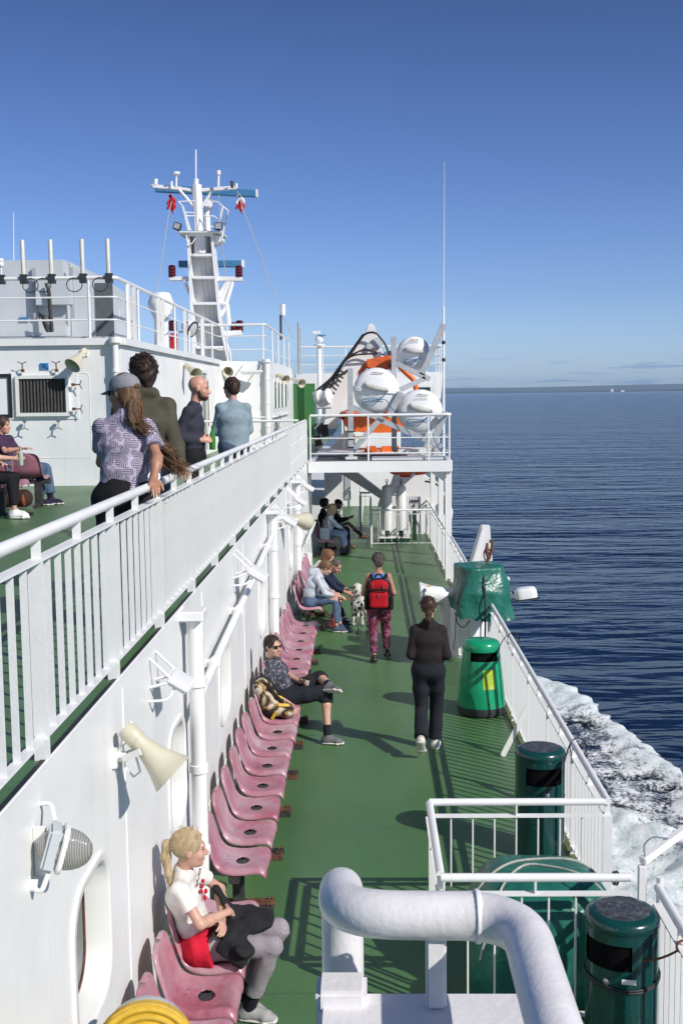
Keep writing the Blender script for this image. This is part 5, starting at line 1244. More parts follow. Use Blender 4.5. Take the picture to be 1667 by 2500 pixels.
# ventilation plant
ac = thing('ventilation_plant', 'large grey ventilation cabinet on the deckhouse roof at the left edge', 'ventilation cabinet', (-7, 22, ZR))
a = at(0, 598, 22); b = at(150, 760, 22); c = at(178, 640, 22)
mb = MB(); mb.box((-9, 22, ZR+.15), (at(152, 700, 22).x, 25, a.z)); mb.build('cabinet', GREY_PALE, ac, bevel=.02)
xr = at(152, 700, 22).x
mb = MB(); mb.prism([(0, ZR+.15), (.8, ZR+.15), (.8, a.z-.55), (0, a.z)], (xr+.005, 22.3, 0), (1, 0, 0), (0, 0, 1), (0, 2.4, 0)); mb.build('hood', GREY_PALE, ac, bevel=.015)
mb = MB(); mb.box((-9, 21.9, ZR+.02), (xr+.8, 25, ZR+.148)); mb.build('plinth', GREY, ac)
mb = MB(); mb.box((xr+.50, 22.28, ZR+.16), (xr+.84, 22.299, a.z-.42)); mb.build('fan_grille', GRATING, ac)
for x in (-6.15, -5.62): 
    q = at((80, 165)[x > -6], 700, 21.9).x; mb = MB(); mb.beam((q, 21.95, ZR+.5), (q, 21.95, ZR+1.45), .07, .05, up=(0, 1, 0)); mb.build('hinge_post', GREY, ac)
p0 = at(80, 636, 21.8); p1 = at(165, 700, 21.8)
mb = MB(); mb.box((p0.x, 21.80, p1.z), (p1.x, 21.94, p0.z)); mb.build('service_door', GREY_PALE, ac, bevel=.01)
p0 = at(42, 728, 21.9); p1 = at(64, 738, 21.9); mb = MB(); mb.box((p0.x, 21.97, p1.z), (p1.x, 21.99, p0.z)); mb.build('maker_plate', BLUEPAINT, ac)
for k in range(9):
    x = at(88+k*5, 700, 21.7).x; e = at(104+k*2, 698, 21.7)
    mb = MB(); mb.tube(bend([(x, 21.78, p1.z+.03), (x+.02, 21.7, at(0, 715+k*3, 21.7).z), (at(100+k*2.4, 700, 21.7).x, 21.7, at(0, 752+k, 21.7).z), (at(106+k*2, 700, 21.7).x, 21.7, at(0, 764, 21.7).z)] if k < 7 else [at(100+k, 650, 21.7), at(106+k, 668, 21.7), at(108+k, 700, 21.7), at(113+k, 762, 21.7)], .15), .012 if k < 7 else .035, 5); mb.build('cable', BLACK, ac)
# mushroom vents
def mush(label, cx, ytop, w, ybase, Y, prof):
    a = at(cx, ytop, Y); r_ = (at(cx+w/2, ytop, Y)-at(cx-w/2, ytop, Y)).length/2
    o = thing('mushroom_vent', label, 'ventilator', (a.x, Y, ZR)); H = a.z-ZR
    mb = MB(); mb.lathe([(rr*r_, zz*H) for rr, zz in prof], (a.x, Y, ZR), seg=28); mb.build('body', WHITE_CLEAN, o, sharp=35)
mush('tall white flared vent on the roof left of the radar mast', 369, 672, 60, 800, 27, [(.52, 0), (.52, .44), (.55, .45), (.55, .47), (.5, .48), (.55, .55), (1.0, .80), (1.0, .83), (.72, .99), (.6, 1.0)])
mush('squat white mushroom vent behind the corner of the roof rail', 250, 709, 50, 772, 23, [(.62, 0), (.62, .70), (1, .72), (1, .98), (.9, 1.0)])
o = thing('vent_post', 'thin white post with a flat plate on the roof near the squat vent', 'post', (at(232, 700, 24).x, 24, ZR))
x = at(232, 700, 24).x; zt = at(232, 674, 24).z
mb = MB(); mb.tube([(x, 24, ZR), (x, 24, zt)], .06, 10); mb.build('post', WHITE_CLEAN, o); mb = MB(); mb.box((x-.1, 23.8, zt), (x+.32, 24.2, zt+.02)); mb.build('plate', WHITE_CLEAN, o)
# fire extinguisher cabinet and search light on the roof
o = thing('fire_cabinet', 'red fire hose cabinet on the roof beside the tall flared vent', 'cabinet', (at(397, 790, 28).x, 28, ZR))
p = at(389, 765, 28); q = at(405, 765, 28); mb = MB(); mb.box((p.x, 28, ZR+.02), (q.x, 28.2, p.z)); mb.build('case', RED, o, bevel=.02)
o = thing('roof_searchlight', 'round white searchlight on the side roof rail', 'searchlight', tuple(at(437, 752, 28.5)))
c = at(434, 752, 28.5); ax = Vector((.75, -.3, -.35)).normalized()
mb = MB(); mb.lathe([(.02, -.17), (.11, -.15), (.17, -.08), (.19, 0), (.19, .10)], c, ax, 24); mb.build('shell', WHITE_CLEAN, o, sharp=60)
mb = MB(); mb.lathe([(.195, .10), (.205, .11), (.205, .14), (.18, .145)], c, ax, 24, caps=False); mb.build('rim', CHARCOAL, o)
mb = MB(); mb.lathe([(.18, .12), (.18, .13), (.02, .145)], c, ax, 24); mb.build('lens', LENS, o)
mb = MB(); mb.tube([c+Vector((0, 0, -.1)), c+Vector((-.35, 0, -.12)), (c.x-.35, 28.5, ZR)], .035, 8); mb.build('arm', WHITE_RUSTY, o)
o = thing('thin_aerial', 'faint thin aerial at the left edge of the sky', 'antenna', tuple(at(32, 600, 24)))
mb = MB(); mb.tube([at(33, 700, 24), at(32, 488, 24)], [.012, .006], 5); mb.build('wire', WHITE_CLEAN, o)
o = thing('thin_aerial', 'thin aerial on a small post left of the tall flared vent', 'antenna', tuple(at(358, 790, 27)))
mb = MB(); mb.tube([at(357, 812, 27), at(357, 722, 27)], [.03, .008], 6); mb.build('rod', WHITE_CLEAN, o)
# ------------------------------------------------------------------ implicit surface modeller for people, animals, soft things
def _n(v): v = np.asarray(v, float); return v/max(1e-9, np.linalg.norm(v))
def A3(*p): return np.array(p if len(p) > 1 else p[0], float)
class P_:
    def __init__(s, f, lo, hi, k=.02, op='add'): s.f = f; s.lo = np.asarray(lo, float); s.hi = np.asarray(hi, float); s.k = k; s.op = op
def cap(a, b, ra, rb=None, k=.02, op='add'):
    a = A3(a); b = A3(b); rb = ra if rb is None else rb; d = b-a; L2 = max(1e-9, d.dot(d)); m = max(ra, rb)
    def f(P):
        w = P-a; t = np.clip(w@d/L2, 0, 1); return np.linalg.norm(w-t[..., None]*d, axis=-1)-(ra+(rb-ra)*t)
    return P_(f, np.minimum(a, b)-m, np.maximum(a, b)+m, k, op)
def cone(a, b, ra, rb=None, k=.02, op='add', ends=(True, True)):
    """flat ended tapered cylinder, for sleeves and trouser legs"""
    a = A3(a); b = A3(b); rb = ra if rb is None else rb; d = b-a; L = np.linalg.norm(d); d = d/L; m = max(ra, rb)
    def f(P):
        w = P-a; h = w@d; t = np.clip(h/L, 0, 1); r = np.linalg.norm(w-h[..., None]*d, axis=-1)-(ra+(rb-ra)*t)
        return np.maximum(r, np.maximum(-h, h-L))
    return P_(f, np.minimum(a, b)-m, np.maximum(a, b)+m, k, op)
def ell(c, r, Rm=None, k=.02, op='add'):
    c = A3(c); r = A3(r); m = r.max()
    def f(P):
        q = P-c
        if Rm is not None: q = q@Rm
        k0 = np.linalg.norm(q/r, axis=-1); k1 = np.linalg.norm(q/(r*r), axis=-1)
        return k0*(k0-1)/np.maximum(k1, 1e-6)
    return P_(f, c-m, c+m, k, op)
def eseg(a, b, ra, rb, side, k=.03, op='add'):
    """capsule of elliptical section; ra, rb = (half width along side, half depth)"""
    a = A3(a); b = A3(b); d = b-a; L = np.linalg.norm(d); d = d/L; s = A3(side); s = _n(s-d*s.dot(d)); n = np.cross(d, s); m = max(ra+rb) if isinstance(ra, tuple) else 0
    ra = A3(ra); rb = A3(rb); m = max(ra.max(), rb.max())
    def f(P):
        w = P-a; t = np.clip(w@d/L, 0, 1); q = w-t[..., None]*(L*d)
        rx = ra[0]+(rb[0]-ra[0])*t; ry = ra[1]+(rb[1]-ra[1])*t; rm = np.minimum(rx, ry)
        k0 = np.sqrt((q@s/rx)**2+(q@n/ry)**2+(q@d/rm)**2); return (k0-1)*rm
    return P_(f, np.minimum(a, b)-m, np.maximum(a, b)+m, k, op)
def rbox(c, h, Rm=None, r=.01, k=.01, op='add'):
    c = A3(c); h = A3(h); m = np.linalg.norm(h)
    def f(P):
        q = P-c
        if Rm is not None: q = q@Rm
        q = np.abs(q)-(h-r); return np.linalg.norm(np.maximum(q, 0), axis=-1)+np.minimum(q.max(-1), 0)-r
    return P_(f, c-m, c+m, k, op)
def surface(prims, vox, noise=None, cuts=()):
    adds = [p for p in prims if p.op == 'add']
    lo = np.min([p.lo for p in adds], 0)-3*vox; hi = np.max([p.hi for p in adds], 0)+3*vox
    n = np.ceil((hi-lo)/vox).astype(int)+1
    ax = [lo[i]+vox*np.arange(n[i]) for i in range(3)]
    F = np.full(n, .2, np.float32)
    for p in prims:
        pad = p.k+2.5*vox
        i0 = np.clip(np.floor((p.lo-pad-lo)/vox).astype(int), 0, n-1); i1 = np.clip(np.ceil((p.hi+pad-lo)/vox).astype(int)+1, 1, n)
        sl = tuple(slice(a, b) for a, b in zip(i0, i1))
        G = np.stack(np.meshgrid(*[ax[i][sl[i]] for i in range(3)], indexing='ij'), -1)
        d = p.f(G).astype(np.float32); o = F[sl]; k = p.k
        if p.op == 'add':
            h = np.clip(.5+.5*(o-d)/k, 0, 1); F[sl] = o*(1-h)+d*h-k*h*(1-h)
        elif p.op == 'sub':
            d = -d; h = np.clip(.5-.5*(o-d)/k, 0, 1); F[sl] = o*(1-h)+d*h+k*h*(1-h)
    if noise or cuts:
        G = np.stack(np.meshgrid(*ax, indexing='ij'), -1)
        near = np.abs(F) < .06
        if noise:
            amp, sc, seed = noise[:3]; st = np.array(noise[3] if len(noise) > 3 else (1, 1, 1.))
            r_ = np.random.default_rng(seed); Q = G[near]*st; o = np.zeros(len(Q))
            for _ in range(6):
                dd = _n(r_.normal(size=3)); w = sc*r_.uniform(.6, 1.8); o += np.sin(Q@dd*w + 1.3*np.sin(Q@_n(r_.normal(size=3))*w*.6)+r_.uniform(0, 6.3))
            F[near] += (amp*o/6*1.6).astype(np.float32)
        for c, nn in cuts: F = np.maximum(F, ((G-A3(c))@_n(nn)).astype(np.float32))
    # naive surface nets
    I = F < 0
    s = [slice(None, -1), slice(1, None)]
    cs = [(i, j, k) for i in (0, 1) for j in (0, 1) for k in (0, 1)]
    cnt = sum(I[s[i], s[j], s[k]].astype(np.int8) for i, j, k in cs); act = (cnt > 0) & (cnt < 8)
    ci = np.argwhere(act)
    if not len(ci): return [], []
    idx = np.full(act.shape, -1, np.int64); idx[act] = np.arange(len(ci))
    acc = np.zeros((len(ci), 3)); num = np.zeros(len(ci))
    val = {c: F[ci[:, 0]+c[0], ci[:, 1]+c[1], ci[:, 2]+c[2]] for c in cs}
    for c in cs:
        for a in range(3):
            if c[a]: continue
            e = list(c); e[a] = 1; e = tuple(e); va, vb = val[c], val[e]; m = (va < 0) != (vb < 0)
            t = np.where(m, va/np.where(va-vb == 0, 1, va-vb), 0)
            pt = np.array(c, float)[None]+np.eye(3)[a][None]*t[:, None]
            acc[m] += pt[m]; num[m] += 1
    V = lo+(ci+acc/num[:, None])*vox
    faces = []
    for a in range(3):
        b, c = (a+1) % 3, (a+2) % 3
        sl0 = [slice(None)]*3; sl1 = [slice(None)]*3; sl0[a] = slice(None, -1); sl1[a] = slice(1, None)
        m = I[tuple(sl0)] != I[tuple(sl1)]; e = np.argwhere(m)
        ok = (e[:, b] > 0) & (e[:, c] > 0) & (e[:, b] < n[b]-1) & (e[:, c] < n[c]-1); e = e[ok]
        def cell(db, dc):
            q = e.copy(); q[:, b] -= db; q[:, c] -= dc; return idx[q[:, 0], q[:, 1], q[:, 2]]
        quad = np.stack([cell(1, 1), cell(0, 1), cell(0, 0), cell(1, 0)], 1)
        ins = I[e[:, 0], e[:, 1], e[:, 2]]; quad[~ins] = quad[~ins][:, ::-1]; faces.append(quad)
    Fq = np.concatenate(faces); Fq = Fq[(Fq >= 0).all(1)]
    return V, Fq
def soft(name, prims, vox, mat, parent, noise=None, cuts=(), smooth=1, local=True):
    V, Fq = surface(prims, vox, noise, cuts)
    V = np.asarray(V)
    for _ in range(smooth):   # light Laplacian pass takes the voxel grain off
        acc = np.zeros_like(V); cn = np.zeros(len(V))
        for i, j in ((0, 1), (1, 2), (2, 3), (3, 0)):
            np.add.at(acc, Fq[:, i], V[Fq[:, j]]); np.add.at(cn, Fq[:, i], 1); np.add.at(acc, Fq[:, j], V[Fq[:, i]]); np.add.at(cn, Fq[:, j], 1)
        V = V*.5+.5*acc/np.maximum(cn, 1)[:, None]
    me = bpy.data.meshes.new(name); me.vertices.add(len(V)); me.vertices.foreach_set('co', V.reshape(-1))
    me.loops.add(len(Fq)*4); me.loops.foreach_set('vertex_index', Fq.reshape(-1)); me.polygons.add(len(Fq))
    me.polygons.foreach_set('loop_start', np.arange(len(Fq))*4); me.update(calc_edges=True); me.validate()
    me.polygons.foreach_set('use_smooth', [True]*len(me.polygons)); me.materials.append(mat)
    o = bpy.data.objects.new(name, me); COL.objects.link(o)
    if parent is not None: o.parent = parent
    return o

# ---- cloth, skin and hair
def skin(name, c):
    t = NT(name); v = t.coord('Object')
    n = t.noise(v, 9, 4)
    t.base(t.ramp(n, [(.3, (c[0]*.88, c[1]*.80, c[2]*.78, 1)), (.7, (c[0]*1.06, c[1]*1.04, c[2]*1.04, 1))])); t.rough(.48)
    t.b.inputs['Subsurface Weight'].default_value = .12; t.b.inputs['Subsurface Radius'].default_value = (.012, .005, .003); t.b.inputs['Subsurface Scale'].default_value = .6
    return t.m
SKIN = skin('fair_skin', (.56, .345, .255)); SKIN_TAN = skin('tanned_skin', (.42, .22, .14)); SKIN_PINK = skin('ruddy_skin', (.56, .30, .22)); SKIN_DARK = skin('dark_skin', (.16, .075, .05))
def hairmat(name, a, b, sc=(40, 40, 3), bp=.4):
    t = NT(name); v = t.coord('Object', scale=sc)
    n = t.noise(v, 2.2, 4, .6); t.base(t.ramp(n, [(.35, a+(1,)), (.65, b+(1,))])); t.rough(.5); t.bump(n, bp, .006); t.b.inputs['Specular IOR Level'].default_value = .3; return t.m
H_BLOND = hairmat('blond_hair', (.33, .24, .135), (.47, .36, .22), (22, 22, 7), .12); H_DARK = hairmat('dark_brown_hair', (.016, .010, .008), (.050, .032, .024)); H_BROWN = hairmat('brown_hair', (.022, .012, .008), (.075, .042, .028))
H_GREY = hairmat('greying_hair', (.045, .036, .03), (.15, .12, .10)); H_AUBURN = hairmat('auburn_hair', (.09, .042, .02), (.25, .125, .06)); H_LIGHT = hairmat('light_brown_hair', (.06, .034, .02), (.22, .125, .065)); H_BLACK = hairmat('black_hair', (.008, .007, .007), (.025, .02, .02))
def cloth(name, c, var=.18, sc=7, weave=140, bump=.25):
    t = NT(name); v = t.coord('Object'); n = t.noise(v, sc, 4)
    t.base(t.ramp(n, [(.3, tuple(x*(1-var) for x in c)+(1,)), (.7, tuple(min(1, x*(1+var)) for x in c)+(1,))])); t.rough(.85); t.b.inputs['Specular IOR Level'].default_value = .25
    b = t.bump(t.noise(v, weave, 2), bump, .003); t.bump(t.noise(v, 11, 3, .5, .8), .35, .02, b); return t.m
TEE = cloth('white_tee', (.70, .66, .62)); REDCLOTH = cloth('red_cloth', (.55, .012, .035)); BLACKKNIT = cloth('black_knit', (.016, .016, .018), weave=220); NAVY = cloth('navy_fabric', (.018, .024, .055)); BLACKCLOTH = cloth('black_fabric', (.012, .012, .014))
DARKSWEAT = cloth('dark_brown_sweater', (.022, .017, .017), weave=200); DARKTROU = cloth('black_trousers', (.014, .016, .022)); HOODIE = cloth('pale_grey_hoodie', (.48, .52, .58)); WHITEKNIT = cloth('white_knit', (.70, .70, .70)); OLIVE = cloth('olive_jacket', (.072, .066, .046)); BLUEGREY = cloth('blue_grey_sweater', (.24, .31, .35))
CHARSWEAT = cloth('charcoal_sweater', (.036, .037, .052)); BLUETOP = cloth('blue_vest_top', (.10, .20, .52)); SKIRT = cloth('pale_blue_skirt', (.34, .42, .58)); CAPGREY = cloth('grey_marl_cap', (.26, .26, .29)); BLACKCAP = cloth('black_cap_cloth', (.015, .015, .018)); PLUM = cloth('plum_shirt', (.06, .03, .07)); SOCK = cloth('dark_sock', (.012, .012, .02))
def denim(name, a, b):
    t = NT(name); v = t.coord('Object'); n = t.noise(v, 5, 4, .6); t.base(t.ramp(n, [(.3, a), (.7, b)])); t.rough(.8)
    bb = t.bump(t.noise(v, 160, 2), .3, .003); t.bump(t.noise(v, 12, 3, .5, .8), .4, .02, bb); return t.m
DENIM = denim('blue_denim', (.035, .065, .125, 1), (.09, .15, .24, 1)); DENIM_DARK = denim('dark_denim', (.03, .05, .085, 1), (.07, .105, .16, 1))
# floral shirt: pale sprigs on navy
t = NT('floral_shirt'); v = t.coord('Object')
f1 = t.ramp(t.noise(v, 38, 3, .6, 1.5), [(.555, 0.), (.60, 1.)]); t.base(t.mix(f1, (.022, .028, .058, 1), (.34, .31, .26, 1))); t.rough(.8); t.bump(t.noise(v, 11, 3, .5, .8), .4, .02); FLORAL = t.m
# geometric print: bars and wedges in cells turned this way and that
t = NT('geometric_print'); v = t.coord('Object')
vo = t.new('ShaderNodeTexVoronoi'); vo.inputs['Scale'].default_value = 21; t.link(v, vo.inputs['Vector'])
sx = t.new('ShaderNodeSeparateColor'); t.link(vo.outputs['Color'], sx.inputs[0])
rt_ = t.new('ShaderNodeVectorRotate', rotation_type='Y_AXIS'); t.link(v, rt_.inputs['Vector'])
t.link(t.math('MULTIPLY', t.math('FLOOR', t.math('MULTIPLY', sx.outputs[0], 4)), .785), rt_.inputs['Angle'])
wv = t.new('ShaderNodeTexWave'); wv.inputs['Scale'].default_value = 27; wv.inputs['Distortion'].default_value = .6; t.link(rt_.outputs[0], wv.inputs['Vector'])
bars = t.ramp(wv.outputs[1], [(.50, 0.), (.56, 1.)]); edge = t.ramp(vo.outputs['Distance'], [(.64, 1.), (.72, 0.)])
m_ = t.math('MULTIPLY', bars, edge)
t.base(t.mix(m_, (.46, .41, .52, 1), (.035, .025, .05, 1))); t.rough(.8); t.bump(t.noise(v, 11, 3, .5, .8), .45, .02); PRINT = t.m
# leggings: splashes of red and blue on black
t = NT('splash_leggings'); v = t.coord('Object')
a = t.ramp(t.noise(v, 15, 5, .7, 1.2), [(.44, (.010, .009, .018, 1)), (.50, (.14, .010, .035, 1)), (.55, (.40, .05, .10, 1)), (.59, (.03, .05, .18, 1)), (.64, (.50, .36, .42, 1)), (.69, (.02, .015, .03, 1))]); t.base(a); t.rough(.7); LEGGINGS = t.m
# small check trousers
t = NT('check_trousers'); v = t.coord('Object'); ck = t.new('ShaderNodeTexChecker'); ck.inputs['Scale'].default_value = 150; t.link(v, ck.inputs['Vector'])
ck.inputs['Color1'].default_value = (.34, .30, .325, 1); ck.inputs['Color2'].default_value = (.23, .20, .22, 1); t.link(ck.outputs[0], t.b.inputs['Base Color']); t.rough(.85); t.bump(t.noise(v, 11, 3, .5, .8), .4, .02); CHECK = t.m
# rucksack cloth: black, cream and yellow camouflage
t = NT('patterned_rucksack_cloth'); v = t.coord('Object'); n = t.noise(v, 7, 3, .5, 1.2)
t.base(t.ramp(n, [(.0, (.012, .011, .010, 1)), (.47, (.02, .015, .012, 1)), (.50, (.38, .21, .03, 1)), (.545, (.10, .05, .02, 1)), (.57, (.46, .41, .34, 1))], 'CONSTANT')); t.rough(.7); CAMO = t.m
SHOE_GREY = cloth('grey_canvas_shoe', (.13, .135, .14)); SHOE_WHITE = simple('off_white_sole', (.62, .60, .54, 1), .6); SHOE_PALE = cloth('pale_trainer', (.34, .33, .32)); SHOE_BLACK = simple('black_leather', (.015, .014, .014, 1), .35); SHOE_TAN = simple('tan_leather', (.17, .07, .035, 1), .4); SHOE_BLUE = cloth('blue_suede_trainer', (.06, .08, .12)); SHOE_WHITES = simple('white_leather_shoe', (.74, .74, .72, 1), .45); SHOE_NAVY = cloth('navy_loafer', (.025, .02, .045))
SHADES = simple('sunglass_lens', (.01, .008, .01, 1), .08); LIPS = simple('lip', (.42, .16, .14, 1), .45); EYE = simple('eye_dark', (.05, .035, .03, 1), .2); BROW = simple('eyebrow_hair', (.12, .08, .05, 1), .8)
GLASS_BROWN = simple('brown_bottle_glass', (.028, .012, .008, 1), .08); GLASS_GREEN = simple('green_bottle_glass', (.05, .22, .03, 1), .08); GLASS_PALE = simple('pale_bottle_glass', (.42, .46, .40, 1), .1)
BAGRED = cloth('red_rucksack_cloth', (.42, .008, .016), weave=200); BAGBLACK = cloth('black_rucksack_cloth', (.014, .014, .016)); LEATHERBROWN = cloth('brown_bag', (.05, .025, .02)); LEATHERORANGE = cloth('orange_brown_trim', (.25, .07, .025)); TOTE = cloth('pale_tote', (.40, .45, .47))

def rotm(yaw=0, pitch=0, roll=0):
    """head turn: yaw to the left, pitch down is negative, roll to the right"""
    return np.array(Euler((pitch, roll, yaw), 'YXZ').to_matrix()) if False else np.array(Matrix.Rotation(yaw, 3, 'Z') @ Matrix.Rotation(pitch, 3, 'X') @ Matrix.Rotation(roll, 3, 'Y'))
def head_prims(c, Rm, s=1.0):
    T = lambda x, y, z: A3(c)+Rm@(A3(x, y, z)*s)
    q = lambda x: x*s
    out = [ell(T(0, -.014, .030), A3(.075, .096, .090)*s, Rm, .02), ell(T(0, .028, -.030), A3(.061, .066, .086)*s, Rm, .03), ell(T(0, .045, -.085), A3(.046, .044, .034)*s, Rm, .025), ell(T(0, .076, -.099), A3(.022, .018, .017)*s, Rm, .02),
           cap(T(-.034, .080, .022), T(.034, .080, .022), q(.015), k=.014), ell(T(-.038, .064, -.036), A3(.024, .022, .024)*s, Rm, .02), ell(T(.038, .064, -.036), A3(.024, .022, .024)*s, Rm, .02)]
    for sx in (-1, 1): out.append(ell(T(.031*sx, .100, .001), A3(.016, .012, .011)*s, Rm, .010, 'sub'))
    out += [cap(T(0, .088, .010), T(0, .117, -.033), q(.0085), q(.0135), .010), ell(T(0, .104, -.040), A3(.017, .014, .010)*s, Rm, .008), cap(T(-.018, .090, -.066), T(.018, .090, -.066), q(.0085), k=.008), cap(T(-.015, .089, -.078), T(.015, .089, -.078), q(.0085), k=.008)]
    for sx in (-1, 1): out.append(ell(T(.076*sx, -.006, -.008), A3(.010, .020, .033)*s, Rm, .008))
    return out, T
def hand_prims(w, d, n, side, curl=.35, s=1.0, spread=.02):
    """palm, four unequal bent fingers and a thumb from the side; n = back of the hand, side = +1/-1 puts the thumb at d x n times side"""
    w = A3(w); d = _n(d); n = _n(A3(n)-d*A3(n).dot(d)); t = np.cross(d, n)*side
    o = [eseg(w-d*.005, w+d*.072*s, (.025*s, .017*s), (.036*s, .013*s), t, .012)]
    cl = curl if isinstance(curl, (list, tuple)) else [curl]*4
    for i in range(4):
        p = w+d*(.076-.006*abs(i-1.2))*s+t*(.029-.0195*i)*s; ang = .25*cl[i]; L = [.040, .046, .042, .033][i]*s
        for j, (r0, r1, l) in enumerate(((.0098, .0092, 1), (.0092, .0082, .72), (.0082, .0072, .58))):
            dd = d*math.cos(ang)-n*math.sin(ang)+t*(spread*(1.5-i)); e = p+_n(dd)*L*l; o.append(cap(p, e, r0*s, r1*s, .004)); p = e; ang += cl[i]
    p = w+d*.018*s+t*.024*s; dd = _n(d*.75+t*.75-n*.25); e = p+dd*.042*s; o.append(cap(p, e, .0135*s, .0115*s, .010)); dd = _n(d*.95+t*.30-n*.35*(1+max(cl))); o.append(cap(e, e+dd*.036*s, .0112*s, .009*s, .006))
    return o
def L_(a, b, t): return A3(a)+(A3(b)-A3(a))*t
class Person:
    def __init__(s, label, loc, rz, J, sk=None, vox=.009, hs=1.0, head=(0, 0, 0), hands=None, lf=.78, bare=False, arm=1.0, torso=1.0, seed=1, neck=.052, category='person'):
        s.J = {k: A3(v) for k, v in J.items()}; J = s.J; s.vox = vox; s.seed = seed; s.torso = torso; s.sk = sk or SKIN
        s.Rh = rotm(*head); hp, s.T = head_prims(J['hd'], s.Rh, hs); s.hs = hs
        s.side = _n(J['shR']-J['shL']); s.hside = _n(J['hipR']-J['hipL'])
        B = [eseg(J['pel'], J['ch'], (.125*torso, .08*torso), (.13*torso, .08*torso), s.side, .04), eseg(J['ch'], J['nk']-(J['nk']-J['ch'])*.12, (.125*torso, .075*torso), (.085*torso, .05*torso), s.side, .03), cap(J['shL'], J['shR'], .030, k=.02)]
        B += hp + [cap(J['nk']-A3(0, 0, .01), J['hd']+s.Rh@(A3(0, -.018, -.055)*hs), neck, neck*.92, .02)]
        for q in 'LR':
            B += [cap(J['sh'+q], J['el'+q], (.038 if not bare else .047)*arm, .036*arm, .02), cap(J['el'+q], L_(J['el'+q], J['wr'+q], .3), .037*arm, .040*arm, .02), cap(L_(J['el'+q], J['wr'+q], .3), J['wr'+q], .040*arm, .025*arm, .02)]
            h = (hands or {}).get(q)
            d = J['wr'+q]-J['el'+q]
            if h is None: h = dict(d=_n(d), n=A3(0, 0, 1) if abs(_n(d)[2]) < .8 else A3(0, 1, 0))
            B += hand_prims(J['wr'+q], h['d'], h['n'], h.get('side', 1 if q == 'L' else -1), h.get('curl', .4), h.get('s', 1.0))
            B += [cap(J['hip'+q], J['kn'+q], .070*torso*lf, .052*lf, .02), cap(J['kn'+q], L_(J['kn'+q], J['an'+q], .3), .052*lf, .054*lf, .015), cap(L_(J['kn'+q], J['an'+q], .3), J['an'+q], .054*lf, .034*(lf+1)/2, .02)]
            fd = _n(J.get('fd'+q, A3(0, 1, 0))); fu = _n(J.get('fu'+q, A3(0, 0, 1)))
            B.append(cap(J['an'+q]-fu*.03, J['an'+q]+fd*.13-fu*.055, .034, .022, .03))
        s.o = soft('person', B, vox, s.sk, None); s.o.location = loc; s.o.rotation_euler = (0, 0, rz); tag(s.o, label, category)
    def add(s, name, prims, mat, vox=None, noise=None, cuts=(), smooth=1, parent=None): return soft(name, prims, vox or s.vox, mat, parent or s.o, noise, cuts, smooth)
    def shirt(s, mat, sleeve=1.0, loose=1.0, waist=None, hem=-.04, name='shirt', noise=(.006, 26), cuff=None, chest=(.175, .115), belly=(.155, .115), extra=(), armr=.056, neck_r=.085, vox=None, k=1.0):
        J = s.J; t = s.torso*loose; up = _n(J['ch']-J['pel'])
        w = J.get('wa', L_(J['pel'], J['ch'], .45)); b = J['pel']+up*hem
        sc = lambda r: (r[0]*t, r[1]*t)
        P = [eseg(b, w, sc((belly[0]*1.03, belly[1]*1.02)), sc(belly), s.side, .03), eseg(w, J['ch'], sc(belly), sc(chest), s.side, .04), eseg(J['ch'], L_(J['ch'], J['nk'], .72), sc(chest), (.112*t, .070*t), s.side, .04),
             cap(J['nk']-A3(0, 0, .035), J['nk']-A3(0, 0, .004), neck_r*.86, neck_r*.74, .03)]
        for q in 'LR':
            a, e, wv_ = J['sh'+q], J['el'+q], J['wr'+q]
            P += [cap(J['nk']-up*.045, a-up*.012, .046*t, armr*.86*t, .035), cap(L_(J['ch'], a, .55), a-up*.02, .060*t, armr*.88*t, .03)]
            if sleeve <= .5: P += [cap(a-up*.015, L_(a, e, .12), armr*.90*t, armr*.94*t, .02), cone(L_(a, e, .08), L_(a, e, sleeve*2), armr*.96*t, (armr*.98+.006)*t, .025)]
            else:
                P += [cap(a-up*.015, e, armr*.93*t, armr*.86*t, .02), cone(e, L_(e, wv_, (sleeve-.5)*2), armr*.92*t, (cuff or armr*.70)*t, .02)]
        P += list(extra)
        return s.add(name, P, mat, vox=vox, noise=(noise[0], noise[1], s.seed) if noise else None, cuts=[(b-up*.035, -up)])
    def trousers(s, mat, cuff=.92, loose=1.0, name='trousers', noise=(.005, 24), thigh=.094, knee=.066, ank=.056, seat=.125, vox=None, top=.10):
        J = s.J; up = _n(J['ch']-J['pel']); t = loose
        P = [eseg(J['pel']-up*.03, J['pel']+up*top, (.165*t, seat*t), (.15*t, .108*t), s.hside, .04), cap(L_(J['hipL'], J['hipR'], .15), L_(J['hipL'], J['hipR'], .85), seat*.86*t, k=.05)]
        for q in 'LR':
            h, kn, an = J['hip'+q], J['kn'+q], J['an'+q]
            P.append(cap(h, L_(h, kn, .5), thigh*t, (thigh*.5+knee*.52)*t, .05))
            if cuff < .5: P.append(cone(L_(h, kn, .45), L_(h, kn, cuff*2), thigh*.82*t, knee*1.12*t, .03))
            else:
                P += [cap(L_(h, kn, .5), kn, (thigh*.5+knee*.52)*t, knee*t, .03), cone(kn, L_(kn, an, (cuff-.5)*2), knee*t, ank*t, .02)]
        return s.add(name, P, mat, vox=vox, noise=(noise[0], noise[1], s.seed+3) if noise else None, cuts=[(J['pel']+up*(top+.02), up)])
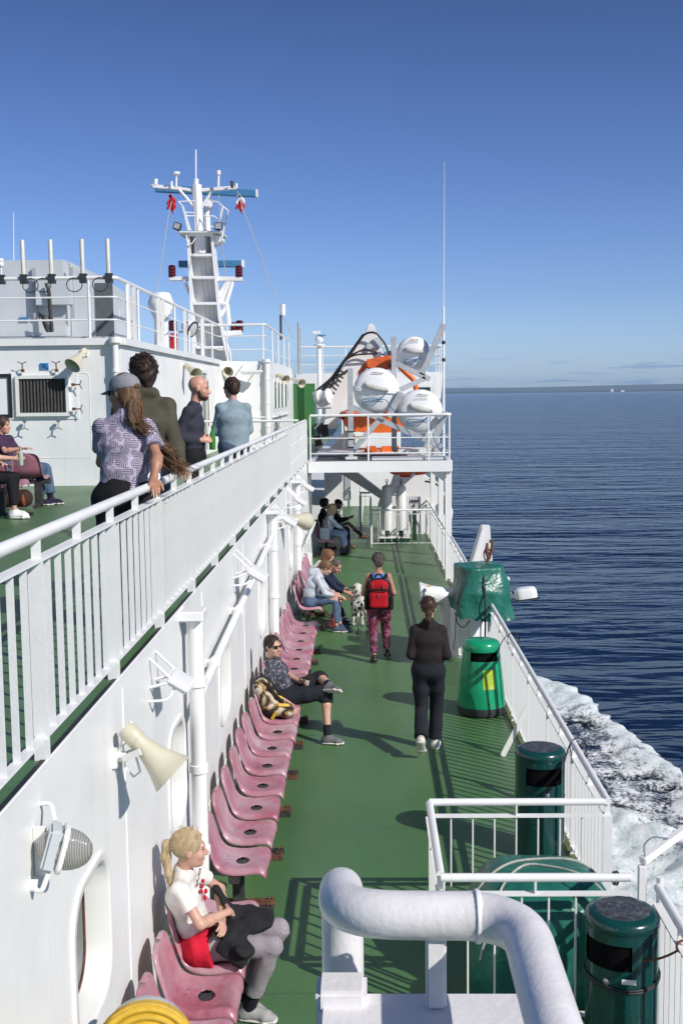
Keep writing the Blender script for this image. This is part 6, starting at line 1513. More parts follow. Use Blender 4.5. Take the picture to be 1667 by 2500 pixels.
    def shoe(s, q, mat, sole=None, s_=1.0, sock=None, high=False, laces=False):
        J = s.J; a = J['an'+q]; fd = _n(J.get('fd'+q, A3(0, 1, 0))); fu = _n(J.get('fu'+q, A3(0, 0, 1))); fd = _n(fd-fu*fd.dot(fu)); sd = np.cross(fd, fu)
        heel = a-fu*.048-fd*.040; ball = a-fu*.056+fd*.115; toe = a-fu*.062+fd*.165; v = min(s.vox, .007)
        P = [eseg(heel, ball, (.037*s_, .036), (.046*s_, .030), sd, .03), eseg(ball, toe, (.046*s_, .028), (.036*s_, .022), sd, .03), cap(a-fu*.045-fd*.02, a-fu*(.005 if not high else -.05), .044, .042, .03), cap(a-fu*.02, ball+fu*.012, .036, .026, .03)]
        o = s.add('shoe', P, mat, vox=v, cuts=[(a-fu*.082, -fu)])
        if sole:
            S = [eseg(a-fu*.076-fd*.047, a-fu*.076+fd*.115, (.044*s_, .017), (.053*s_, .017), sd, .02), eseg(a-fu*.076+fd*.115, a-fu*.074+fd*.176, (.053*s_, .017), (.038*s_, .017), sd, .02)]
            soft('sole', S, v, sole, o)
        if laces:
            for i in range(4):
                c = a+fd*(.045+.024*i)-fu*(.012+.008*i); mb = MB(); mb.tube([c-sd*.022, c+fu*.010, c+sd*.022], .0045, 5); mb.build('lace', SHOE_WHITE, o, local=True)
        if sock is not None: s.add('sock', [cone(a-fu*.02, L_(a, J['kn'+q], .26), .046, .045, .01)], sock)
        return o
    def hair(s, mat, style='short', vol=.012, extra=(), noise=(.003, 60), face=True, vox=None, fore=.118, low=-.055):
        T = s.T; m = s.hs; Rm = s.Rh
        P = [ell(T(0, -.016, .034), (A3(.077, .098, .092)+vol)*m, Rm, .02)]
        if style == 'short': P.append(ell(T(0, -.060, -.020), (A3(.064, .050, .060)+vol*.6)*m, Rm, .03))
        if style in ('long', 'bob'):
            P += [ell(T(0, -.050, -.045), (A3(.074, .060, .085)+vol)*m, Rm, .04)]
        P += list(extra)
        if face: P += [ell(T(0, .112, -.022), A3(.084, .062, fore)*m, Rm, .012, 'sub'), ell(T(0, .05, -.105), A3(.10, .085, .075)*m, Rm, .012, 'sub')]
        cuts = [(T(0, 0, low), Rm@A3(0, .35, -1))] if style == 'short' else []
        return s.add('hair', P, mat, vox=vox or min(s.vox, .007), noise=(noise[0], noise[1], s.seed+9) if noise else None, cuts=cuts)
    def tail(s, pts, rads, mat, strands=0, spread=.02, name='ponytail'):
        P = [cap(pts[i], pts[i+1], rads[i], rads[i+1], .02) for i in range(len(pts)-1)]
        o = s.add(name, P, mat, vox=min(s.vox, .007), noise=(.005, 70, s.seed+5, (1, 1, .4)))
        r_ = random.Random(s.seed)
        mb = MB()
        for k in range(strands):
            j = [A3(r_.gauss(0, spread), r_.gauss(0, spread), r_.gauss(0, spread*.5)) for _ in pts]
            q = bend([tuple(A3(p)+j[0]*.5+(j[i]*(i/len(pts))*1.3)) for i, p in enumerate(pts)], .06, 3)
            mb.tube(q, [.0026]*(len(q)-2)+[.002, .0008], 4)
        if strands: mb.build('strands', mat, o, local=True)
        return o
    def tufts(s, mat, n=120, L=.05, r=.007, seed=1, out=.5, up=.02, low=-.2):
        """separate locks lying over the skull"""
        r_ = random.Random(seed); mb = MB(); c0 = A3(0, -.016, .034); rad = A3(.077, .098, .092)+up*.6
        k = 0
        while k < n:
            d = _n(A3(r_.gauss(0, 1), r_.gauss(0, 1), r_.gauss(0, 1)))
            if d[2] < low or (d[1] > .45 and d[2] < .55): continue
            tg = A3(r_.gauss(0, .5), -.6+r_.gauss(0, .5), -.5*d[2]+r_.gauss(0, .4)); tg = _n(tg-d*tg.dot(d)); p = c0+rad*d; l = L*r_.uniform(.6, 1.3)
            pts = [p-d*.006, p+tg*l*.4+d*l*.22*out, p+tg*l*.8+d*l*.20*out, p+tg*l*1.1+d*l*.05*out*r_.uniform(-2, 3)]
            mb.tube([tuple(s.T(*q)) for q in pts], [r, r*1.1, r*.7, r*.15], 5); k += 1
        return mb.build('hair_locks', mat, s.o, local=True)
    def comb(s, mat, tie, n=40, seed=2, r=.0022, up=.012):
        """fine strands drawn back over the skull to a tie point"""
        r_ = random.Random(seed); mb = MB(); c0 = A3(0, -.016, .034); rad = A3(.077, .098, .092)+up
        d1 = _n((A3(tie)-c0)/rad)
        for _ in range(n):
            a = r_.uniform(-1.25, 1.25); d0 = _n(A3(math.sin(a)*1.0, math.cos(a)*r_.uniform(.35, .8), r_.uniform(.25, 1.0)*math.cos(a*.8)))
            pts = []
            for k in range(9):
                t_ = k/8; d = _n(d0*(1-t_)+d1*t_); p = c0+rad*d*(1+.012*r_.uniform(-.3, 1)); pts.append(tuple(s.T(*p)))
            mb.tube(pts, r, 4)
        return mb.build('hair_strands', mat, s.o, local=True)
    def bits(s, eyes=True, lips=True, brows=True, brow=None):
        T = s.T; m = s.hs
        for sx in (-1, 1):
            if eyes: mb = MB(); mb.ell(T(.031*sx, .0865, .002), (.011*m, .006*m, .0055*m), Matrix(s.Rh.tolist()), 10, 6); mb.build('eye', EYE, s.o, local=True)
            if brows: mb = MB(); mb.tube([T(.014*sx, .098, .020), T(.032*sx, .095, .026), T(.050*sx, .078, .021)], .004*m, 6); mb.build('eyebrow', brow or BROW, s.o, local=True)
        if lips: mb = MB(); mb.tube([T(-.022, .086, -.072), T(-.01, .0985, -.070), T(.01, .0985, -.070), T(.022, .086, -.072)], [.003, .006*m, .006*m, .003], 7); mb.build('lips', LIPS, s.o, local=True)
    def shades(s):
        T = s.T; mb = MB()
        for sx in (-1, 1):
            p = [T(sx*(.012+.046*u), .104-.020*u*u, .004+.021*v) for u, v in ((.0, .8), (.5, 1), (1, .9), (1.05, 0), (.8, -.8), (.4, -1), (.05, -.6))]
            q = [a+s.Rh@A3(0, -.006, 0) for a in p]; n = len(p)
            mb.add(p+q, [tuple(range(n)), tuple(reversed(range(n, 2*n)))]+[(i, n+i, n+(i+1) % n, (i+1) % n) for i in range(n)])
            mb.tube([T(sx*.058, .086, .016), T(sx*.078, .04, .014), T(sx*.080, -.01, .008)], .0035, 6)
        mb.tube([T(-.014, .106, .014), T(.014, .106, .014)], .0035, 6)
        return mb.build('sunglasses', SHADES, s.o, local=True)

def seated(**kw):
    J = dict(pel=(0, 0, .54), ch=(0, -.06, .86), nk=(0, -.04, 1.04), hd=(0, .0, 1.20), shR=(.158, -.05, .975), shL=(-.158, -.05, .975), elR=(.23, .06, .74), elL=(-.23, .06, .74), wrR=(.12, .28, .68), wrL=(-.12, .28, .68),
             hipR=(.085, .02, .52), hipL=(-.085, .02, .52), knR=(.11, .44, .53), knL=(-.11, .44, .53), anR=(.12, .42, .095), anL=(-.12, .42, .095))
    J.update(kw); return J
def standing(h=1.75, **kw):
    k = h/1.75
    J = dict(pel=(0, 0, .97), ch=(0, -.01, 1.27), nk=(0, -.02, 1.47), hd=(0, .01, 1.635), shR=(.155, -.01, 1.40), shL=(-.155, -.01, 1.40), elR=(.20, -.04, 1.12), elL=(-.20, -.04, 1.12), wrR=(.24, .06, .88), wrL=(-.24, .06, .88),
             hipR=(.09, 0, .92), hipL=(-.09, 0, .92), knR=(.10, .02, .50), knL=(-.10, .02, .50), anR=(.10, -.02, .095), anL=(-.10, -.02, .095))
    J = {a: tuple(x*k for x in v) for a, v in J.items()}
    for q in ('anR', 'anL'): J[q] = (J[q][0], J[q][1], .095)
    J.update(kw); return J
def bottle(label, base, ax, mat, h=.23, r=.030, lab=None):
    ax = Vector(ax).normalized(); o = thing('beer_bottle', label, 'bottle', tuple(base))
    mb = MB(); mb.lathe([(r*.9, 0), (r, .008), (r, h*.55), (r*.85, h*.65), (r*.45, h*.78), (r*.40, h*.95), (r*.46, h*.96), (r*.46, h)], base, ax, 18); mb.build('glass', mat, o, sharp=50)
    if lab: mb = MB(); mb.lathe([(r+.0006, h*.18), (r+.0006, h*.46)], base, ax, 18, caps=False); mb.build('paper_label', lab, o)
    return o
def loc2(o, p):
    """a point of a person's own frame in the world"""
    c, s_ = math.cos(o.rotation_euler.z), math.sin(o.rotation_euler.z); return Vector((o.location.x+c*p[0]-s_*p[1], o.location.y+s_*p[0]+c*p[1], o.location.z+p[2]))
# ------------------------------------------------------------------ the people
EAST = -PI/2      # facing the ship's right hand side
# woman with ponytail, nearest on the seats
J = seated(pel=(0, -.02, .54), ch=(.03, -.10, .85), nk=(.05, -.09, 1.02), hd=(.07, -.05, 1.165), shR=(.195, -.10, .965), shL=(-.105, -.09, .975), elR=(.27, .04, .76), elL=(-.22, .10, .77), wrR=(.06, .19, .745), wrL=(.06, .15, .70),
           knR=(.13, .47, .55), knL=(-.10, .50, .56), anR=(.03, .30, .095), anL=(-.06, .23, .10), fdR=(.18, .95, 0), fdL=(.25, .95, 0))
p = Person('woman with a blond ponytail, white tee and checked trousers, sitting with arms folded', (SX-.09, 7.02, 0), EAST, J, SKIN, .0065, 1.0, head=(.28, -.06, 0), neck=.047, torso=.92,
           hands=dict(R=dict(d=(-.55, .15, -.30), n=(.2, .7, .6), curl=.28), L=dict(d=(.75, .12, -.10), n=(.0, .8, .5), curl=.35)), seed=3, arm=.9)
p.shirt(TEE, .30, .98, noise=(.006, 30), chest=(.165, .112), belly=(.145, .108), hem=-.05, armr=.060, neck_r=.080)
p.trousers(CHECK, .88, 1.0, top=.03, thigh=.088, knee=.064, ank=.058)
p.shoe('R', SHOE_PALE, SHOE_WHITE, sock=SOCK, laces=True); p.shoe('L', SHOE_PALE, SHOE_WHITE, sock=SOCK, laces=True)
p.bits(brow=BROW)
T = p.T
p.hair(H_BLOND, 'tied', .008, noise=None); p.comb(H_BLOND, (-.01, -.105, .045), 260, r=.0016, up=.0075); p.tufts(H_BLOND, 36, .06, .0012, 4, out=.6, up=.010, low=-.3)
p.tail([T(-.01, -.105, .045), T(-.02, -.135, .02), T(-.015, -.145, -.06), T(.0, -.125, -.16), T(.01, -.11, -.23)], [.022, .030, .032, .026, .010], H_BLOND, 14, .018)
mb = MB(); mb.tube([tuple(A3(T(-.012, -.112, .040))+p.Rh@A3(.024*math.cos(a), 0, .024*math.sin(a))) for a in np.linspace(0, 2*PI, 16, endpoint=False)], .006, 6, closed=True); mb.build('hair_tie', BLACK, p.o, local=True)
# printed red lips and script line on the tee
for k, (x, z) in enumerate(((-.055, .885), (-.005, .872), (.045, .86), (-.05, .82), (.005, .80))):
    mb = MB(); y = .012+.018*(k > 2); mb.ell((x+.02, y+.006, z+.02), (.015, .012, .017 if k > 2 else .013), None, 12, 8); mb.build('lip_print', REDCLOTH, p.o, local=True)
mb = MB(); mb.tube([(.09-.02*k, -.005+.012*math.sin(k*.5)*0, .918+.012*math.sin(k*2.3)+.004*k) for k in range(11)], .003, 5); mb.build('script_print', BLACK, p.o, local=True)
# red skirt tied on the hips
p.add('hip_wrap', [eseg((0, -.03, .52), (.01, .05, .60), (.185, .135), (.16, .115), (1, 0, 0), .04), cap((.10, .0, .50), (.11, .10, .50), .103, .098, .04), cap((-.10, .0, .50), (-.12, .10, .50), .103, .098, .04)], REDCLOTH, noise=(.010, 30, 4), cuts=[((0, .115, .5), (.15, 1, .2)), ((0, 0, .635), (0, -.2, 1))])
# dark cardigan bundled on the lap
cg = [eseg((.14, .20, .63), (-.14, .26, .64), (.11, .035), (.11, .035), (0, 1, 0), .04), eseg((.17, .24, .60), (.19, .34, .545), (.09, .030), (.08, .03), (1, 0, 0), .04), eseg((-.06, .24, .66), (-.08, .42, .62), (.11, .04), (.09, .03), (1, 0, 0), .04), eseg((-.03, .20, .70), (-.075, .09, .84), (.055, .026), (.040, .020), (1, .3, 0), .05), eseg((.02, .30, .66), (-.14, .36, .63), (.07, .035), (.07, .03), (0, 1, 0), .05), eseg((.20, .16, .60), (.22, .30, .50), (.05, .02), (.06, .02), (0, 1, 0), .03)]
o = soft('cardigan', cg, .007, BLACKKNIT, None, noise=(.011, 42, 8)); o.location = p.o.location; o.rotation_euler = p.o.rotation_euler
tag(o, 'black knitted cardigan bundled on the lap of the ponytailed woman', 'cardigan')

# man with sunglasses, legs crossed
J = seated(pel=(0, .02, .54), ch=(.03, -.08, .80), nk=(.06, -.13, .96), hd=(.09, -.105, 1.125), shR=(.215, -.12, .885), shL=(-.11, -.10, .915), elR=(.40, -.12, .66), elL=(-.27, .04, .68), wrR=(.47, .10, .55), wrL=(-.06, .20, .66),
           hipR=(.09, .04, .52), hipL=(-.09, .04, .52), knR=(.06, .50, .57), knL=(-.26, .42, .66), anR=(.22, .52, .095), anL=(.10, .55, .665), fdR=(.12, 1, 0), fdL=(.55, .80, .12), fuR=(0, 0, 1), fuL=(-.55, .25, .8))
p = Person('man in sunglasses and a flowery navy shirt, lounging with one ankle on his knee', (SX, 13.06, 0), EAST, J, SKIN, .008, 1.0, head=(-.72, -.02, .04), seed=5, lf=.97,
           hands=dict(R=dict(d=(.12, .55, -.75), n=(.5, .6, .4), curl=.25), L=dict(d=(.35, .55, .10), n=(-.6, .45, .5), curl=1.05)))
p.shirt(FLORAL, .36, 1.03, noise=(.007, 24), armr=.064, hem=-.06); p.trousers(DARKTROU, .62, 1.08, thigh=.10, knee=.076, ank=.075, name='shorts')
for q in 'RL': p.shoe(q, SHOE_GREY, SHOE_WHITE, sock=SOCK, laces=True)
p.hair(H_DARK, 'short', .008, noise=(.003, 60), fore=.146); p.comb(H_DARK, (0, -.10, -.04), 90, r=.002, up=.008); p.shades(); p.bits(eyes=False, brows=False)
p.add('collar', [cap((.12, -.10, .95), (.10, -.02, .94), .02, .015, .01), cap((.0, -.09, .96), (.05, -.02, .94), .02, .015, .01)], FLORAL)
bb = loc2(p.o, (-.005, .255, .60)); bottle('brown beer bottle in the hand of the man in sunglasses', tuple(bb), (.28, -.02, .95), GLASS_BROWN, .235, .030, GLASS_PALE)
# rucksack on the seat beside him
rk_ = thing('rucksack', 'black and yellow patterned rucksack lying on the seat beside the man in sunglasses', 'rucksack', (SX-.02, Y0+DS*7-.01, .405))
o = soft('bag', [eseg((-.17, 0, .36), (-.06, -.02, .16), (.19, .10), (.20, .12), (0, 1, 0), .05), eseg((-.06, -.02, .15), (.11, -.02, .10), (.19, .10), (.16, .08), (0, 1, 0), .05)], .009, CAMO, rk_, noise=(.010, 20, 2))
for yy in (-.10, .11):
    mb = MB(); mb.tube(bend([(-.24, yy, .42), (-.12, yy-.01, .44), (-.02, yy-.02, .30), (.06, yy, .22)], .08), .024, 8); mb.build('shoulder_strap', BAGBLACK, rk_, local=True)
for a, b in (((-.02, -.12, .29), (.06, -.05, .25)), ((.02, -.16, .20), (.14, -.12, .185)), ((-.05, -.19, .05), (.0, -.20, .14))):
    mb = MB(); mb.beam(a, b, .035, .012, up=(1, -1, 1)); mb.build('yellow_webbing', YELLOW, rk_, local=True)

# hoodie girl, navy jacket man and auburn passenger leaning over the dog
J = seated(ch=(0, .08, .83), nk=(0, .19, .98), hd=(.02, .29, 1.09), shR=(.17, .15, .94), shL=(-.17, .15, .94), elR=(.20, .28, .68), elL=(-.18, .30, .66), wrR=(.05, .50, .60), wrL=(-.04, .50, .60), knR=(.10, .45, .55), knL=(-.09, .45, .55), anR=(.16, .46, .095), anL=(.02, .52, .095), fdR=(.1, 1, 0))
p = Person('young woman in a pale grey hoodie and jeans bending over beside the dog', (SX, 19.22, 0), EAST, J, SKIN, .010, .97, head=(.15, -.55, 0), seed=7, torso=.93)
p.shirt(HOODIE, .78, 1.08, noise=(.008, 20), extra=[cap((0, .06, .99), (0, .16, 1.03), .085, .07, .03)], name='hoodie'); p.trousers(DENIM, .92, .95)
for q in 'RL': p.shoe(q, SHOE_BLUE, SHOE_WHITE, laces=True)
p.hair(H_LIGHT, 'tied', .012, extra=[cap(p.T(0, -.11, .02), p.T(0, -.13, -.06), .035, .02, .02)]); p.bits(eyes=False)
J = seated(ch=(0, .18, .80), nk=(.02, .32, .93), hd=(.06, .44, 1.03), shR=(.20, .27, .89), shL=(-.15, .28, .90), elR=(.30, .46, .68), elL=(-.12, .50, .66), wrR=(.36, .66, .60), wrL=(.10, .66, .60), knR=(.12, .47, .54), knL=(-.14, .44, .54), anR=(.14, .55, .095), anL=(-.14, .5, .095))
p = Person('man in a navy jacket with thinning grey hair leaning forward to pat the dog', (SX, 19.80, 0), EAST, J, SKIN_PINK, .010, 1.02, head=(-.55, -.45, 0), seed=9)
p.shirt(NAVY, .80, 1.10, noise=(.008, 20), name='jacket'); p.trousers(DARKTROU, .94, 1.0)
for q in 'RL': p.shoe(q, SHOE_BLACK)
p.hair(H_GREY, 'short', .004, noise=(.003, 60)); p.bits()
ph = MB(); c = loc2(p.o, (.14, .745, .66)); ph.cbox(c, (.15, .075, .010), Matrix.Rotation(.2, 3, 'Y')); tag(ph.build('phone', NAVY), 'dark blue phone held out by the man in the navy jacket', 'phone')
J = seated(ch=(0, .06, .83), nk=(0, .16, 1.0), hd=(.0, .29, 1.10), shR=(.17, .12, .95), shL=(-.17, .12, .95), elR=(.22, .26, .70))
p = Person('auburn haired passenger in a white top half hidden behind the man in the navy jacket', (SX, 20.38, 0), EAST, J, SKIN, .012, 1.0, head=(-.2, -.35, 0), seed=11)
p.shirt(WHITEKNIT, .95, 1.08); p.trousers(DENIM_DARK, .93); p.hair(H_AUBURN, 'bob', .02)
for q in 'RL': p.shoe(q, SHOE_BLACK)

# walkers
J = standing(1.62, elR=(.225, -.04, 1.04), elL=(-.225, -.04, 1.04), wrR=(.18, .18, 1.0), wrL=(-.19, .20, 1.02), knL=(-.085, .02, .46), anL=(-.075, -.10, .095), knR=(.11, .14, .47), anR=(.12, .10, .13), fdR=(.1, 1, -.25), fuR=(0, .25, 1))
p = Person('woman with cropped grey hair in a blue vest top and splashed leggings, walking away', (.15, 16.95, 0), .02, J, SKIN_TAN, .010, .97, head=(.05, -.1, 0), seed=13, torso=1.0, arm=1.05, bare=True)
p.add('vest_top', [eseg((0, 0, .82), (0, 0, 1.0), (.185, .14), (.155, .12), (1, 0, 0), .04), eseg((0, 0, 1.0), (0, -.01, 1.18), (.155, .12), (.165, .125), (1, 0, 0), .04), eseg((-.0, -.01, 1.18), (0, -.01, 1.30), (.165, .12), (.115, .08), (1, 0, 0), .04)], BLUETOP, noise=(.006, 22, 3), cuts=[((0, 0, .80), (0, 0, -1)), ((0, 0, 1.345), (0, 0, 1))])
p.trousers(LEGGINGS, .93, 1.05, thigh=.097, knee=.066, ank=.050, seat=.14)
for q in 'RL': p.shoe(q, SHOE_BLACK, SHOE_GREY if q == 'L' else None)
p.hair(H_GREY, 'short', .014, noise=(.004, 60), low=-.075); p.tufts(H_GREY, 170, .055, .008, 3, up=.012, low=-.45)
bk = thing('rucksack', 'red and black rucksack on the back of the woman in the blue vest top', 'rucksack', (.15, 16.78, .85))
soft('bag', [rbox((0, .02, .17), (.155, .085, .20), None, .07, .04), ell((0, .0, .30), (.14, .10, .12), None, .05)], .010, BAGBLACK, bk, noise=(.004, 20, 1))
soft('front_pocket', [rbox((0, -.085, .12), (.115, .05, .115), None, .045, .03), ell((0, -.07, .19), (.10, .05, .06), None, .04)], .009, BAGRED, bk, noise=(.003, 22, 2))
soft('upper_pocket', [rbox((0, -.055, .305), (.12, .05, .06), None, .045, .03), ell((0, -.05, .35), (.10, .05, .05), None, .04)], .009, BAGRED, bk, noise=(.003, 22, 5))
for sx in (-1, 1): soft('side_pocket', [rbox((.155*sx, .0, .07), (.03, .07, .10), None, .03)], .010, BAGBLACK, bk)
mb = MB(); mb.tube(bend([(-.05, -.03, .42), (-.03, -.02, .47), (.03, -.02, .47), (.05, -.03, .42)], .03), .012, 8); mb.build('grab_handle', BAGBLACK, bk, local=True)
for sx in (-1, 1): mb = MB(); mb.tube(bend([(.07*sx, .0, .38), (.095*sx, .06, .425), (.10*sx, .14, .45), (.11*sx, .25, .40), (.12*sx, .27, .25), (.13*sx, .2, .1)], .1), .018, 8); mb.build('shoulder_strap', BAGBLACK, bk, local=True)
for a, b in (((-.085, -.128, .245), (.085, -.128, .245)), ((-.10, -.115, .272), (.10, -.115, .272))): mb = MB(); mb.tube(bend([a, (0, a[1]-.02, a[2]+.015), b], .1), .008, 6); mb.build('zip', BAGBLACK, bk, local=True)
for a in ((0, -.142, .19), (.06, -.12, .31), (-.07, -.12, .33)): mb = MB(); mb.box((a[0]-.006, a[1]-.008, a[2]-.02), (a[0]+.006, a[1]+.002, a[2]+.02)); mb.build('zip_pull', STEEL, bk, local=True)
bk.scale = (1.18, 1.05, 1.06)

J = standing(1.77, nk=(0, .0, 1.475), hd=(0, .045, 1.625), elR=(.195, -.05, 1.12), elL=(-.195, -.05, 1.12), wrR=(.14, .19, 1.10), wrL=(-.14, .19, 1.10), shR=(.150, -.01, 1.405), shL=(-.150, -.01, 1.405), knR=(.085, .12, .51), anR=(.075, .10, .095), knL=(-.085, .04, .49), anL=(-.095, -.30, .24), fdL=(0, .62, -.78), fuL=(0, .78, .62), fdR=(.1, 1, 0))
p = Person('person with a low brown ponytail in a dark jumper and black trousers, walking away', (.66, 12.55, 0), -.03, J, SKIN, .009, 1.0, head=(.0, -.22, 0), seed=17)
p.shirt(DARKSWEAT, 1.0, 1.0, noise=(.006, 22), hem=-.05, chest=(.175, .12), belly=(.165, .12), armr=.060, neck_r=.095, name='jumper'); p.trousers(DARKTROU, .97, 1.0, thigh=.094, knee=.072, ank=.074, noise=(.008, 18))
p.shoe('R', SHOE_WHITE, SHOE_WHITE); p.shoe('L', SHOE_WHITE, SHOE_WHITE)
p.hair(H_BROWN, 'tied', .012, noise=(.002, 60)); p.comb(H_BROWN, (0, -.105, -.03), 160, r=.002, up=.012); p.tufts(H_BROWN, 30, .07, .003, 6, up=.014)
p.tail([p.T(0, -.10, -.03), p.T(.0, -.125, -.06), p.T(.0, -.115, -.13), p.T(.015, -.11, -.21)], [.030, .036, .032, .012], H_BROWN, 9, .018)

# dalmatian
t = NT('dalmatian_coat'); v = t.coord('Object'); vo = t.new('ShaderNodeTexVoronoi'); vo.inputs['Scale'].default_value = 13; t.link(v, vo.inputs['Vector'])
sp_ = t.ramp(vo.outputs['Distance'], [(.38, 1.), (.44, 0.)]); sc2 = t.new('ShaderNodeSeparateColor'); t.link(vo.outputs['Color'], sc2.inputs[0])
keep_ = t.ramp(sc2.outputs[0], [(.30, 0.), (.34, 1.)]); t.base(t.mix(t.math('MULTIPLY', sp_, keep_), (.58, .55, .48, 1), (.012, .016, .016, 1))); t.rough(.7); t.bump(t.noise(v, 60, 3), .3, .004); DALM = t.m
D = [eseg((0, -.26, .50), (0, .02, .47), (.095, .115), (.105, .14), (1, 0, 0), .05), eseg((0, .02, .47), (0, .22, .48), (.11, .15), (.10, .14), (1, 0, 0), .05), cap((0, .26, .54), (.02, .40, .64), .085, .062, .05), ell((.03, .44, .665), (.058, .080, .062), None, .03), cap((.035, .49, .65), (.045, .585, .625), .038, .027, .02)]
for sx in (-1, 1):
    D += [ell((.03+.058*sx, .42, .66), (.014, .032, .052), None, .012), cap((.075*sx, .20, .46), (.075*sx, .22, .27), .055, .034, .03), cap((.075*sx, .22, .27), (.078*sx, .21, .05), .028, .022, .02), cap((.078*sx, .21, .045), (.078*sx, .255, .022), .024, .024, .015),
          cap((.075*sx, -.25, .47), (.085*sx, -.20, .30), .080, .050, .04), cap((.085*sx, -.20, .30), (.085*sx, -.33, .185), .042, .026, .03), cap((.085*sx, -.33, .185), (.085*sx, -.30, .05), .023, .021, .02), cap((.085*sx, -.30, .045), (.085*sx, -.255, .022), .024, .024, .015)]
D += [cap((0, -.34, .53), (.03, -.42, .42), .028, .022, .03), cap((.03, -.42, .42), (.06, -.43, .25), .021, .014, .02), cap((.06, -.43, .25), (.075, -.45, .15), .014, .008, .01)]
dog = soft('dog', D, .009, DALM, None, noise=None); dog.location = (-.155, 19.33, 0); dog.rotation_euler = (0, 0, .16)
tag(dog, 'white dalmatian with black spots standing in front of the seated group', 'dog')
mb = MB(); mb.tube([(.012+.062*math.cos(a), .335+.03*math.sin(a), .60+.050*math.sin(a)) for a in np.linspace(0, 2*PI, 20, endpoint=False)], .010, 6, closed=True); mb.build('collar', BLACKCLOTH, dog, local=True)
ls = [loc2(dog, (-.06, .33, .58)), Vector((-.38, 19.3, .50)), Vector((-.55, 19.25, .55)), Vector((-.62, 19.15, .30)), Vector((-.66, 19.05, .12)), Vector((-.60, 19.0, .10)), Vector((-.58, 19.1, .40))]
mb = MB(); mb.tube(bend(ls, .08), .009, 6); tag(mb.build('dog_lead', RED), 'red dog lead looping down beside the hooded girl\'s knees', 'dog lead')

# far seated group
J = seated(ch=(0, .04, .84), nk=(.02, .10, 1.0), hd=(.03, .15, 1.14), shR=(.16, .08, .95), shL=(-.16, .08, .95), elR=(.20, .25, .75), wrR=(.05, .38, .66), anR=(.10, .40, .095), anL=(-.1, .44, .095))
p = Person('far seated woman with long blond hair, white knit top and pale blue skirt', (SX-.02, 28.62, 0), EAST, J, SKIN, .012, 1.0, head=(.5, -.25, 0), seed=21, torso=.95)
p.shirt(WHITEKNIT, .95, 1.15); p.add('skirt', [eseg((0, .0, .52), (0, .42, .52), (.20, .11), (.22, .09), (1, 0, 0), .04), eseg((0, .40, .50), (0, .42, .26), (.22, .08), (.20, .09), (1, 0, 0), .04)], SKIRT, noise=(.010, 18, 3), cuts=[((0, 0, .22), (0, 0, -1))])
p.hair(H_BLOND, 'long', .018, extra=[cap(p.T(0, -.09, -.05), p.T(.02, -.10, -.20), .065, .045, .04)])
for q in 'RL': p.shoe(q, SHOE_BLACK, high=True)
J = seated(ch=(0, -.08, .88), nk=(0, -.07, 1.06), hd=(0, -.02, 1.22))
p = Person('far seated man with curly dark hair in black, next to the wall', (SX-.06, 29.12, 0), EAST, J, SKIN_TAN, .013, 1.0, head=(-.1, -.1, 0), seed=23)
p.shirt(BLACKCLOTH, 1.0, 1.08); p.trousers(NAVY, .94); p.hair(H_BLACK, 'short', .026, noise=(.010, 50)); p.tufts(H_BLACK, 60, .05, .011, 2, out=1.2, up=.02)
for q in 'RL': p.shoe(q, SHOE_BLACK)
J = seated(ch=(0, .08, .86), nk=(.02, .17, 1.03), hd=(.04, .26, 1.17), shR=(.18, .13, .98), shL=(-.16, .14, .98), elR=(.22, .30, .74), elL=(-.2, .3, .74), wrR=(.10, .52, .80), wrL=(-.05, .50, .78), knR=(.08, .52, .68), knL=(-.08, .48, .54), anR=(.03, .86, .36), anL=(-.06, .52, .095), fdR=(.1, 1, .12))
p = Person('far seated man in a black cap and dark suit with crossed legs and tan shoes', (SX-.02, 29.62, 0), EAST, J, SKIN_DARK, .012, 1.0, head=(-.1, -.35, 0), seed=25, hands=dict(R=dict(d=(-.3, .8, .4), n=(.6, 0, .8), curl=.1), L=dict(d=(.2, .9, .2), n=(0, 0, 1), curl=.2)))
p.shirt(BLACKCLOTH, 1.0, 1.10, name='jacket'); p.trousers(NAVY, .90, 1.0)
for q in 'RL': p.shoe(q, SHOE_TAN, SHOE_BLACK, sock=NAVY)
p.add('cap', [ell(p.T(0, -.01, .055), A3(.086, .105, .075), p.Rh, .01), eseg(p.T(0, .09, .045), p.T(0, .165, .03), (.062, .008), (.05, .006), p.Rh@A3(1, 0, 0), .02)], BLACKCAP)
tb = thing('tote_bag', 'pale grey tote bag with tall handles on the seat nearest in the far group', 'bag', (SX-.06, 28.08, .43))
soft('bag', [rbox((0, 0, .14), (.12, .09, .17), None, .03), ], .012, TOTE, tb, noise=(.008, 16, 3))
for yy in (-.07, .07): mb = MB(); mb.tube(bend([(-.09, yy, .28), (-.05, yy*.6, .52), (.03, yy*.6, .52), (.08, yy, .28)], .08), .010, 6); mb.build('handle', DARKIRON, tb, local=True)

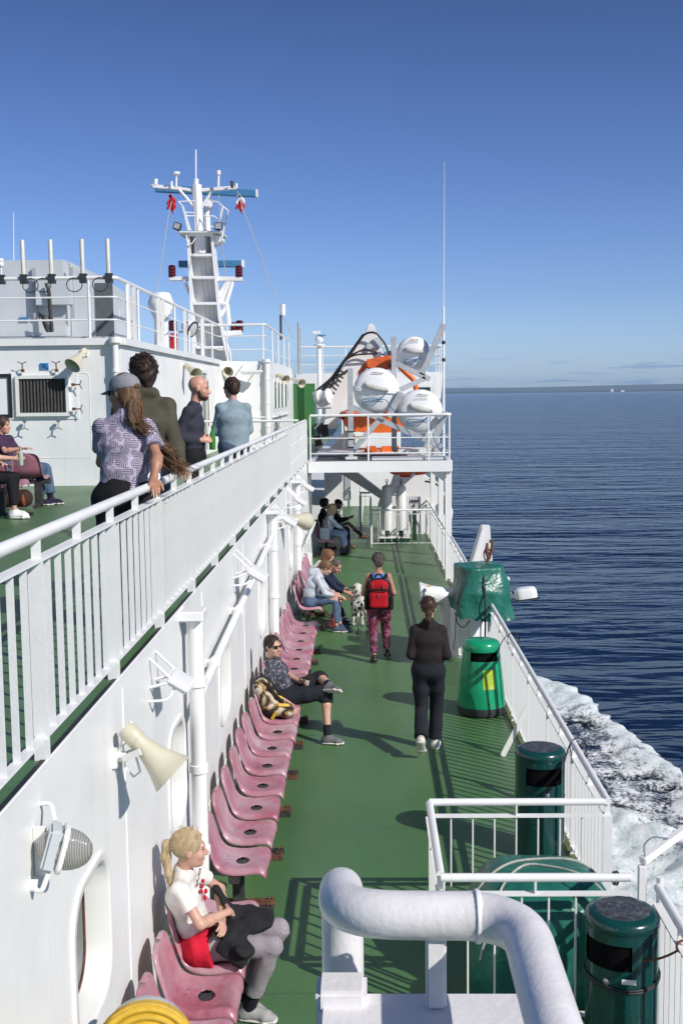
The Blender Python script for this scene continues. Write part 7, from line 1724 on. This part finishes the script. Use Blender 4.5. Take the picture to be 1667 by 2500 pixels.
# ---- on the upper deck
UP = lambda x, y: (x, y, ZU)
J = standing(1.71, nk=(.01, .05, 1.43), ch=(0, .02, 1.22), hd=(.0, .09, 1.575), shR=(.148, .03, 1.355), shL=(-.140, .06, 1.36), elR=(.225, -.14, 1.15), wrR=(.205, -.26, 1.02), elL=(-.165, .17, 1.11), wrL=(-.06, .32, 1.05), pel=(-.03, -.01, .93), hipR=(.06, 0, .88), hipL=(-.12, 0, .88))
J['pel'] = (0, -.02, .93)
p = Person('woman in a grey cap, sunglasses and a printed shirt leaning on the upper railing', UP(-1.60, 7.52), .12, J, SKIN_TAN, .0065, .98, head=(.95, -.10, 0), seed=31, torso=.98, arm=.95,
           hands=dict(R=dict(d=(.10, -.75, -.32), n=(.25, -.2, .9), curl=.55, s=1.0)))
p.shirt(PRINT, .34, 1.02, noise=(.007, 24), chest=(.168, .115), belly=(.150, .112), armr=.062, hem=.0); p.trousers(BLACKCLOTH, .97, 1.0, top=.12)
for q in 'RL': p.shoe(q, SHOE_BLACK)
p.shades(); p.bits(eyes=False, brows=False)
T = p.T
p.hair(H_LIGHT, 'long', .008, noise=(.003, 70))
pts = [A3(T(.0, -.085, -.045)), A3(.07, -.05, 1.40), A3(.17, -.03, 1.29), A3(.27, .02, 1.16), A3(.36, .05, 1.04)]
p.tail(pts, [.050, .042, .028, .014, .004], H_LIGHT, 240, .042, 'blown_hair')
co = p.add('cap', [ell(T(0, -.018, .052), A3(.088, .110, .076), p.Rh, .01), ell(T(0, -.015, .03), A3(.088, .109, .05), p.Rh, .02)], CAPGREY, cuts=[(T(0, 0, .012), p.Rh@A3(0, -.12, -1))])
soft('peak', [eseg(T(0, .075, .022), T(0, .165, .005), (.070, .007), (.055, .005), p.Rh@A3(1, 0, 0), .02)], .006, CAPGREY, co)
mb = MB(); mb.ell(T(0, -.125, .035), (.03, .008, .02), Matrix((p.Rh).tolist()), 14, 8); mb.build('strap_gap', H_LIGHT, co, local=True)
mb = MB(); c = A3(.207, -.245, 1.035); mb.tube([tuple(c+A3(.034*math.cos(a), .034*math.sin(a)*.5, .034*math.sin(a)*.9+.0)) for a in np.linspace(0, 2*PI, 18, endpoint=False)], .008, 6, closed=True); mb.build('bracelet', WHITE_CLEAN, p.o, local=True)

J = standing(1.85, nk=(.0, .04, 1.555), hd=(-.01, .08, 1.725), shR=(.168, .02, 1.475), shL=(-.168, .02, 1.475), elR=(.235, -.10, 1.19), wrR=(.27, -.18, 1.03))
p = Person('tall dark haired man in an olive jacket leaning on the upper railing', UP(-1.66, 8.55), .08, J, SKIN, .0075, 1.0, head=(.55, -.04, 0), seed=33, hands=dict(R=dict(d=(.25, -.75, -.25), n=(.25, -.2, .9), curl=.5)))
p.shirt(OLIVE, 1.0, 1.10, noise=(.010, 18), hem=-.13, chest=(.185, .13), belly=(.175, .125), armr=.068, name='jacket', extra=[cap((-.07, .0, 1.57), (.07, .0, 1.57), .05, .05, .02)]); p.trousers(DENIM, .97, 1.05)
for q in 'RL': p.shoe(q, SHOE_BLACK)
p.hair(H_DARK, 'short', .022, noise=(.009, 55), low=-.085, extra=[cap(p.T(-.04, .06, .10), p.T(.03, .085, .11), .03, .02, .02), cap(p.T(0, -.09, -.05), p.T(0, -.085, -.10), .045, .03, .03)]); p.tufts(H_DARK, 320, .055, .0055, 8, out=.10, up=.021, low=-.6); p.shades()
r_ = random.Random(4)
for k in range(16):
    a = p.T(r_.uniform(-.06, .06), r_.uniform(-.08, .05), .115); b = a+A3(r_.uniform(-.01, .06), r_.uniform(-.04, .02), r_.uniform(.01, .035)); mb = MB(); mb.tube([a-A3(0, 0, .02), a, b], [.004, .004, .001], 4); mb.build('loose_lock', H_DARK, p.o, local=True)

J = standing(1.75, nk=(0, .03, 1.46), hd=(0, .075, 1.625), elR=(.205, -.13, 1.13), wrR=(.11, .11, 1.10), elL=(-.205, -.12, 1.12), wrL=(-.08, .12, 1.10))
p = Person('bald bearded man in a charcoal jumper facing right with a green bottle', UP(-1.78, 11.7), EAST, J, SKIN_PINK, .009, 1.0, head=(.08, -.12, 0), seed=35, hands=dict(R=dict(d=(-.4, .8, .1), n=(.8, .3, .3), curl=.9), L=dict(d=(.5, .8, .05), n=(-.6, .5, .3), curl=.8)))
p.shirt(CHARSWEAT, .97, 1.05, noise=(.007, 20), hem=-.03, armr=.062, name='jumper'); p.trousers(BLACKCLOTH, .97, 1.05)
for q in 'RL': p.shoe(q, SHOE_BLACK)
p.add('beard', [ell(p.T(0, .046, -.082), A3(.052, .050, .040), p.Rh, .02), ell(p.T(0, .076, -.098), A3(.027, .024, .024), p.Rh, .02), cap(p.T(-.062, .01, -.03), p.T(-.05, .035, -.08), .014, .02, .02), cap(p.T(.062, .01, -.03), p.T(.05, .035, -.08), .014, .02, .02), ell(p.T(0, .10, -.068), A3(.022, .012, .012), p.Rh, .006, 'sub')], hairmat('beard_hair', (.035, .018, .012), (.10, .055, .04)), vox=.006)
p.bits()
bb = loc2(p.o, (.03, .205, 1.00)); bottle('green beer bottle held by the bald man', tuple(bb), (.02, -.02, 1), GLASS_GREEN, .245, .032, GLASS_GREEN)

J = standing(1.76, nk=(0, .01, 1.47), hd=(-.01, .04, 1.635), elR=(.195, .05, 1.13), wrR=(-.02, .22, 1.12), elL=(-.205, .05, 1.12), wrL=(.05, .20, 1.06))
p = Person('man with short brown hair in a blue grey jumper, arms folded, seen from behind', UP(-1.62, 13.95), .30, J, SKIN_PINK, .009, 1.0, head=(.45, -.05, 0), seed=37)
p.shirt(BLUEGREY, 1.0, 1.09, noise=(.007, 18), hem=-.03, chest=(.178, .125), belly=(.168, .126), armr=.062, name='jumper'); p.trousers(DENIM_DARK, .97, 1.05)
for q in 'RL': p.shoe(q, SHOE_BLACK)
p.hair(H_BROWN, 'short', .011, noise=(.003, 60)); p.tufts(H_BROWN, 220, .032, .006, 5, out=.6, up=.010, low=-.45); p.shades()

# seats and people at the left edge of the upper deck
place_seat(-4.79, 16.2, PI/2, 'pink moulded seat with its back to the camera under the arm of the lounging man', 'seats on the upper deck', ZU)
place_seat(-5.26, 16.2, PI/2, 'pink moulded seat with its back to the camera at the left picture edge', 'seats on the upper deck', ZU)
place_seat(-4.80, 15.25, 0, 'pale pink seat sideways on before the lounging man, the farther of two', 'seats on the upper deck', ZU)
place_seat(-4.94, 14.68, 0, 'pale pink seat sideways on at the left edge, the nearer of two', 'seats on the upper deck', ZU)
bf = thing('bench_frame', 'black steel bench frame under the seat backs on the upper deck', 'bench frame', (-4.9, 16.2, ZU), 0, 'steel frames under the seat rows')
mb = MB(); mb.box((-5.6, 16.13, ZU+.33), (-4.50, 16.22, ZU+.388)); mb.build('beam', DARKIRON, bf)
mb = MB(); mb.box((-4.72, 16.12, ZU+.03), (-4.62, 16.21, ZU+.329)); mb.build('leg', DARKIRON, bf)
mb = MB(); mb.box((-4.70, 15.95, ZU+.004), (-4.64, 16.5, ZU+.04)); mb.build('foot', DARKIRON, bf)
bf = thing('bench_frame', 'black steel bench frame under the sideways seats on the upper deck', 'bench frame', (-4.8, 15, ZU), 0, 'steel frames under the seat rows')
mb = MB(); mb.box((-4.88, 14.4, ZU+.33), (-4.79, 15.5, ZU+.388)); mb.build('beam', DARKIRON, bf)
mb = MB(); mb.box((-4.88, 14.95, ZU+.03), (-4.79, 15.05, ZU+.329)); mb.build('leg', DARKIRON, bf)
mb = MB(); mb.box((-5.0, 14.97, ZU+.004), (-4.42, 15.03, ZU+.04)); mb.build('foot', DARKIRON, bf)
J = seated(ch=(0, -.10, .84), nk=(0, -.12, 1.01), hd=(.0, -.08, 1.16), elR=(.24, .02, .80), wrR=(.22, .24, .83), shR=(.18, -.11, .96), knR=(.05, .47, .55), knL=(-.12, .48, .53), anR=(.05, .44, .095), anL=(-.10, .55, .095))
p = Person('lounging man in jeans and navy loafers at the left edge, arm over a seat back', UP(-5.14, 16.38), EAST, J, SKIN_PINK, .010, 1.0, head=(-.1, -.05, 0), seed=41)
p.shirt(PLUM, .36, 1.05); p.trousers(DENIM, .92, 1.08, knee=.075, ank=.072); p.hair(H_BROWN, 'short', .014); p.bits()
for q in 'RL': p.shoe(q, SHOE_NAVY, SHOE_WHITE, sock=SOCK)
J = seated(anR=(.12, .50, .095), knR=(.10, .46, .53), elR=(.20, .26, .80), wrR=(.12, .52, .78), wrL=(-.1, .3, .7))
p = Person('passenger in white trainers holding a clear bottle, cut off by the left edge', UP(-5.02, 14.66), EAST, J, SKIN, .011, 1.0, head=(0, -.1, 0), seed=43, hands=dict(R=dict(d=(-.1, .9, .0), n=(.9, .1, .2), curl=.9)))
p.shirt(NAVY, .4, 1.05); p.trousers(BLACKCLOTH, .9, 1.0); p.hair(H_DARK, 'short', .012)
for q in 'RL': p.shoe(q, SHOE_WHITES, SHOE_WHITE, laces=True)
bb = loc2(p.o, (.105, .60, .69)); bottle('clear beer bottle in a hand at the left picture edge', tuple(bb), (0, 0, 1), GLASS_PALE, .24, .031, None)
bg = thing('holdall', 'brown holdall with an orange end panel under the upper deck bench', 'bag', (-4.95, 16.0, ZU))
soft('bag', [eseg((-.22, 0, .14), (.12, 0, .14), (.12, .125), (.12, .125), (0, 1, 0), .04)], .011, LEATHERBROWN, bg, noise=(.008, 16, 4), cuts=[((0, 0, .006), (0, 0, -1))])
soft('end_panel', [ell((.13, -.03, .13), (.05, .105, .11), None, .02)], .010, LEATHERORANGE, bg, cuts=[((0, 0, .01), (0, 0, -1))])
mb = MB(); mb.tube(bend([(-.1, -.1, .22), (-.06, -.12, .32), (.03, -.12, .32), (.07, -.1, .22)], .05), .012, 6); mb.build('handle', LEATHERBROWN, bg, local=True)
# ------------------------------------------------------------------ sea air that fades the far shore
hz = bpy.data.materials.new('sea_air'); hz.use_nodes = True; hn = hz.node_tree.nodes; hn.remove(hn['Principled BSDF'])
pv = hn.new('ShaderNodeVolumePrincipled'); pv.inputs['Density'].default_value = 2.4e-5; pv.inputs['Color'].default_value = (.50, .74, 1.0, 1); pv.inputs['Anisotropy'].default_value = -.1
hz.node_tree.links.new(pv.outputs[0], hn['Material Output'].inputs['Volume'])
mb = MB(); mb.box((-20000, -2500, ZS-3.5), (20000, 33000, 360)); hzo = mb.build('haze', hz, flat=True); tag(hzo, kind='stuff')
